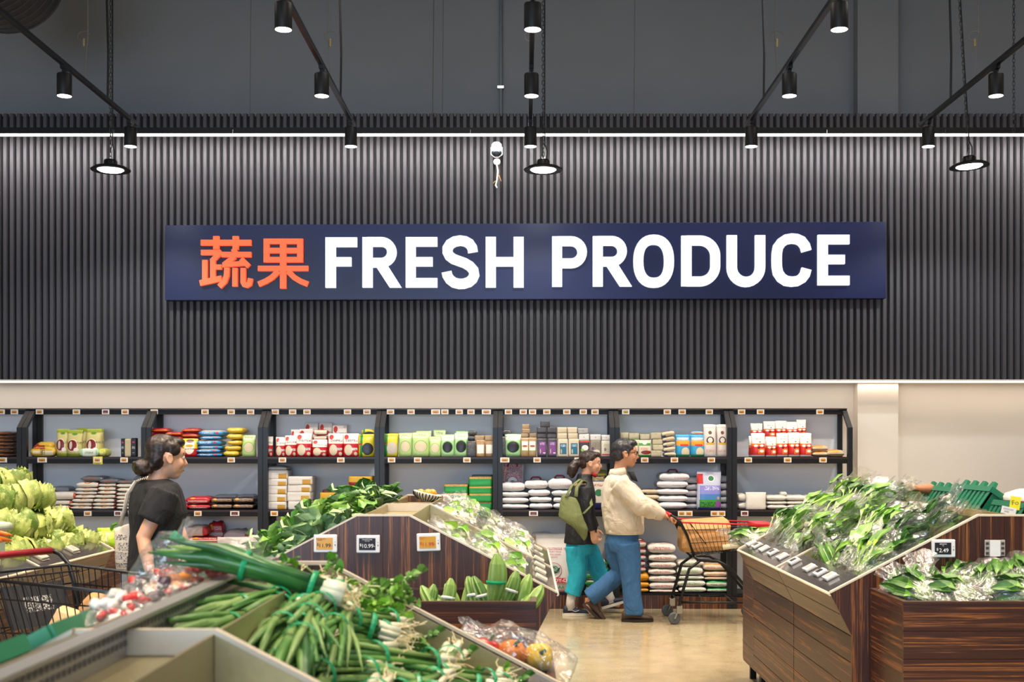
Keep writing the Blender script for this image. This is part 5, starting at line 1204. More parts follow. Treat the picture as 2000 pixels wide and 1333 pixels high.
def greens_mb(L, W, H, seed, nleaf=14, wide=.07, kind=0):
    r = random.Random(seed); mb = MB()
    for i in range(nleaf):
        l = L * r.uniform(.55, .75); lf = leaf_mb(l, wide * r.uniform(.7, 1.2), r.uniform(.1, .5), .3, .012, 6, 4, .42 if kind == 0 else .25, seed + i)
        merge(mb, lf, RT((-L * .42 + r.uniform(0, L * .12), r.uniform(-W * .28, W * .28), H * r.uniform(.2, .75)), (r.uniform(-1.2, 1.2), r.uniform(-.08, .16), r.uniform(-.38, .38))))
    for i in range(7):
        y0 = r.uniform(-W * .25, W * .25)
        mb.tube([(-L * .44, y0, H * r.uniform(.3, .6)), (-L * .1, y0 * .8 + r.uniform(-.02, .02), H * r.uniform(.4, .75)), (L * .15, y0, H * .5)], .0045, 5, 1)
    return mb
def bag_proto(seed, L, W, H, leaf, stalk, nleaf=14, wide=.07, white=0, label='', name='bagged_greens', grp='', neck=.25, flip=True):
    root = empty(name, (0, 0, -5), label='x', cat='bagged greens', group=grp)
    g = greens_mb(L * (1 - neck * .6), W, H, seed, nleaf, wide)
    S = Matrix.Translation((-.02, 0, 0)) 
    build('greens', g, [leaf, stalk], root, smooth=True)
    if white:
        rr = random.Random(seed + 50); wb = MB()
        for i in range(white):
            wb.ell((-L * .25 + rr.uniform(0, L * .32), rr.uniform(-W * .25, W * .25), H * rr.uniform(.35, .6)), (rr.uniform(.03, .05), rr.uniform(.024, .036), rr.uniform(.022, .034)), 10, 7)
        for i, p in enumerate(wb.v): wb.v[i] = p + Vector((nz3(p, 60, 1), nz3(p, 60, 4), nz3(p, 60, 8))) * .006
        build('white_stem', wb, WVEG, root, smooth=True)
    crinkle_bag(L, W, H, seed, neck, par=root)
    return remember(root)
gp = [bag_proto(1, .38, .18, .10, DKL, PAL, 22, .045, grp='bagged greens on the right stand'), bag_proto(2, .40, .17, .10, MDL, PAL, 22, .04, grp='bagged greens on the right stand'),
      bag_proto(3, .36, .19, .11, MDL, PAL, 14, .045, 5, grp='bagged greens on the right stand'), bag_proto(4, .42, .16, .09, BRL, PAL, 24, .034, grp='bagged greens on the right stand'), bag_proto(5, .38, .18, .10, DKL, BRL, 24, .036, grp='bagged greens on the right stand')]
ug = [False] * 5
LOOK = ['dark leafy greens', 'mid green leaves', 'white stems and green leaves', 'bright fine greens', 'dark narrow leaves']
r = random.Random(5)
ri = 0; y = 5.78
while y < 7.9:
    ci = 0; d = .47
    while d > .04:
        for layer in range(2):
            far = (y - 5.6) / 2.3
            if layer == 1 and (d < .2 and far < .45): continue
            if layer == 1 and d > .42 and r.random() < .5: continue
            k = r.choice([0, 1, 3, 4, 4]) if d > .2 and far < .5 else r.choice([0, 1, 2, 2, 3]) if far > .55 else r.choice([0, 1, 3, 4])
            z = zprof(d) - .125 + layer * .072 + (.02 if layer else 0) + .03 * far
            M = Matrix.Translation((2.2 - d - .02 + layer * .02, y + layer * .07, z)) @ Euler((r.uniform(-.25, .25), -SLOPE - r.uniform(.0, .25), r.uniform(-1.5, .7))).to_matrix().to_4x4() @ Matrix.Scale(r.uniform(.95, 1.15), 4)
            put(k, gp, ug, M, f'clear bag of {LOOK[k]}, {["under", "upper"][layer]} layer, {ROWN[ri]} row, {ORD[ci]} up')
        d -= .165; ci += 1
    y += .215; ri += 1
M = Matrix.Translation((2.2 - .62, 6.42, .99)) @ Euler((.1, -1.15, 2.3)).to_matrix().to_4x4(); put(0, gp, ug, M, 'upright clear bag of dark greens leaning at the rail of the right stand')
M = Matrix.Translation((2.2 - .13, 5.95, 1.24)) @ Euler((.2, -1.0, -.4)).to_matrix().to_4x4(); put(4, gp, ug, M, 'clear bag of dark leaves standing against the ridge of right stand')
M = Matrix.Translation((2.2 - .20, 6.75, 1.27)) @ Euler((.2, -.45, -.3)).to_matrix().to_4x4(); put(1, gp, ug, M, 'plump clear bag of leaves high on the right stand ridge')
for i, (px, py, Y) in enumerate(((1478, 1068, 8.2), (1505, 1052, 8.2), (1455, 1072, 8.1))):
    p = PX(px, py, Y); put(2, gp, ug, Matrix.Translation((p.x, p.y, .94)) @ Euler((0, -.2, .4 + i)).to_matrix().to_4x4(), f'pale bagged greens in the far bin of right stand, {ORD[i]}')
# onions by the far bin
for i in range(3):
    p = PX(1447 + i * 9, 1050 - i * 3, 8.25)
    build('brown_onion', MB().lathe([(0, 0), (.02, .003), (.038, .03), (.034, .055), (.012, .072), (.004, .085)], 14, cap=False), plain('onion_skin', '#a9713c', .4, var=.2), None, True, loc=(p.x, p.y, .955), rot=(.3 * i, .4, 0), label=f'brown onion at the far corner of the right stand, {ORD[i]}', cat='onion', group='brown onions')
# spinach bags in the right front bin
sp = [bag_proto(11, .46, .24, .16, DKL, BRL, 34, .05, grp='spinach bags in the front bin', name='bagged_spinach', neck=.32), bag_proto(12, .44, .23, .16, DKL, MDL, 34, .046, grp='spinach bags in the front bin', name='bagged_spinach', neck=.34)]
us = [False] * 2
for i, (px, py, Y, rz, ry) in enumerate(((1790, 1138, 5.22, 2.0, -.35), (1850, 1150, 5.16, 2.4, -.2), (1890, 1120, 5.32, .6, -.3), (1945, 1125, 5.25, .9, -.3), (1790, 1120, 5.36, 1.2, -.55), (1975, 1150, 5.15, 2.6, -.15), (1800, 1150, 5.30, 2.9, -.2), (1990, 1110, 5.38, 1.3, -.35), (1850, 1165, 5.25, .2, 0), (1930, 1165, 5.2, 3.3, 0), (2010, 1160, 5.3, .4, 0), (1830, 1168, 5.25, 3.0, 0))):
    p = PX(px, py, Y); z = max(.84, p.z - .09)
    put(i % 2, sp, us, Matrix.Translation((p.x + .03, min(5.40, p.y + .09), z)) @ Euler((r.uniform(-.2, .2), ry, rz)).to_matrix().to_4x4() @ Matrix.Scale(.82, 4), f'clear bag of dark spinach in the lower right bin, {["first", "second", "third", "fourth", "fifth", "sixth", "seventh", "eighth", "ninth", "tenth", "eleventh", "twelfth"][i]} of twelve')
# --- pale bagged vegetables on the right slope of the middle stand
wp = [bag_proto(21, .30, .17, .10, BRL, WHT, 9, .05, 9, grp='pale bagged vegetables on the middle stand', name='bagged_vegetable'), bag_proto(22, .32, .18, .11, MDL, WHT, 8, .06, 8, grp='pale bagged vegetables on the middle stand', name='bagged_vegetable'), bag_proto(23, .28, .19, .11, PAL, WHT, 5, .05, 10, grp='pale bagged vegetables on the middle stand', name='bagged_vegetable')]
uw = [False] * 3; r = random.Random(9)
ri = 0; y = 5.75
while y < 7.9:
    ci = 0; d = .58
    while d > .15:
        for layer in range(2 if y > 6.75 else 1):
            k = r.choice([0, 1, 2, 2]); z = zprof(d) - .125 + layer * .07
            M = Matrix.Translation((-.65 + d + .01, y + layer * .08, z)) @ Euler((r.uniform(-.25, .25), SLOPE * math.cos(0) + r.uniform(-.1, .1), PI + r.uniform(-.6, .6))).to_matrix().to_4x4()
            M = Matrix.Translation((-.65 + d, y + layer * .07, z)) @ Euler((0, SLOPE, 0)).to_matrix().to_4x4() @ Euler((r.uniform(-.2, .2), r.uniform(-.25, .1), PI + r.uniform(-.8, .8))).to_matrix().to_4x4() @ Matrix.Scale(r.uniform(.9, 1.1), 4)
            put(k, wp, uw, M, f'clear bag of pale vegetables, {["lower", "upper"][layer]} layer, {ROWN[ri]} row from the gable, {ORD[ci]} up slope')
        d -= .16; ci += 1
    y += .21; ri += 1
for i, (px, py, Y) in enumerate(((905, 1005, 7.4), (935, 1012, 7.2), (965, 1022, 7.2))):
    p = PX(px, py, Y); put(i, wp, uw, Matrix.Translation((p.x, p.y, zprof(p.x + .65) + .0)) @ Euler((0, -.9, 2.2 + i)).to_matrix().to_4x4() @ Matrix.Scale(.8, 4), f'clear bag with peaked open neck on the middle stand, {["left", "middle", "right"][i]} one')

# --- leafy heads on the left slope of the middle stand
def leafy_proto(seed, leafm, l=.30, w_=.13, n=9, grp='', name='leafy_green', cat='leafy vegetable', stem=.3):
    r = random.Random(seed); root = empty(name, (0, 0, -5), label='x', cat=cat, group=grp)
    for i in range(n):
        lf = leaf_mb(l * r.uniform(.75, 1.1), w_ * r.uniform(.75, 1.2), r.uniform(.25, 1.2), .45, .03, 10, 8, stem, seed * 7 + i, tip=.9)
        M = RT((r.uniform(0, .03), r.uniform(-.02, .02), r.uniform(0, .02)), (r.uniform(-.5, .5), -r.uniform(.1, 1.0), r.uniform(-.9, .9)))
        mb = MB(); merge(mb, lf, M); build('leaf', mb, [leafm, PAL], root, smooth=True)
    return remember(root)
lp = [leafy_proto(1, GAI, .27, .10, 13, grp='leafy heads on the middle stand'), leafy_proto(2, MDL, .26, .095, 13, grp='leafy heads on the middle stand'), leafy_proto(3, GAI, .25, .11, 12, grp='leafy heads on the middle stand')]
ul = [False] * 3; r = random.Random(21)
ri = 0; y = 5.72
while y < 7.2:
    ci = 0; d = .62
    while d > .16:
        z = zprof(d) - .10 + .05 * (y > 6.2)
        M = Matrix.Translation((-.65 - d, y, z)) @ Euler((r.uniform(-.3, .3), -.35 + r.uniform(-.3, .1), r.uniform(-1.9, -.2))).to_matrix().to_4x4() @ Matrix.Scale(r.uniform(.85, 1.1), 4)
        put(r.randrange(3), lp, ul, M, f'leafy green head with pale stalks, {ROWN[ri]} row behind gable, {ORD[ci]} up slope')
        d -= .155; ci += 1
    y += .2; ri += 1
# more pale bags near the ridge, then tall dark chard beyond
for i, (px, py, Y) in enumerate(((668, 1000, 6.9), (690, 994, 7.1), (655, 1012, 6.7))):
    p = PX(px, py, Y); put(2, wp, uw, Matrix.Translation((p.x, p.y, p.z - .09)) @ Euler((0, .4, 1.2 * i)).to_matrix().to_4x4() @ Matrix.Scale(.8, 4), f'pale bag left of the gable ridge, {["left", "right", "lowest"][i]} of three')
cp_ = [leafy_proto(8, leafmat('chard_leaf', '#2a5f24', '#5f9440', '#a9c98a', scale=13), .26, .15, 8, 'dark chard bunches behind the gable', 'chard_bunch', 'chard', .3)]; uc = [False]
for i, (px, py, Y, rz, ry) in enumerate(((722, 985, 7.45, -1.5, -.8), (700, 993, 7.3, -2.4, -.5), (758, 985, 7.6, -.6, -.5), (740, 990, 7.65, -1.4, -.4), (690, 1003, 7.15, 2.8, -.3))):
    p = PX(px, py, Y); put(0, cp_, uc, Matrix.Translation(p - Vector((0, 0, .03))) @ Euler((0, ry, rz)).to_matrix().to_4x4() @ Matrix.Scale(.72, 4), f'dark green chard bunch above the gable, {ORD[i]} of five')
# bowl of fruit with striped rim at the far end of the ridge
p = PX(832, 971, 7.75)
bw = empty('fruit_bowl', (p.x, p.y, 1.255), (0, .22, .1), label='tilted ribbed bowl with orange fruit on the middle stand ridge', cat='bowl')
build('bowl_shell', MB().lathe([(0, 0), (.05, .004), (.085, .03), (.092, .055), (.088, .058), (.08, .032), (.045, .01), (0, .008)], 26, cap=False), plain('ivory_plastic', '#ddd6bd', .35), bw, smooth=True)
rb = MB()
for i in range(26):
    a = 2 * PI * i / 26; rb.tube([(.055 * math.cos(a), .055 * math.sin(a), .008), (.089 * math.cos(a), .089 * math.sin(a), .031), (.094 * math.cos(a), .094 * math.sin(a), .05)], .0035, 4)
build('dark_rib', rb, BLACKM, bw)
for i in range(5):
    a = i * 1.3
    build('orange_fruit', MB().ell((0, 0, 0), .03, 12, 8), plain('orange_peel', '#dd8a26', .4, var=.15), None, True, loc=(p.x + .04 * math.cos(a), p.y + .04 * math.sin(a), 1.305), label=f'small orange fruit in the ribbed bowl, {ORD[i]} of five', cat='fruit', group='fruit in the ribbed bowl')

# --- the bin of ridged gourds
GRD = leafmat('gourd_green', '#3f6a24', '#7fa34a', scale=9)
def gourd_mb(l=.15, R=.026, seed=0):
    mb = MB(); n = 24; V = []; F = []; k = 11
    for i in range(k):
        t = i / (k - 1); rr = R * (math.sin(PI * min(1, .10 + .82 * t)) ** .55) * (1 if t < .85 else 1 - (t - .85) * 3.2)
        for j in range(n):
            a = 2 * PI * j / n; q = rr * (1 + .14 * (1 if j % 3 == 0 else -.35)); V.append((q * math.cos(a) + .012 * math.sin(t * 2.5 + seed), q * math.sin(a), l * t))
    for i in range(k - 1):
        for j in range(n): F.append((i * n + j, i * n + (j + 1) % n, (i + 1) * n + (j + 1) % n, (i + 1) * n + j))
    nf = len(F); F += [tuple(range(n - 1, -1, -1)), tuple(range((k - 1) * n, k * n))]
    mb.add(V, F)
    for i in range(nf): mb.m[i] = 1 if i % 3 == 0 else 0
    return mb
RIDGE = plain('gourd_ridge', '#86a056', .5)
gme = [gourd_mb(.16, .027, s_).mesh('gourd', [GRD, RIDGE]) for s_ in (0, 1.4)]
gl = [(963, 1146, .05, 0, 1.35), (945, 1162, -.4, .2, 1.0), (985, 1150, .5, .3, 1.0), (1005, 1158, .8, .5, 1.05), (1020, 1166, 1.0, .9, 1.0), (925, 1160, -.2, .5, .95), (905, 1163, .3, .7, .95), (890, 1166, -.5, .8, .9), (867, 1164, .25, .4, .95), (845, 1168, -.6, .9, .9), (830, 1167, .4, .4, .85), (978, 1166, -.9, .9, 1.0), (1000, 1172, 1.2, 1.0, .9), (950, 1172, -1.2, 1.1, .9), (915, 1172, 1.1, 1.2, .9), (875, 1172, -1.1, 1.2, .9)]
for i, (px, py, ry, rx, s_) in enumerate(gl):
    p = PX(px, py, 5.2 + .02 * (i % 4))
    o = link('ridged_gourd', gme[i % 2], None, label=f'ridged green gourd in the bin before the gable, {ORD[i % 10] if i < 10 else ["eleventh", "twelfth", "thirteenth", "fourteenth", "fifteenth", "sixteenth"][i - 10]} of sixteen', cat='gourd', group='ridged gourds in the bin')
    o.location = (p.x, p.y, max(.80, p.z - .075)); o.rotation_euler = (-rx * .5, ry * .6, 0); o.scale = (s_,) * 3
    if i in (0, 1, 2, 5, 8): build('tie_band', MB().lathe([(.031, -.006), (.033, 0), (.031, .006)], 20, cap=False), WTAPE if i else TAPE, o, loc=(0.008, 0, .07))
for i, (px, py) in enumerate(((745, 1160), (775, 1160), (800, 1165), (730, 1170), (765, 1170))):
    p = PX(px, py, 5.28); put(i % 3, wp, uw, Matrix.Translation((p.x, p.y, .86)) @ Euler((0, -.1, .5 + i)).to_matrix().to_4x4() @ Matrix.Scale(.75, 4), f'small bag of cucumbers left of the gourds in the bin, {ORD[i]} of five')

# --- nearest stand: spring onions, coriander, leeks
def onion_proto(seed, l=.46, n=13, R=.006, grp='spring onion bunches on the nearest stand', name='spring_onion_bunch', leafm=STK, spread=.05, tip=True):
    r = random.Random(seed); root = empty(name, (0, 0, -5), label='x', cat='spring onions', group=grp)
    for i in range(n):
        a = r.uniform(0, 2 * PI); q = math.sqrt(r.random()); y0, z0 = q * .028 * math.cos(a), q * .022 * math.sin(a) + .024
        ly, lz = y0 * 2.0 + r.uniform(-spread, spread), z0 * 1.2 + r.uniform(-.02, .02) - .02
        ll = l * r.uniform(.8, 1.05); rr = R * r.uniform(.8, 1.25)
        pts = [(0, y0, z0), (ll * .12, y0 * .9, z0), (ll * .45, y0 * 1.0, z0 + .004), (ll * .72, (y0 + ly) / 2, (z0 + lz) / 2 + .012), (ll, ly, lz)]
        mb = MB(); mb.tube(pts[:2], [rr * 1.1, rr], 6, 1); mb.tube(pts[1:], [rr, rr * 1.15, rr * 1.25, rr * (.9 if i % 3 and tip else .12)], 6, 0, flat=.8)
        build('stalk', mb, [leafm if i % 3 else STK2, WHT], root, smooth=True)
    rt = MB()
    for i in range(14):
        y0, z0 = r.uniform(-.026, .026), r.uniform(.0, .045); rt.tube([(0, y0, z0), (-.02, y0 + r.uniform(-.012, .012), z0 + r.uniform(-.01, .012)), (-.03 - r.random() * .015, y0 + r.uniform(-.02, .02), z0 + r.uniform(-.015, .02))], .0013, 4)
    build('roots', rt, ROOT, root)
    for x in (l * .16, l * .5):
        build('band', MB().lathe([(.034, -.006), (.036, 0), (.034, .006)], 18, cap=False), TAPE, root, rot=(0, PI / 2, 0), loc=(x, 0, .024))
    return remember(root)
op = [onion_proto(1), onion_proto(2, .44, 15, .0065, leafm=STK2), onion_proto(3, .50, 12, .008), onion_proto(4, .42, 14, .0055)]
uo = [False] * 4; r = random.Random(33)
n_ = 0

# (px, py) of the rooted end, depth, heading in the plan (0 = +x), pitch
rows = [2.98, 2.91, 2.84, 2.76, 2.68, 2.61, 2.53]
for ri, y in enumerate(rows):
    d = .70; ci = 0
    while d > -.05:
        hd_ = PI + r.uniform(.75, 1.55) if r.random() > .12 else PI + r.uniform(-.2, .5)
        z = zprof(d) - .10 + r.uniform(-.01, .02) + (y - 2.5) * .14
        if d < .25: hd_ = PI + r.uniform(1.2, 1.65)
        if d < .12 and y < 2.65: d -= .125; continue
        M = Matrix.Translation((-.65 + d + .02, y, z)) @ Euler((0, SLOPE * .9, 0)).to_matrix().to_4x4() @ Euler((r.uniform(-.5, .5), r.uniform(.06, .2), hd_)).to_matrix().to_4x4()
        put(n_ % 4, op, uo, M, f'spring onion bunch, {NUM[ri]} row from the far end of nearest stand, {NUM[ci]} up slope'); n_ += 1
        d -= .125; ci += 1
for i in range(7):
    M = Matrix.Translation((-.65 + r.uniform(.10, .24), 2.96 - .05 * i, 1.245 - .004 * i)) @ Euler((r.uniform(-.5, .5), r.uniform(.06, .16), PI + r.uniform(1.25, 1.7))).to_matrix().to_4x4()
    put(i % 4, op, uo, M, f'spring onion bunch lying along the nearest ridge, {NUM[i]} from its far end')
# the big leek bunch lying over the ridge
lk = onion_proto(9, .46, 10, .0155, 'leeks on the nearest stand', 'leek_bunch', leafmat('leek_dark_green', '#174a22', '#4a8a40', scale=7, rough=.3), .10, False)
lk['label'] = 'big dark leek bunch with green tape thrown over the nearest ridge'; lk['category'] = 'leeks'
lk.matrix_basis = Matrix.Translation((XP(662, 2.7), 2.72, 1.245)) @ Euler((.2, -.30, PI + .06)).to_matrix().to_4x4()
o = dup(lk, M=Matrix.Translation((XP(600, 2.62), 2.64, 1.17)) @ Euler((.6, -.12, PI + .5)).to_matrix().to_4x4() @ Matrix.Scale(.75, 4), label='smaller leek bunch under the big one on the nearest stand')
# coriander and celery leaf bunches
def herb_proto(seed, leafm, n=34, l=.26, grp='', name='coriander_bunch'):
    r = random.Random(seed); root = empty(name, (0, 0, -5), label='x', cat='herbs', group=grp); st = MB(); lv = MB()
    for i in range(n):
        y0 = r.gauss(0, .012); a, b = r.gauss(0, .38), r.gauss(0.05, .2); ll = l * r.uniform(.6, 1.05)
        e = Vector((ll * math.cos(a) * math.cos(b), ll * math.sin(a) + y0, ll * math.sin(b) + .03)); m_ = e * .5 + Vector((0, 0, .02))
        st.tube([(0, y0, .02), m_, e], .0022, 4)
        for q in range(4):
            lf = leaf_mb(.028 * r.uniform(.7, 1.2), .024, r.uniform(.2, .9), .4, .01, 4, 4, .05, i * 4 + q)
            merge(lv, lf, RT(e * (1 - .10 * q), (r.uniform(-1.2, 1.2), r.uniform(-1.2, .4), r.uniform(-2.2, 2.2))))
    build('stems', st, PAL, root); build('leaves', lv, [leafm, leafm], root, smooth=True)
    build('band', MB().lathe([(.020, -.006), (.022, 0), (.020, .006)], 14, cap=False), TAPE, root, rot=(0, PI / 2, 0), loc=(.06, 0, .02))
    return remember(root)
hp = [herb_proto(1, BRL, 30, .15, grp='herb bunches on the nearest stand'), herb_proto(2, MDL, 30, .15, grp='herb bunches on the nearest stand')]
uh = [False] * 2
HB_ = []
for i in range(17):
    d = .16 + .62 * (i / 16) ** .9; HB_.append((d + r.uniform(-.02, .02), 3.13 + r.uniform(-.06, .06), r.uniform(-2.6, -.4), r.uniform(-.12, .12)))
for i in range(6): HB_.append((.66 + .03 * (i % 3), 3.0 - .09 * i, r.uniform(-3, 0), r.uniform(-.3, .1)))
for i, (d, y, rz, ry) in enumerate(HB_):
    top_ = -.045 if d < .27 else -.135
    put(i % 2, hp, uh, Matrix.Translation((-.65 + d, y, zprof(d) + top_)) @ Euler((0, ry, rz)).to_matrix().to_4x4() @ Matrix.Scale(1.1 if d < .27 else .9, 4), f'bright green herb bunch by far edge of nearest stand, {ORDS[i]} counted down from ridge')

# --- bags of peppers in the bin behind the nearest stand
PEPC = [plain('pepper_red', '#cf2a24', .25, var=.1), plain('pepper_orange', '#e8862a', .25, var=.1), plain('pepper_yellow', '#e9c02c', .25, var=.1)]
def pepper_mb(s_=0):
    mb = MB().ell((0, 0, 0), (.042, .042, .046), 20, 12)
    for i, p in enumerate(mb.v):
        a = math.atan2(p.y, p.x); q = 1 + .09 * math.cos(a * 4 + s_) * (1 - abs(p.z) / .06)
        mb.v[i] = Vector((p.x * q, p.y * q, p.z - .012 * math.exp(-(p.x ** 2 + p.y ** 2) / .0003) * (1 if p.z > 0 else -1)))
    return mb
pme = [pepper_mb(i).mesh('pepper', PEPC[i], True) for i in range(3)]
stem_me_ = MB().tube([(0, 0, .028), (.002, 0, .045), (.008, 0, .056)], [.009, .005, .006], 7).mesh('stem', DKL, True)
def pepper_bag(px, py, Y, label, sc=1.0, rz=0.0):
    p = PX(px, py, Y); b = empty('pepper_bag', (p.x, p.y, p.z), (0, 0, rz), label, 'bagged peppers', 'pepper bags in the bin')
    for i, (x, y, z) in enumerate(((-.075, 0, .045), (0, -.01, .04), (.078, 0, .03))):
        o = link('pepper', pme[i], b, loc=(x, y, z), rot=(.5 * i, .3, 0)); link('stem', stem_me_, o)
    crinkle_bag(.34, .13, .13, 40 + int(px), .2, par=b).rotation_euler = (0, -.35, PI)
    return b
pepper_bag(1000, 1305, 3.5, 'clear bag of red, orange and yellow peppers behind nearest stand'); pepper_bag(945, 1305, 3.62, 'second pepper bag mostly hidden by the nearest stand edge', rz=.5)

# --- green crates on the left slope of the nearest stand, with bagged vegetables
CRT = plain('crate_green', '#1f7f55', .4, var=.12); CRT2 = plain('crate_teal_green', '#146848', .38, var=.1)
def crate(name, M, label, L=.40, W=.56, H=.10, mat=CRT, crenel=False, grp='green plastic crates'):
    root = empty(name, (0, 0, 0), label=label, cat='crate', group=grp); root.matrix_basis = M
    def B(n, mb): return build(n, mb, mat, root)
    B('crate_floor', MB().box(0, L, -W / 2, W / 2, 0, .008))
    for s_ in (0, L - .012):
        w_ = MB(); n = 7
        w_.box(s_, s_ + .012, -W / 2, W / 2, 0, .025); w_.box(s_ - .008, s_ + .02, -W / 2, W / 2, H - .03, H)
        for i in range(n + 1):
            y = -W / 2 + (W - .03) * i / n; w_.box(s_ - .004, s_ + .012, y, y + .03, .025, H - .03)
        # panel with a hand hole
        w_.box(s_ + .002, s_ + .008, -W / 2, -W * .12, .02, H - .02); w_.box(s_ + .002, s_ + .008, W * .12, W / 2, .02, H - .02); w_.box(s_ + .002, s_ + .008, -W * .12, W * .12, .02, H * .5)
        B('side_wall', w_)
        if crenel:
            for i in range(4):
                y = -W * .42 + W * .28 * i
                cb = MB().prism([(y - .035, H), (y + .035, H), (y + .022, H + .032), (y - .022, H + .032)], 'x', s_ - .004, s_ + .014); B('stacking_lug', cb)
    for s_ in (-W / 2, W / 2 - .012):
        w_ = MB(); w_.box(0, L, s_, s_ + .012, 0, .03); w_.box(0, L, s_ - .006, s_ + .018, H - .03, H); w_.box(0.01, L - .01, s_ + .003, s_ + .007, .03, H - .03)
        for i in range(7):
            x = (L - .02) * i / 6; w_.box(x, x + .018, s_, s_ + .012, .03, H - .03)
        B('end_wall', w_)
    return root
for i, yc in enumerate((1.74, 2.38, 2.945)):
    M = Matrix.Translation((-.70 - .06, yc, 1.262 - .10)) @ Euler((0, PI - (PI - 0) , 0)).to_matrix().to_4x4()
    M = Matrix.Translation((-.782, yc, zprof(.13) - .115 + .022)) @ Euler((0, -SLOPE, 0)).to_matrix().to_4x4() @ Matrix.Translation((-.44, 0, 0))
    crate('produce_crate', M, f'green perforated crate on left slope of nearest stand, {["nearest", "middle", "farthest"][i]} one', L=.44, W=.53, H=.115)
# contents
def clear_pack(px, py, Y, items, label, L=.22, W=.14, H=.09, rot=(0, 0, 0), tie=None):
    p = PX(px, py, Y); b = empty('clear_produce_bag', p, rot, label, 'bagged vegetables', 'clear bags in the nearest crates')
    r = random.Random(int(px * 3 + py))
    for mt, n, q in items:
        mb = MB()
        q *= .62
        for i in range(n * 3):
            c_ = Vector((r.uniform(-L * .32, L * .25), r.uniform(-W * .3, W * .3), H * r.uniform(.3, .7))); a = r.uniform(0, 6.28)
            mb.tube([c_ - Vector((math.cos(a), math.sin(a), .1)) * q * 1.6, c_, c_ + Vector((math.cos(a), math.sin(a), -.1)) * q * 1.6], [q * .4, q, q * .5], 8)
        build('vegetable', mb, mt, b, smooth=True)
    crinkle_bag(L * 1.05, W * .9, H * .8, int(px), .25, FILM if tie else FILM2, par=b)
    if tie: build('tie', MB().lathe([(.018, -.01), (.02, 0), (.018, .01)], 12, cap=False), TAPE, b, rot=(0, PI / 2, 0), loc=(L * .3, 0, H * .4))
    return b
PURP_ = plain('aubergine', '#3a1f3a', .25)
clear_pack(345, 1120, 2.85, [(WVEG, 1, .006)], 'puffed clear bag with green tie beside the woman in black', .22, .15, .12, (0, -.9, .3), True)
clear_pack(395, 1160, 2.80, [(PEPC[0], 9, .018)], 'clear bag of red chillies next to the leek tips', .24, .14, .10, (0, -.2, .8))
clear_pack(310, 1185, 2.65, [(PEPC[1], 5, .02), (PEPC[0], 3, .015)], 'clear bag with orange and red peppers in the middle crate', .26, .15, .09, (.2, -.3, 1.2))
clear_pack(270, 1210, 2.5, [(PURP_, 4, .024), (PEPC[0], 3, .016), (WVEG, 3, .016)], 'clear bag with purple and red vegetables in the middle crate', .26, .15, .09, (.2, -.3, 1.3))
clear_pack(225, 1232, 2.35, [(PEPC[0], 4, .014), (WVEG, 5, .018)], 'clear bag with pale pink vegetables in the middle crate', .24, .14, .08, (.2, -.3, 1.4))
clear_pack(430, 1130, 3.05, [(PEPC[0], 5, .018), (WVEG, 4, .018)], 'clear bag of red and white vegetables in the farthest crate', .24, .15, .11, (0, -.3, .9))

# --- tilted green crates on the far slope of the right stand
for i, (yc, dz, H) in enumerate(((7.62, .01, .16), (7.05, .03, .17), (6.52, .045, .18))):
    M = Matrix.Translation((2.2 + .135, yc, RZ - .085 + dz)) @ Euler((0, SLOPE + .12, 0)).to_matrix().to_4x4()
    crate('produce_crate', M, f'green stacking crate behind the right stand ridge, {["farthest", "middle", "nearest"][i]} of three', L=.42, W=.46, H=H, mat=CRT2, crenel=True)
M = Matrix.Translation((2.2 + .15, 7.32, RZ - .09)) @ Euler((0, SLOPE, 0)).to_matrix().to_4x4(); 
M = Matrix.Translation((2.2 + .16, 6.02, RZ - .06)) @ Euler((0, SLOPE, .0)).to_matrix().to_4x4()
c4 = crate('produce_crate', M, 'green crate bearing a yellow card behind the right stand ridge', L=.42, W=.40, H=.12, mat=CRT2)
p = PX(1953, 980, 5.98)
yc_ = empty('price_card', (p.x, 5.795, p.z), (0, .12, -.25), label='yellow handwritten card reading Fo on the rightmost green crate', cat='card')
k = 5.8 / FPX
build('card', MB().box(-9.5 * k, 9.5 * k, -.001, .001, -13 * k, 13 * k), plain('card_yellow', '#e8dc20', .6), yc_); link('handwriting', text_mesh('Fo', 12 * k, 9 * k, INKK, -.01), yc_, loc=(0, -.003, 1 * k), rot=(0, -.2, 0))
wl = empty('barcode_label', (XP(1970, 5.79), 5.79, ZP(998, 5.79)), (0, .22, -.1), label='white barcode label under the yellow card', cat='label')
build('paper', MB().box(-14 * k, 14 * k, -.001, .001, -7 * k, 7 * k), printed('barcode_print', '#e9e9e6', [('t', .12, .55, .8, .8, '#555'), ('t', .2, .15, .55, .45, '#222')], crinkle=0), wl)
def root_veg(px, py, Y, l, label, mat, rz):
    p = PX(px, py, Y); o = build('sweet_potato', MB().tube([(-l / 2, 0, 0), (-l * .4, 0, .01), (-l * .1, .01, .0), (l * .2, 0, .012), (l * .42, 0, .0), (l / 2, 0, -.012)], [.004, .018, .022, .034, .028, .005], 12), mat, None, True, loc=p, rot=(0, .18, rz), label=label, cat='sweet potato', group='sweet potatoes'); return o
BRN = plain('sweet_potato_skin', '#9c6446', .7, var=.2, bump=.3)
root_veg(1800, 957, 7.2, .24, 'long brown sweet potato lying over the green crates', BRN, .1); root_veg(1808, 962, 7.3, .22, 'short brown sweet potato behind the long one', BRN, -.3)
rs = empty('onion_sack', PX(1985, 985, 5.9) + Vector((.1, .15, -.05)), (0, .3, .4), label='white and red printed sack at the right edge behind crates', cat='bag')
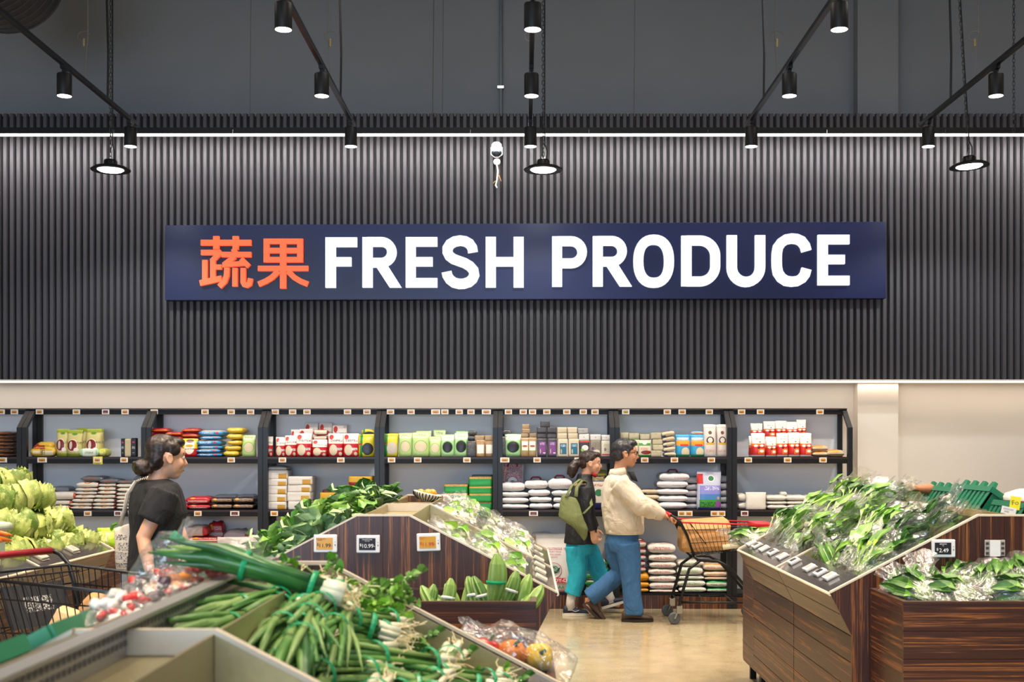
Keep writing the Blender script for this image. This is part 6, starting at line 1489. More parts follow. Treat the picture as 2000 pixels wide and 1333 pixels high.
build('bag_body', pillow_mb(.44, .3, .13, 2, 12, 8), printed('white_red_sack', '#e4dfd6', [('t', .1, .5, .9, .9, '#c8502f'), ('r', 0, -.1, 1, .35, '#a02c30')], crinkle=.4), rs, smooth=True)
rs.location = (2.70, 6.2, 1.22)
# ---------------------------------------------------------------- people
def fuse(mb, voxel, it=4, wob=0.0, seed=0, sc=9):
    me = mb.mesh('tmp', []); o = bpy.data.objects.new('tmp', me)
    m = o.modifiers.new('r', 'REMESH'); m.mode = 'VOXEL'; m.voxel_size = voxel; m.use_smooth_shade = True
    s_ = o.modifiers.new('s', 'SMOOTH'); s_.factor = .5; s_.iterations = it
    out = evaluated_mesh(o); bpy.data.meshes.remove(me)
    if wob:
        nn = len(out.vertices); co = [0.0] * (3 * nn); no = [0.0] * (3 * nn)
        out.vertices.foreach_get('co', co); out.vertex_normals.foreach_get('vector', no)
        for i in range(nn):
            p = Vector(co[3 * i:3 * i + 3]); k = noise.noise(Vector((p.x * sc, p.y * sc, p.z * sc * .55 + seed))) + .5 * noise.noise(Vector((p.x * sc * 2.3, p.y * sc * 2.3, p.z * sc * 1.2 - seed)))
            for a in range(3): co[3 * i + a] += no[3 * i + a] * k * wob
        out.vertices.foreach_set('co', co); out.update()
    return out
def cloth(name, col, rough=.8, fine=.25):
    t = NT(name); n1 = t.noise(5, t.coord('Object'), 4); n2 = t.noise(260, t.coord('Object'), 1)
    c = srgb(col); t.pr(base=t.mix(n1, tuple(x * .8 for x in c[:3]) + (1,), tuple(min(1, x * 1.15) for x in c[:3]) + (1,)), rough=rough)
    b1 = t.node('ShaderNodeBump'); b1.inputs['Strength'].default_value = .55; b1.inputs['Distance'].default_value = .03
    t.link(t.noise(1.0, t.coord('Object', (11, 11, 6)), 3, .55, 1.6), b1.inputs['Height'])
    t.bump(n2, fine, .002); t.link(b1.outputs[0], t.b.inputs['Normal'].links[0].from_node.inputs['Normal']); return t.mat
def skinmat(name, col):
    t = NT(name); c = srgb(col); t.pr(base=t.mix(t.noise(12, t.coord('Object')), tuple(x * .92 for x in c[:3]) + (1,), c), rough=.45)
    t.b.inputs['Subsurface Weight'].default_value = .06; t.b.inputs['Subsurface Radius'].default_value = (.01, .004, .002); return t.mat
def hairmat(name, col):
    t = NT(name); c = srgb(col); n = t.noise(1.0, t.coord('Object', (30, 30, 90)), 3, .6, .6)
    t.pr(base=t.ramp(n, [(.35, tuple(x * .5 for x in c[:3]) + (1,)), (.7, tuple(min(1, x * 1.7) for x in c[:3]) + (1,))]), rough=.42); t.bump(n, .5, .004); return t.mat
def frame_at(c, yaw, pitch=0.0): return Matrix.Translation(c) @ Euler((0, pitch, yaw)).to_matrix().to_4x4()
def head_into(mb, M, s=1.0):
    "a head looking along local +x, centre of the skull at the origin"
    E = lambda c, r, nu=18, nv=12: mb.ell([q * s for q in c], tuple(q * s for q in r), nu, nv, 0, M)
    E((-.012, 0, .025), (.098, .076, .092)); E((.030, 0, -.035), (.062, .062, .078)); E((.050, 0, -.088), (.036, .038, .030))
    E((.072, 0, .030), (.026, .052, .035)); E((.078, 0, -.055), (.020, .034, .030)); E((.058, .036, -.030), (.030, .024, .030)); E((.058, -.036, -.030), (.030, .024, .030))
    mb.tube([M @ Vector(p) * 1 for p in [Vector(q) * s for q in ((.086, 0, .022), (.100, 0, -.008), (.112, 0, -.028), (.096, 0, -.038))]], [.008 * s, .010 * s, .014 * s, .012 * s], 8)
    for z in (-.061, -.072): mb.tube([M @ (Vector(q) * s) for q in ((.078, -.022, z), (.094, 0, z), (.078, .022, z))], [.005 * s, .0075 * s, .005 * s], 6)
    for sd in (-1, 1):
        R = M @ Matrix.Translation(Vector((-.004, sd * .076, -.012)) * s) @ Euler((0, -.2, sd * .35)).to_matrix().to_4x4()
        mb.ell((0, 0, 0), (.020 * s, .008 * s, .031 * s), 12, 8, 0, R)
        mb.tube([R @ (Vector(q) * s) for q in ((.004, sd * .006, -.026), (-.012, sd * .010, -.012), (-.016, sd * .011, .010), (-.004, sd * .010, .028), (.012, sd * .006, .020))], .005 * s, 6)
def eyes(par, M, s=1.0, glasses=False):
    ew = plain('eye_white', '#cfc4b8', .3, var=.02); ed = plain('eye_dark', '#1b120e', .2); lip = plain('lip_rose', '#a8605a', .5)
    for sd in (-1, 1):
        build('eye', MB().ell((.081 * s, sd * .031 * s, .006 * s), .011 * s, 10, 8, 0, M), ew, par, True)
        build('iris', MB().ell((.0895 * s, sd * .032 * s, .006 * s), .0052 * s, 8, 6, 0, M), ed, par, True)
        build('eyebrow', MB().tube([M @ (Vector(q) * s) for q in ((.088, sd * .014, .026), (.087, sd * .032, .031), (.074, sd * .050, .024))], .0035 * s, 5), ed, par)
    build('lips', MB().tube([M @ (Vector(q) * s) for q in ((.085, -.020, -.0665), (.1005, 0, -.0655), (.085, .020, -.0665))], [.003 * s, .005 * s, .003 * s], 6), lip, par, True)
    if glasses:
        g = MB()
        for sd in (-1, 1):
            g.tube([M @ (Vector((.098, sd * .033 + .021 * math.cos(a), .004 + .016 * math.sin(a))) * s) for a in [i * PI / 8 for i in range(17)]], .0018 * s, 5)
            g.tube([M @ (Vector(q) * s) for q in ((.097, sd * .054, .01), (.05, sd * .074, .008), (-.01, sd * .084, .002))], .002 * s, 5)
        g.tube([M @ (Vector(q) * s) for q in ((.099, -.012, .008), (.104, 0, .010), (.099, .012, .008))], .002 * s, 5)
        build('glasses', g, BLACKM, par)
def hand_into(mb, wrist, d, n_, side, curl=.5, s=1.0):
    "wrist point, direction of the palm, palm normal (towards the palm side), side = +1/-1 for the thumb side"
    d = Vector(d).normalized(); n_ = Vector(n_); n_ = (n_ - d * n_.dot(d)).normalized(); u = d.cross(n_) * side
    w = Vector(wrist)
    mb.loft([(w, u * .026 * s, n_ * .019 * s), (w + d * .03 * s, u * .034 * s, n_ * .017 * s), (w + d * .065 * s, u * .042 * s, n_ * .015 * s), (w + d * .092 * s, u * .040 * s, n_ * .012 * s)], 14)
    for i, (off, l) in enumerate(((.030, .068), (.010, .078), (-.010, .072), (-.029, .056))):
        p = w + d * .080 * s + u * off * s; pts = [p - d * .02 * s, p]; a = curl * .5
        for seg in (.45, .32, .23):
            dd = d * math.cos(a) + n_ * math.sin(a) + u * (off * .8); p = p + dd.normalized() * l * seg * s; pts.append(p); a += curl * .95
        mb.tube(pts, [.0092 * s, .0092 * s, .0086 * s, .0078 * s, .0062 * s], 8)
    p = w + d * .022 * s + u * .028 * s
    pts = [p - u * .01 * s]
    for dd, l in ((u * .8 + d * .6 + n_ * .25, .036), (u * .35 + d * .9 + n_ * (.3 + .4 * curl), .032), (d * 1.0 + n_ * (.2 + .6 * curl), .024)):
        pts.append(pts[-1] + Vector(dd).normalized() * l * s)
    mb.tube(pts, [.014 * s, .0125 * s, .0105 * s, .0075 * s], 8)
def shoe_mb(heel, d, l=.275, h=.085, w=.047, pitch=0.0):
    "upper of a shoe; heel at ground level"
    yaw = math.atan2(d[1], d[0]); M = Matrix.Translation(heel) @ Euler((0, pitch, yaw)).to_matrix().to_4x4()
    up = MB(); R = []
    for t, zz, ww in ((0.0, .060, .60), (.08, .085, .80), (.22, .092, .86), (.36, .078, .86), (.52, .060, .95), (.70, .048, 1.05), (.86, .038, .98), (.96, .028, .70), (1.0, .020, .40)):
        R.append(((l * t, 0, .018 + zz * h / .092 * .5), (0, w * ww, 0), (0, 0, zz * h / .092 * .5)))
    up.loft(R, 16, 0, M)
    so = MB(); outl = [(l * (.5 - .5 * math.cos(a)) * 1.04 - .006, (w * 1.08) * math.sin(a) * (.85 + .22 * (.5 - .5 * math.cos(a)))) for a in [2 * PI * i / 24 for i in range(24)]]
    so.prism(outl, 'z', 0, .026, 0, M)
    la = MB()
    for i in range(4):
        x = l * (.34 + .085 * i); z = .018 + (.080 - .0105 * i * 1.2) * h / .092 + .004
        la.tube([M @ Vector(q) for q in ((x, -w * .5, z - .012), (x + .008, 0, z + .002), (x, w * .5, z - .012))], .004, 5)
    return up, so, la
def person(label): return empty('person', (0, 0, 0), label=label, cat='person')

# ---- man in the pale jacket
YM = 11.22
def q(px, py, dy=0.0):
    Y = YM + dy; return Vector((XP(px, YM), Y, ZP(py, YM)))
pm = person('man in cream jacket and blue jeans pushing a red-handled cart')
SK1 = skinmat('skin_tan', '#c48d69'); JK = cloth('cream_jacket', '#cdc3b0'); JEAN = cloth('blue_denim', '#2f5f8f', .8, .5); BRSH = plain('brown_shoe', '#3a2a20', .6, bump=.3, scale=60); HAIRG = hairmat('greying_black_hair', '#26262a')
Mh = frame_at(q(1221, 886), 0.10, .05)
body = MB(); head_into(body, Mh, 1.08)
body.tube([q(1215, 893), q(1212, 915), q(1208, 935)], [.058, .060, .07], 14)
body.loft([(q(1206, 935), (.10, 0, 0), (0, .17, 0)), (q(1207, 960), (.115, 0, 0), (0, .19, 0)), (q(1214, 1000), (.12, 0, 0), (0, .165, 0)), (q(1216, 1045), (.115, 0, 0), (0, .165, 0)), (q(1214, 1070), (.10, 0, 0), (0, .15, 0))], 18)
nearL = [q(1222, 1060, -.09), q(1230, 1125, -.10), q(1235, 1190, -.10)]; farL = [q(1206, 1060, .09), q(1214, 1122, .10), q(1152, 1172, .11)]
for L_ in (nearL, farL): body.tube(L_, [.085, .058, .042], 12)
body.tube([nearL[2], q(1240, 1203, -.10), q(1258, 1206, -.10)], [.042, .036, .025], 10); body.tube([farL[2], q(1150, 1188, .11), q(1158, 1202, .11)], [.04, .036, .025], 10)
armN = [q(1206, 944, -.20), q(1250, 988, -.25), q(1294, 1006, -.16)]; armF = [q(1212, 946, .20), q(1256, 986, .26), q(1296, 1006, .16)]
for A in (armN, armF): body.tube([A[0], A[1], A[2]], [.052, .044, .030], 12)
hand_into(body, armN[2], (1, .05, -.28), (.2, 0, -1), -1, 1.15, 1.05); hand_into(body, armF[2], (1, -.05, -.28), (.2, 0, -1), 1, 1.15, 1.05)
link('body', fuse(body, .0065, 3), pm).data.materials.append(SK1)
eyes(pm, Mh, 1.08, True)
jk = MB()
jk.loft([(q(1207, 927), (.075, 0, 0), (0, .085, 0)), (q(1206, 937), (.115, 0, 0), (0, .175, 0)), (q(1208, 958), (.155, 0, 0), (0, .225, 0)), (q(1212, 985), (.178, 0, 0), (0, .225, 0)), (q(1217, 1012), (.192, 0, 0), (0, .225, 0)), (q(1219, 1030), (.188, 0, 0), (0, .22, 0)), (q(1220, 1041), (.172, 0, 0), (0, .20, 0))], 22)
for A in (armN, armF):
    a, b, c_ = A; jk.tube([a + Vector((-.02, 0, .0)), a.lerp(b, .5), b, b.lerp(c_, .55), c_.lerp(b, .06)], [.092, .096, .090, .072, .050], 14)
jk.ell(q(1208, 945, -.17), (.085, .085, .075), 14, 10); jk.ell(q(1208, 945, .17), (.085, .085, .075), 14, 10)
jm = fuse(jk, .010, 3, .015, 3, 11); jm.materials.append(JK); jo = link('jacket', jm, pm)
cl = MB(); cl.loft([(q(1207, 915), (.075, 0, .012), (0, .078, 0)), (q(1206, 930), (.088, 0, 0), (0, .10, 0))], 18, cap=False); build('collar', cl, JK, pm, smooth=True).modifiers.new('s', 'SOLIDIFY').thickness = .008
build('hem_band', MB().loft([(q(1220, 1034), (.178, 0, 0), (0, .206, 0)), (q(1220, 1043), (.175, 0, 0), (0, .203, 0))], 22), JK, pm, smooth=True)
build('shirt_collar', MB().loft([(q(1232, 922), (.03, 0, 0), (0, .06, 0)), (q(1240, 940), (.03, 0, -.01), (0, .05, 0))], 12), plain('dark_scarf', '#1d2027', .8), pm, smooth=True)
jn = MB(); jn.loft([(q(1217, 1036), (.145, 0, 0), (0, .17, 0)), (q(1215, 1060), (.150, 0, 0), (0, .18, 0)), (q(1215, 1078), (.12, 0, 0), (0, .17, 0))], 18)
jn.tube([nearL[0], q(1227, 1092, -.09), nearL[1], q(1233, 1160, -.10), q(1236, 1192, -.10), q(1236, 1199, -.10)], [.118, .108, .092, .086, .090, .088], 14)
jn.tube([farL[0], q(1208, 1090, .09), farL[1], q(1185, 1146, .10), farL[2]], [.115, .105, .092, .084, .085], 14)
m_ = fuse(jn, .010, 3, .007, 9, 11); m_.materials.append(JEAN); link('jeans', m_, pm)
for hp_, dirn, pt_ in ((q(1213, 1209.5, -.10), (1, 0), 0.0), (q(1139, 1186, .11), (1, 0), .75)):
    u_, s_, l_ = shoe_mb(Vector((hp_.x, hp_.y, max(.001, hp_.z if pt_ else .001))), dirn, .285, .10, .052, pt_)
    so = build('shoe', u_, BRSH, pm, smooth=True); build('sole', s_, plain('dark_rubber', '#1f1814', .7), so); build('laces', l_, plain('brown_lace', '#574335', .7), so)
hr = MB(); hr.ell((-.022, 0, .045), (.108, .088, .092), 20, 14, 0, Mh); hr.ell((-.062, 0, -.012), (.062, .082, .075), 16, 10, 0, Mh); hr.ell((.055, 0, .098), (.052, .070, .034), 14, 8, 0, Mh); hr.ell((.005, .078, .01), (.024, .014, .045), 10, 8, 0, Mh); hr.ell((.005, -.078, .01), (.024, .014, .045), 10, 8, 0, Mh)
m_ = fuse(hr, .007, 2, .006, 5, 45); m_.materials.append(HAIRG); link('hair', m_, pm)

# ---- woman with the olive bag
YM = 11.62
pw = person('woman in black jacket and turquoise trousers carrying an olive bag')
SK2 = skinmat('skin_fair', '#d6a284'); BJ = cloth('black_jacket', '#17181d', .6); TQ = cloth('turquoise_cotton', '#1fa9c4'); HB = hairmat('dark_brown_hair', '#2a1a14')
Mh = frame_at(q(1153, 905), 0.05, .08)
body = MB(); head_into(body, Mh, .98)
body.tube([q(1149, 910), q(1145, 928), q(1141, 945)], [.05, .05, .058], 14)
body.loft([(q(1138, 944), (.085, 0, 0), (0, .14, 0)), (q(1138, 965), (.10, 0, 0), (0, .165, 0)), (q(1136, 1005), (.09, 0, 0), (0, .13, 0)), (q(1135, 1050), (.11, 0, 0), (0, .16, 0)), (q(1134, 1072), (.095, 0, 0), (0, .15, 0))], 18)
nL = [q(1124, 1066, -.08), q(1128, 1120, -.09), q(1113, 1178, -.09)]; fL = [q(1144, 1066, .08), q(1170, 1120, .09), q(1192, 1170, .09)]
for L_ in (nL, fL): body.tube(L_, [.08, .052, .036], 12)
body.tube([nL[2], q(1117, 1194, -.09), q(1135, 1199, -.09)], [.036, .032, .022], 10); body.tube([fL[2], q(1198, 1182, .09), q(1212, 1186, .09)], [.036, .03, .022], 10)
aN = [q(1139, 952, -.17), q(1146, 1002, -.21), q(1155, 1036, -.22)]; aF = [q(1142, 952, .17), q(1150, 1002, .20), q(1164, 1036, .2)]
for A in (aN, aF): body.tube(A, [.046, .038, .027], 12)
hand_into(body, aN[2], (.25, 0, -1), (.3, 1, 0), 1, .55, .92); hand_into(body, aF[2], (.3, 0, -1), (.3, -1, 0), -1, .55, .92)
link('body', fuse(body, .0065, 3), pw).data.materials.append(SK2); eyes(pw, Mh, .98)
jk = MB(); jk.loft([(q(1143, 926), (.068, 0, 0), (0, .07, 0)), (q(1141, 940), (.08, 0, 0), (0, .10, 0)), (q(1139, 952), (.105, 0, 0), (0, .18, 0)), (q(1138, 970), (.128, 0, 0), (0, .20, 0)), (q(1136, 1005), (.132, 0, 0), (0, .18, 0)), (q(1134, 1035), (.150, 0, 0), (0, .20, 0)), (q(1133, 1062), (.158, 0, 0), (0, .21, 0))], 20)
for A in (aN, aF): jk.tube([A[0], A[0].lerp(A[1], .5), A[1], A[2].lerp(A[1], .05)], [.078, .074, .064, .05], 14)
m_ = fuse(jk, .010, 3, .008, 17, 11); m_.materials.append(BJ); link('jacket', m_, pw)
tq = MB(); tq.loft([(q(1134, 1050), (.135, 0, 0), (0, .18, 0)), (q(1134, 1068), (.14, 0, 0), (0, .185, 0)), (q(1134, 1082), (.12, 0, 0), (0, .17, 0))], 18)
tq.tube([nL[0], q(1126, 1092, -.085), nL[1], q(1122, 1145, -.09), q(1117, 1160, -.09)], [.108, .102, .088, .082, .080], 14); tq.tube([fL[0], q(1156, 1092, .085), fL[1], q(1180, 1142, .09), q(1187, 1156, .09)], [.108, .102, .088, .080, .076], 14)
m_ = fuse(tq, .009, 3, .006, 27, 12); m_.materials.append(TQ); link('trousers', m_, pw)
sk = MB().tube([q(1118, 1150, -.09), q(1114, 1172, -.09), q(1113, 1190, -.09)], [.046, .043, .046], 14); build('sock', sk, cloth('white_sock', '#dedbd8', .9), pw, smooth=True)
build('sock', MB().tube([q(1186, 1150, .09), q(1191, 1166, .09), q(1196, 1180, .09)], [.046, .043, .046], 14), MATS.get('white_sock') or cloth('white_sock_b', '#dedbd8', .9), pw, smooth=True)
NSH = plain('navy_shoe', '#1c2338', .6, bump=.2, scale=80)
for hp_, pt_ in ((q(1099, 1203, -.09), 0), (q(1178, 1193, .09), -.30)):
    u_, s_, l_ = shoe_mb(Vector((hp_.x, hp_.y, .001 if not pt_ else hp_.z)), (1, 0), .245, .085, .045, pt_)
    so = build('shoe', u_, NSH, pw, smooth=True); build('sole', s_, plain('white_rubber', '#dcd8cc', .5), so); build('laces', l_, plain('cream_lace', '#e2dccb', .7), so)
    b_ = MB().tube([Vector((hp_.x + .09, hp_.y - .049, .052)), Vector((hp_.x + .12, hp_.y - .050, .044)), Vector((hp_.x + .15, hp_.y - .049, .055))], .004, 5)
    if not pt_: build('side_emblem', b_, plain('silver_print', '#a9aeb8', .4), so)
hr = MB(); hr.ell((-.022, 0, .040), (.094, .080, .082), 20, 14, 0, Mh); hr.ell((-.062, 0, 0), (.052, .070, .065), 16, 10, 0, Mh); hr.ell((.045, 0, .085), (.045, .062, .028), 12, 8, 0, Mh)
hr.tube([Mh @ Vector(p) for p in ((-.095, 0, .01), (-.135, 0, -.01), (-.165, -.01, -.06), (-.175, -.01, -.12), (-.16, -.01, -.16))], [.028, .042, .055, .046, .012], 12)
m_ = fuse(hr, .007, 2, .006, 7, 40); m_.materials.append(HB); link('hair', m_, pw)
build('hair_tie', MB().lathe([(.030, -.008), (.034, 0), (.030, .008)], 14, cap=False), BLACKM, pw, rot=(0, PI / 2, 0), loc=Mh @ Vector((-.118, 0, 0)))
build('red_scarf', MB().tube([q(1158, 926, -.05), q(1163, 929, 0), q(1158, 927, .05)], [.016, .022, .016], 8), plain('red_cloth', '#b8242a', .7), pw, smooth=True)
# olive shoulder bag, hanging on the near side
OL = cloth('olive_canvas', '#6b7448')
ob = empty('shoulder_bag', q(1118, 1000, -.34), label='olive green shoulder bag hanging at the side of the woman in black', cat='bag')
o0 = q(1118, 1000, -.34)
bg_ = MB(); k = YM / FPX
prof_ = [(1110, 967, 13, .02), (1111, 975, 17, .05), (1112, 990, 21, .08), (1114, 1005, 25, .10), (1117, 1018, 29, .10), (1121, 1028, 23, .075), (1126, 1036, 12, .03)]
bg_.loft([(q(px, py, -.34) - o0, (w * k, 0, -.02 - .010 * i), (0, d_ * .62, 0)) for i, (px, py, w, d_) in enumerate(prof_)], 18)
m_ = fuse(bg_, .008, 2, .007, 31, 12); m_.materials.append(OL); link('bag_body', m_, ob)
st_ = [q(1122, 968, -.34), q(1124, 950, -.28), q(1134, 938, -.20), q(1142, 940, -.12), q(1148, 955, -.10), q(1152, 985, -.30), q(1136, 1000, -.36)]
build('strap', MB().tube([p - o0 for p in st_], .018, 8, flat=.35), OL, ob, smooth=True)
build('strap', MB().tube([p - o0 for p in (q(1103, 968, -.37), q(1114, 948, -.30), q(1130, 936, -.20), q(1138, 938, -.12))], .016, 8, flat=.35), OL, ob, smooth=True)

# ---- woman in the black t-shirt, seen from behind her right shoulder
YM = 6.75
pb = person('woman in black t-shirt with hair bun reaching to the nearest stand')
TS = cloth('black_tshirt', '#14161a', .85); KH_ = cloth('khaki_cotton', '#b09a70'); HD = hairmat('dark_hair', '#231611')
yaw = .60
Mh = frame_at(q(325, 893), yaw, .10); S_ = 1.03
body = MB(); head_into(body, Mh, S_)
body.tube([q(318, 905), q(311, 928), q(306, 948)], [.052, .052, .062], 16)
F = Vector((math.cos(yaw), math.sin(yaw), 0)); Lf = Vector((-math.sin(yaw), math.cos(yaw), 0))
def ring(c, a, b): return (c, F * a, Lf * b)
body.loft([ring(q(305, 945), .075, .105), ring(q(306, 970), .10, .155), ring(q(305, 1010), .11, .15), ring(q(303, 1060), .10, .135), ring(q(304, 1105), .125, .16), ring(q(303, 1150), .11, .15)], 20)
hl = q(303, 1140)
for sd in (-1, 1):
    b_ = hl + Lf * .085 * sd; body.tube([b_, Vector((b_.x + .02, b_.y, .50)), Vector((b_.x, b_.y, .08))], [.088, .058, .04], 12)
    body.tube([Vector((b_.x, b_.y, .08)), Vector((b_.x, b_.y, .04)) + F * .03, Vector((b_.x, b_.y, .03)) + F * .14], [.04, .035, .022], 10)
sh = q(308, 958) - Lf * .165
aR = [sh, q(302, 1046, -.20), q(322, 1108, -.27)]; shL = q(306, 958) + Lf * .165; aL = [shL, q(322, 1040, .26), q(345, 1085, .22)]
body.tube([aR[0] - Vector((0, 0, .03)), aR[0].lerp(aR[1], .6), aR[1], aR[1].lerp(aR[2], .35), aR[2]], [.042, .044, .040, .038, .026], 14); body.tube(aL, [.048, .040, .027], 12)
hand_into(body, aR[2], (.55, -.25, -.75), (.4, .7, 0), 1, .6, .95); hand_into(body, aL[2], (.8, 0, -.6), (0, -.6, -.6), -1, .5, .95)
link('body', fuse(body, .0062, 3), pb).data.materials.append(SK2); eyes(pb, Mh, S_)
ts = MB(); ts.loft([ring(q(306, 938), .075, .085), ring(q(306, 944), .105, .165), ring(q(306, 956), .125, .192), ring(q(307, 978), .142, .20), ring(q(309, 1000), .155, .19), ring(q(306, 1040), .142, .178), ring(q(305, 1080), .148, .185), ring(q(306, 1112), .155, .19), ring(q(306, 1117), .152, .187)], 24)
a = aR; ts.tube([a[0] + Vector((-.01, 0, .0)), a[0].lerp(a[1], .35), a[0].lerp(a[1], .62), a[0].lerp(a[1], .66)], [.078, .084, .082, .080], 16)
a = aL; ts.tube([a[0], a[0].lerp(a[1], .35), a[0].lerp(a[1], .66)], [.078, .080, .078], 14)
m_ = fuse(ts, .009, 4, .008, 41, 9); m_.materials.append(TS); link('tshirt', m_, pb)
tr_ = MB(); tr_.loft([ring(q(304, 1100), .142, .172), ring(q(304, 1135), .142, .178), ring(q(304, 1160), .12, .165)], 20)
for sd in (-1, 1):
    b_ = hl + Lf * .088 * sd; tr_.tube([b_, Vector((b_.x + .015, b_.y, .50)), Vector((b_.x, b_.y, .10))], [.118, .095, .082], 14)
m_ = fuse(tr_, .012, 3, .007, 51, 10); m_.materials.append(KH_); link('trousers', m_, pb)
for sd in (-1, 1):
    b_ = hl + Lf * .085 * sd; u_, s_, l_ = shoe_mb(Vector((b_.x, b_.y, .001)) - F * .06, (F.x, F.y), .245, .085, .045)
    so = build('shoe', u_, plain('white_shoe', '#d9d6d0', .6), pb, smooth=True); build('sole', s_, plain('white_rubber', '#dcd8cc', .5), so); build('laces', l_, plain('cream_lace', '#e2dccb', .7), so)
hr = MB(); hr.ell((-.024, 0, .042), (.100, .082, .084), 22, 14, 0, Mh); hr.ell((-.060, 0, -.01), (.058, .074, .075), 18, 10, 0, Mh); hr.ell((.046, 0, .088), (.048, .066, .030), 14, 8, 0, Mh); hr.ell((.012, -.070, .045), (.045, .018, .04), 12, 8, 0, Mh); hr.ell((.012, .070, .045), (.045, .018, .04), 12, 8, 0, Mh)
hr.tube([Mh @ Vector(p) for p in ((-.085, 0, -.055), (-.11, 0, -.06))], [.05, .04], 12)
m_ = fuse(hr, .006, 2, .0035, 6, 50); m_.materials.append(HD); link('hair', m_, pb)
bn_ = MB(); cb = Mh @ Vector((-.128, -.005, -.072)); bn_.ell(cb, (.052, .048, .050), 18, 12)
for i in range(3):
    bn_.tube([cb + Vector((.044 * math.cos(a + i), .040 * math.sin(a + i) , .026 * math.sin(a * 2 + i * 2))) for a in [j * .55 for j in range(12)]], .014, 8)
m_ = fuse(bn_, .006, 1, .003, 8, 60); m_.materials.append(HD); link('hair_bun', m_, pb)
lw_ = MB()
for i in range(7): 
    p0 = Mh @ Vector((-.10 - .004 * i, -.02 + .008 * i, -.10)); lw_.tube([p0, p0 + Vector((-.015 - .004 * i, 0, -.035)), p0 + Vector((-.012 + .006 * i, 0, -.065 - .006 * i))], [.003, .002, .0008], 4)
build('loose_strands', lw_, HD, pb)
# canvas tote on her shoulder
CAN_ = printed('canvas_tote_print', '#d2c6b2', [('t', .12, .66, .62, .76, '#4a4a55'), ('t', .25, .48, .95, .62, '#56565e'), ('t', .1, .32, .5, .46, '#4f5b70'), ('t', .5, .28, .95, .44, '#4a4a52'), ('t', .12, .18, .9, .26, '#44444c'), ('t', .35, .04, .9, .15, '#4c4c54'), ('r', .0, .9, 1, .905, '#a99c86')], crinkle=.3, rough=.85)
o0 = q(240, 1070, .02)
tb = empty('tote_bag', o0, label='cream canvas tote bag with dark prints on the shoulder of the woman', cat='bag')
t_ = MB(); k = YM / FPX
t_.loft([(q(px, py, .02) - o0, (w * k, 0, sl), (0, d_, 0)) for px, py, w, d_, sl in ((243, 1026, 23, .012, .022), (243, 1034, 23, .03, .020), (244, 1060, 22, .05, .01), (245, 1090, 22, .055, 0), (246, 1112, 22, .05, -.008), (247, 1124, 21, .02, -.012))], 20)
for i, p in enumerate(t_.v): t_.v[i] = p + Vector((0, .012 * nz3(p, 9, 3), 0))
build('bag_body', t_, CAN_, tb, smooth=True)
STRP = cloth('canvas_strap', '#d8cdbb', .9)
build('strap', MB().tube([p - o0 for p in (q(236, 1028, -.01), q(247, 1000, -.04), q(256, 965, -.06), q(268, 943, -.03), q(284, 934, .10), q(292, 936, .14))], [.014, .013, .013, .013, .013, .012], 8, flat=.3), STRP, tb, smooth=True)
build('strap', MB().tube([p - o0 for p in (q(252, 1028, .04), q(252, 1000, .02), q(260, 970, .04), q(272, 944, .06), q(288, 934, .15))], .013, 8, flat=.3), STRP, tb, smooth=True)
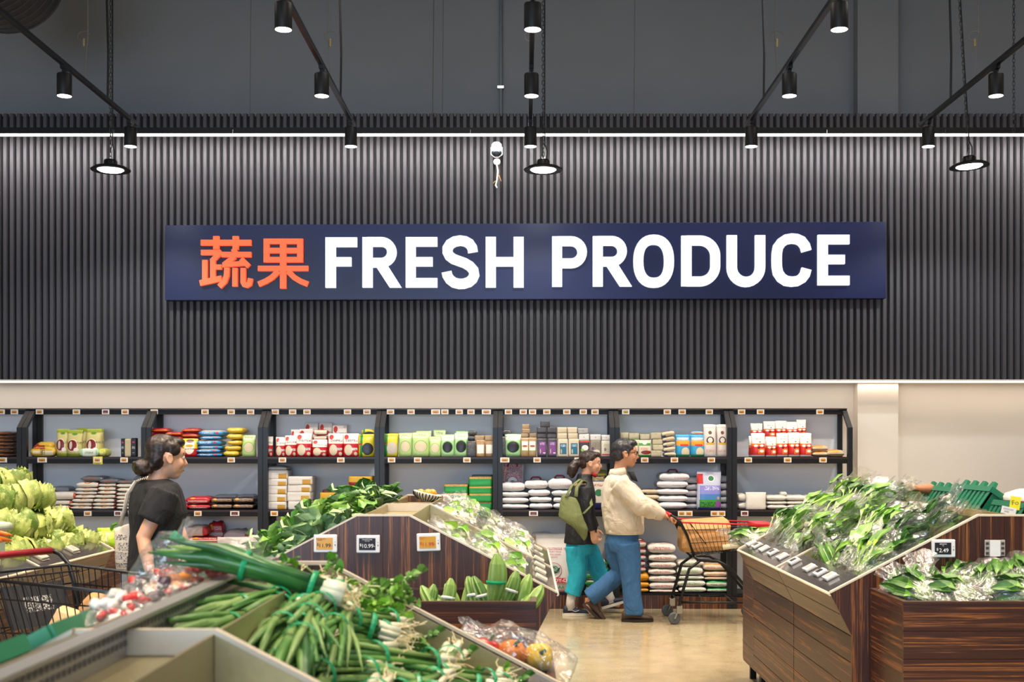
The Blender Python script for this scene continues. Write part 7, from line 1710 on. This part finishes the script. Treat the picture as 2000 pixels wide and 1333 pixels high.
# ---------------------------------------------------------------- shopping carts
def cart(loc, rz, label, rim_col, handle_col, L=.90, zr=.94, zb=.60, bumper=None, plate=False, wire=.0024):
    root = empty('shopping_cart', loc, (0, 0, rz), label, 'shopping cart', 'wire shopping carts')
    WR = BLACKM2
    ra, rb = .30, .23           # half widths, rear and front
    x0t, x0b, x1t, x1b = .06, .20, L, L - .06
    zf, zbf = zr - .03, zb + .07
    def top(t, s_): return Vector((x0t + (x1t - x0t) * t, s_ * (ra + (rb - ra) * t), zr + (zf - zr) * t))
    def bot(t, s_): return Vector((x0b + (x1b - x0b) * t, s_ * (ra - .05 + (rb - ra) * t), zb + (zbf - zb) * t))
    rim = MB().tube([top(0, -1), top(1, -1), top(1, 1), top(0, 1), top(0, -1)], .0075, 8); build('basket_rim', rim, rim_col, root, smooth=True)
    wb = MB()
    n = 20
    for i in range(n + 1):
        t = i / n
        for s_ in (-1, 1): wb.tube([top(t, s_), bot(t, s_)], wire, 5)
        wb.tube([bot(t, -1), bot(t, 1)], wire, 5)
    for f in (.22, .62, 1.0):
        P = [top(0, -1).lerp(bot(0, -1), f), top(1, -1).lerp(bot(1, -1), f), top(1, 1).lerp(bot(1, 1), f), top(0, 1).lerp(bot(0, 1), f)]
        wb.tube(P + [P[0]], wire * 1.5, 5)
    for i in range(13):
        v = -1 + 2 * i / 12
        for t in (0, 1):
            a = top(t, -1).lerp(top(t, 1), (v + 1) / 2); b = bot(t, -1).lerp(bot(t, 1), (v + 1) / 2); wb.tube([a, b], wire, 5)
    for i in range(9):
        v = i / 8; wb.tube([bot(0, -1).lerp(bot(0, 1), v), bot(1, -1).lerp(bot(1, 1), v)], wire, 5)
    build('wire_basket', wb, WR, root)
    # child seat flap inside the rear
    ch = MB()
    for i in range(11):
        v = -1 + 2 * i / 10; ch.tube([Vector((.16, v * .26, zr - .02)), Vector((.30, v * .24, zb + .10))], wire, 5)
    ch.tube([Vector((.16, -.27, zr - .02)), Vector((.16, .27, zr - .02))], .004, 6); build('child_seat_grid', ch, WR, root)
    if plate: build('seat_plate', MB().box(.0, .012, -.16, .16, -.20, 0), printed('seat_plate_print', '#2c2d30', [('t', .28, .35, .75, .7, '#b9b9b6')], axes='yz', crinkle=0), root, loc=(.155, 0, zr - .06), rot=(0, -.42, 0))
    # handle
    build('handle', MB().tube([(-.03, -.27, zr + .065), (-.03, .27, zr + .065)], .017, 12), handle_col, root, smooth=True)
    for s_ in (-1, 1):
        build('handle_arm', MB().tube([(-.03, s_ * .275, zr + .065), (.0, s_ * .295, zr + .05), (.06, s_ * .30, zr), (.12, s_ * .29, zr - .12), (.18, s_ * .27, zb)], .011, 8), WR, root, smooth=True)
        fr = MB().tube([(.18, s_ * .27, zb), (.22, s_ * .25, zb - .04), (.40, s_ * .25, zb - .05), (.50, s_ * .25, zb - .10), (.72, s_ * .24, .26), (.80, s_ * .23, .18)], .014, 8)
        fr.tube([(.24, s_ * .25, zb - .045), (.14, s_ * .26, zb - .12), (.06, s_ * .27, .22), (.05, s_ * .27, .16)], .014, 8); fr.tube([(.06, s_ * .27, .20), (.80, s_ * .23, .19)], .011, 8)
        build('frame_tube', fr, WR, root, smooth=True)
        for x in (.05, .80):
            y = s_ * (.27 if x < .5 else .23)
            c = MB().box(x - .025, x + .025, y - .022, y + .022, .10, .17); c.tube([(x - .02, y - .024, .11), (x - .045, y - .024, .055)], .008, 6).tube([(x - .02, y + .024, .11), (x - .045, y + .024, .055)], .008, 6)
            fk = build('caster_fork', c, CHROME, root)
            build('wheel', MB().lathe([(.0, -.016), (.045, -.016), (.055, -.010), (.055, .010), (.045, .016), (.0, .016)], 24, cap=False), plain('grey_tyre', '#4a4d50', .6), fk, smooth=False, rot=(PI / 2, 0, 0), loc=(x - .045, y, .055))
    build('base_grid', MB().tube([(.06, -.27, .20), (.06, .27, .20)], .009, 6).tube([(.80, -.23, .19), (.80, .23, .19)], .009, 6).tube([(.3, -.26, .2), (.3, .26, .2)], .006, 6).tube([(.55, -.25, .2), (.55, .25, .2)], .006, 6), WR, root)
    if bumper: build('bumper', MB().box(x1t - .14, x1t + .03, -rb - .01, rb + .01, zf - .035, zf + .012), bumper, root, bevel=.012)
    return root
RED_ = plain('red_plastic', '#c0232c', .35, var=.06)
mc = cart((XP(1310, 11.18), 11.22, 0), 0.0, 'shopping cart with red handle and rim pushed by the man', RED_, RED_, .90, .925, .62, RED_)
DRED = plain('dark_red_plastic', '#8d1c26', .35, var=.1)
cart((-2.355, 5.505, 0), -.49, 'black wire shopping cart with paper bags beside the lettuce stand', BLACKM2, DRED, .98, 1.045, .66, None, True, .0026)
PAPER = plain('brown_kraft_paper', '#b98a55', .75, var=.12, bump=.5, scale=14); PAPER2 = plain('light_kraft_paper', '#cba878', .75, var=.12, bump=.5, scale=14)
def paper_bag(c, L, W, H, rot, mat, label, seed=0, group=None):
    mb = MB(); n = 16; R = []
    V = []; F = []; k = 8
    for i in range(k):
        t = i / (k - 1); q_ = (.92, 1, 1, .98, .95, .96, .9, .8)[i]
        for j in range(n):
            a = 2 * PI * (j + .5) / n; c_, s_ = math.cos(a), math.sin(a); e = .35
            x = math.copysign(abs(c_) ** e, c_) * L / 2 * q_; y = math.copysign(abs(s_) ** e, s_) * W / 2 * (q_ if i < 6 else q_ * (.75 if i == 6 else .4))
            p = Vector((x, y, H * t)); kz = .05 * min(L, H) * (.4 + t)
            V.append(p + Vector((nz3(p, 12, seed), nz3(p, 12, seed + 4), nz3(p, 10, seed + 7) * (t > .6))) * kz)
    for i in range(k - 1):
        for j in range(n): F.append((i * n + j, i * n + (j + 1) % n, (i + 1) * n + (j + 1) % n, (i + 1) * n + j))
    F += [tuple(range(n - 1, -1, -1)), tuple(range((k - 1) * n, k * n))]
    return build('paper_bag', mb.add(V, F), mat, None, loc=c, rot=rot, label=label, cat='paper bag', group=group)
paper_bag((XP(1377, 11.2), 11.2, .655), .48, .34, .29, (0, -.06, 0), PAPER, 'large brown paper bag inside the cart pushed by the man', 3)
lk2 = empty('leek', (XP(1420, 11.1), 11.0, .70), (0, -.12, .1), label='long white and green leek at the front of the cart', cat='leek')
build('stalk', MB().tube([(-.06, 0, 0), (.1, 0, .005), (.24, .01, .02)], [.024, .026, .028], 12), WHT, lk2, smooth=True)
lm = MB()
for i in range(6): merge(lm, leaf_mb(.20, .05, .3, .3, .004, 5, 2, .02, i), RT((.22, 0, .02), (i * 1.05, -.05, (i - 2.5) * .06)))
build('leaf_top', lm, [STK2, STK2], lk2, smooth=True)
for i, (px, py, Y, L, H, rot, mt) in enumerate(((110, 1252, 5.22, .20, .20, (.2, .9, .3), PAPER2), (165, 1235, 5.12, .26, .16, (.4, .15, -.5), PAPER2), (215, 1225, 5.10, .26, .20, (.3, .3, -.5), PAPER), (248, 1215, 5.12, .16, .18, (-.2, .35, .4), PAPER2))):
    p = PX(px, py, Y); paper_bag((p.x, p.y, p.z - .06), L, .15, H, rot, mt, f'crumpled brown paper bag in the black cart, {ORD[i]} from its handle', i, 'paper bags in the black cart')
bpy.data.scenes.remove(TMP)
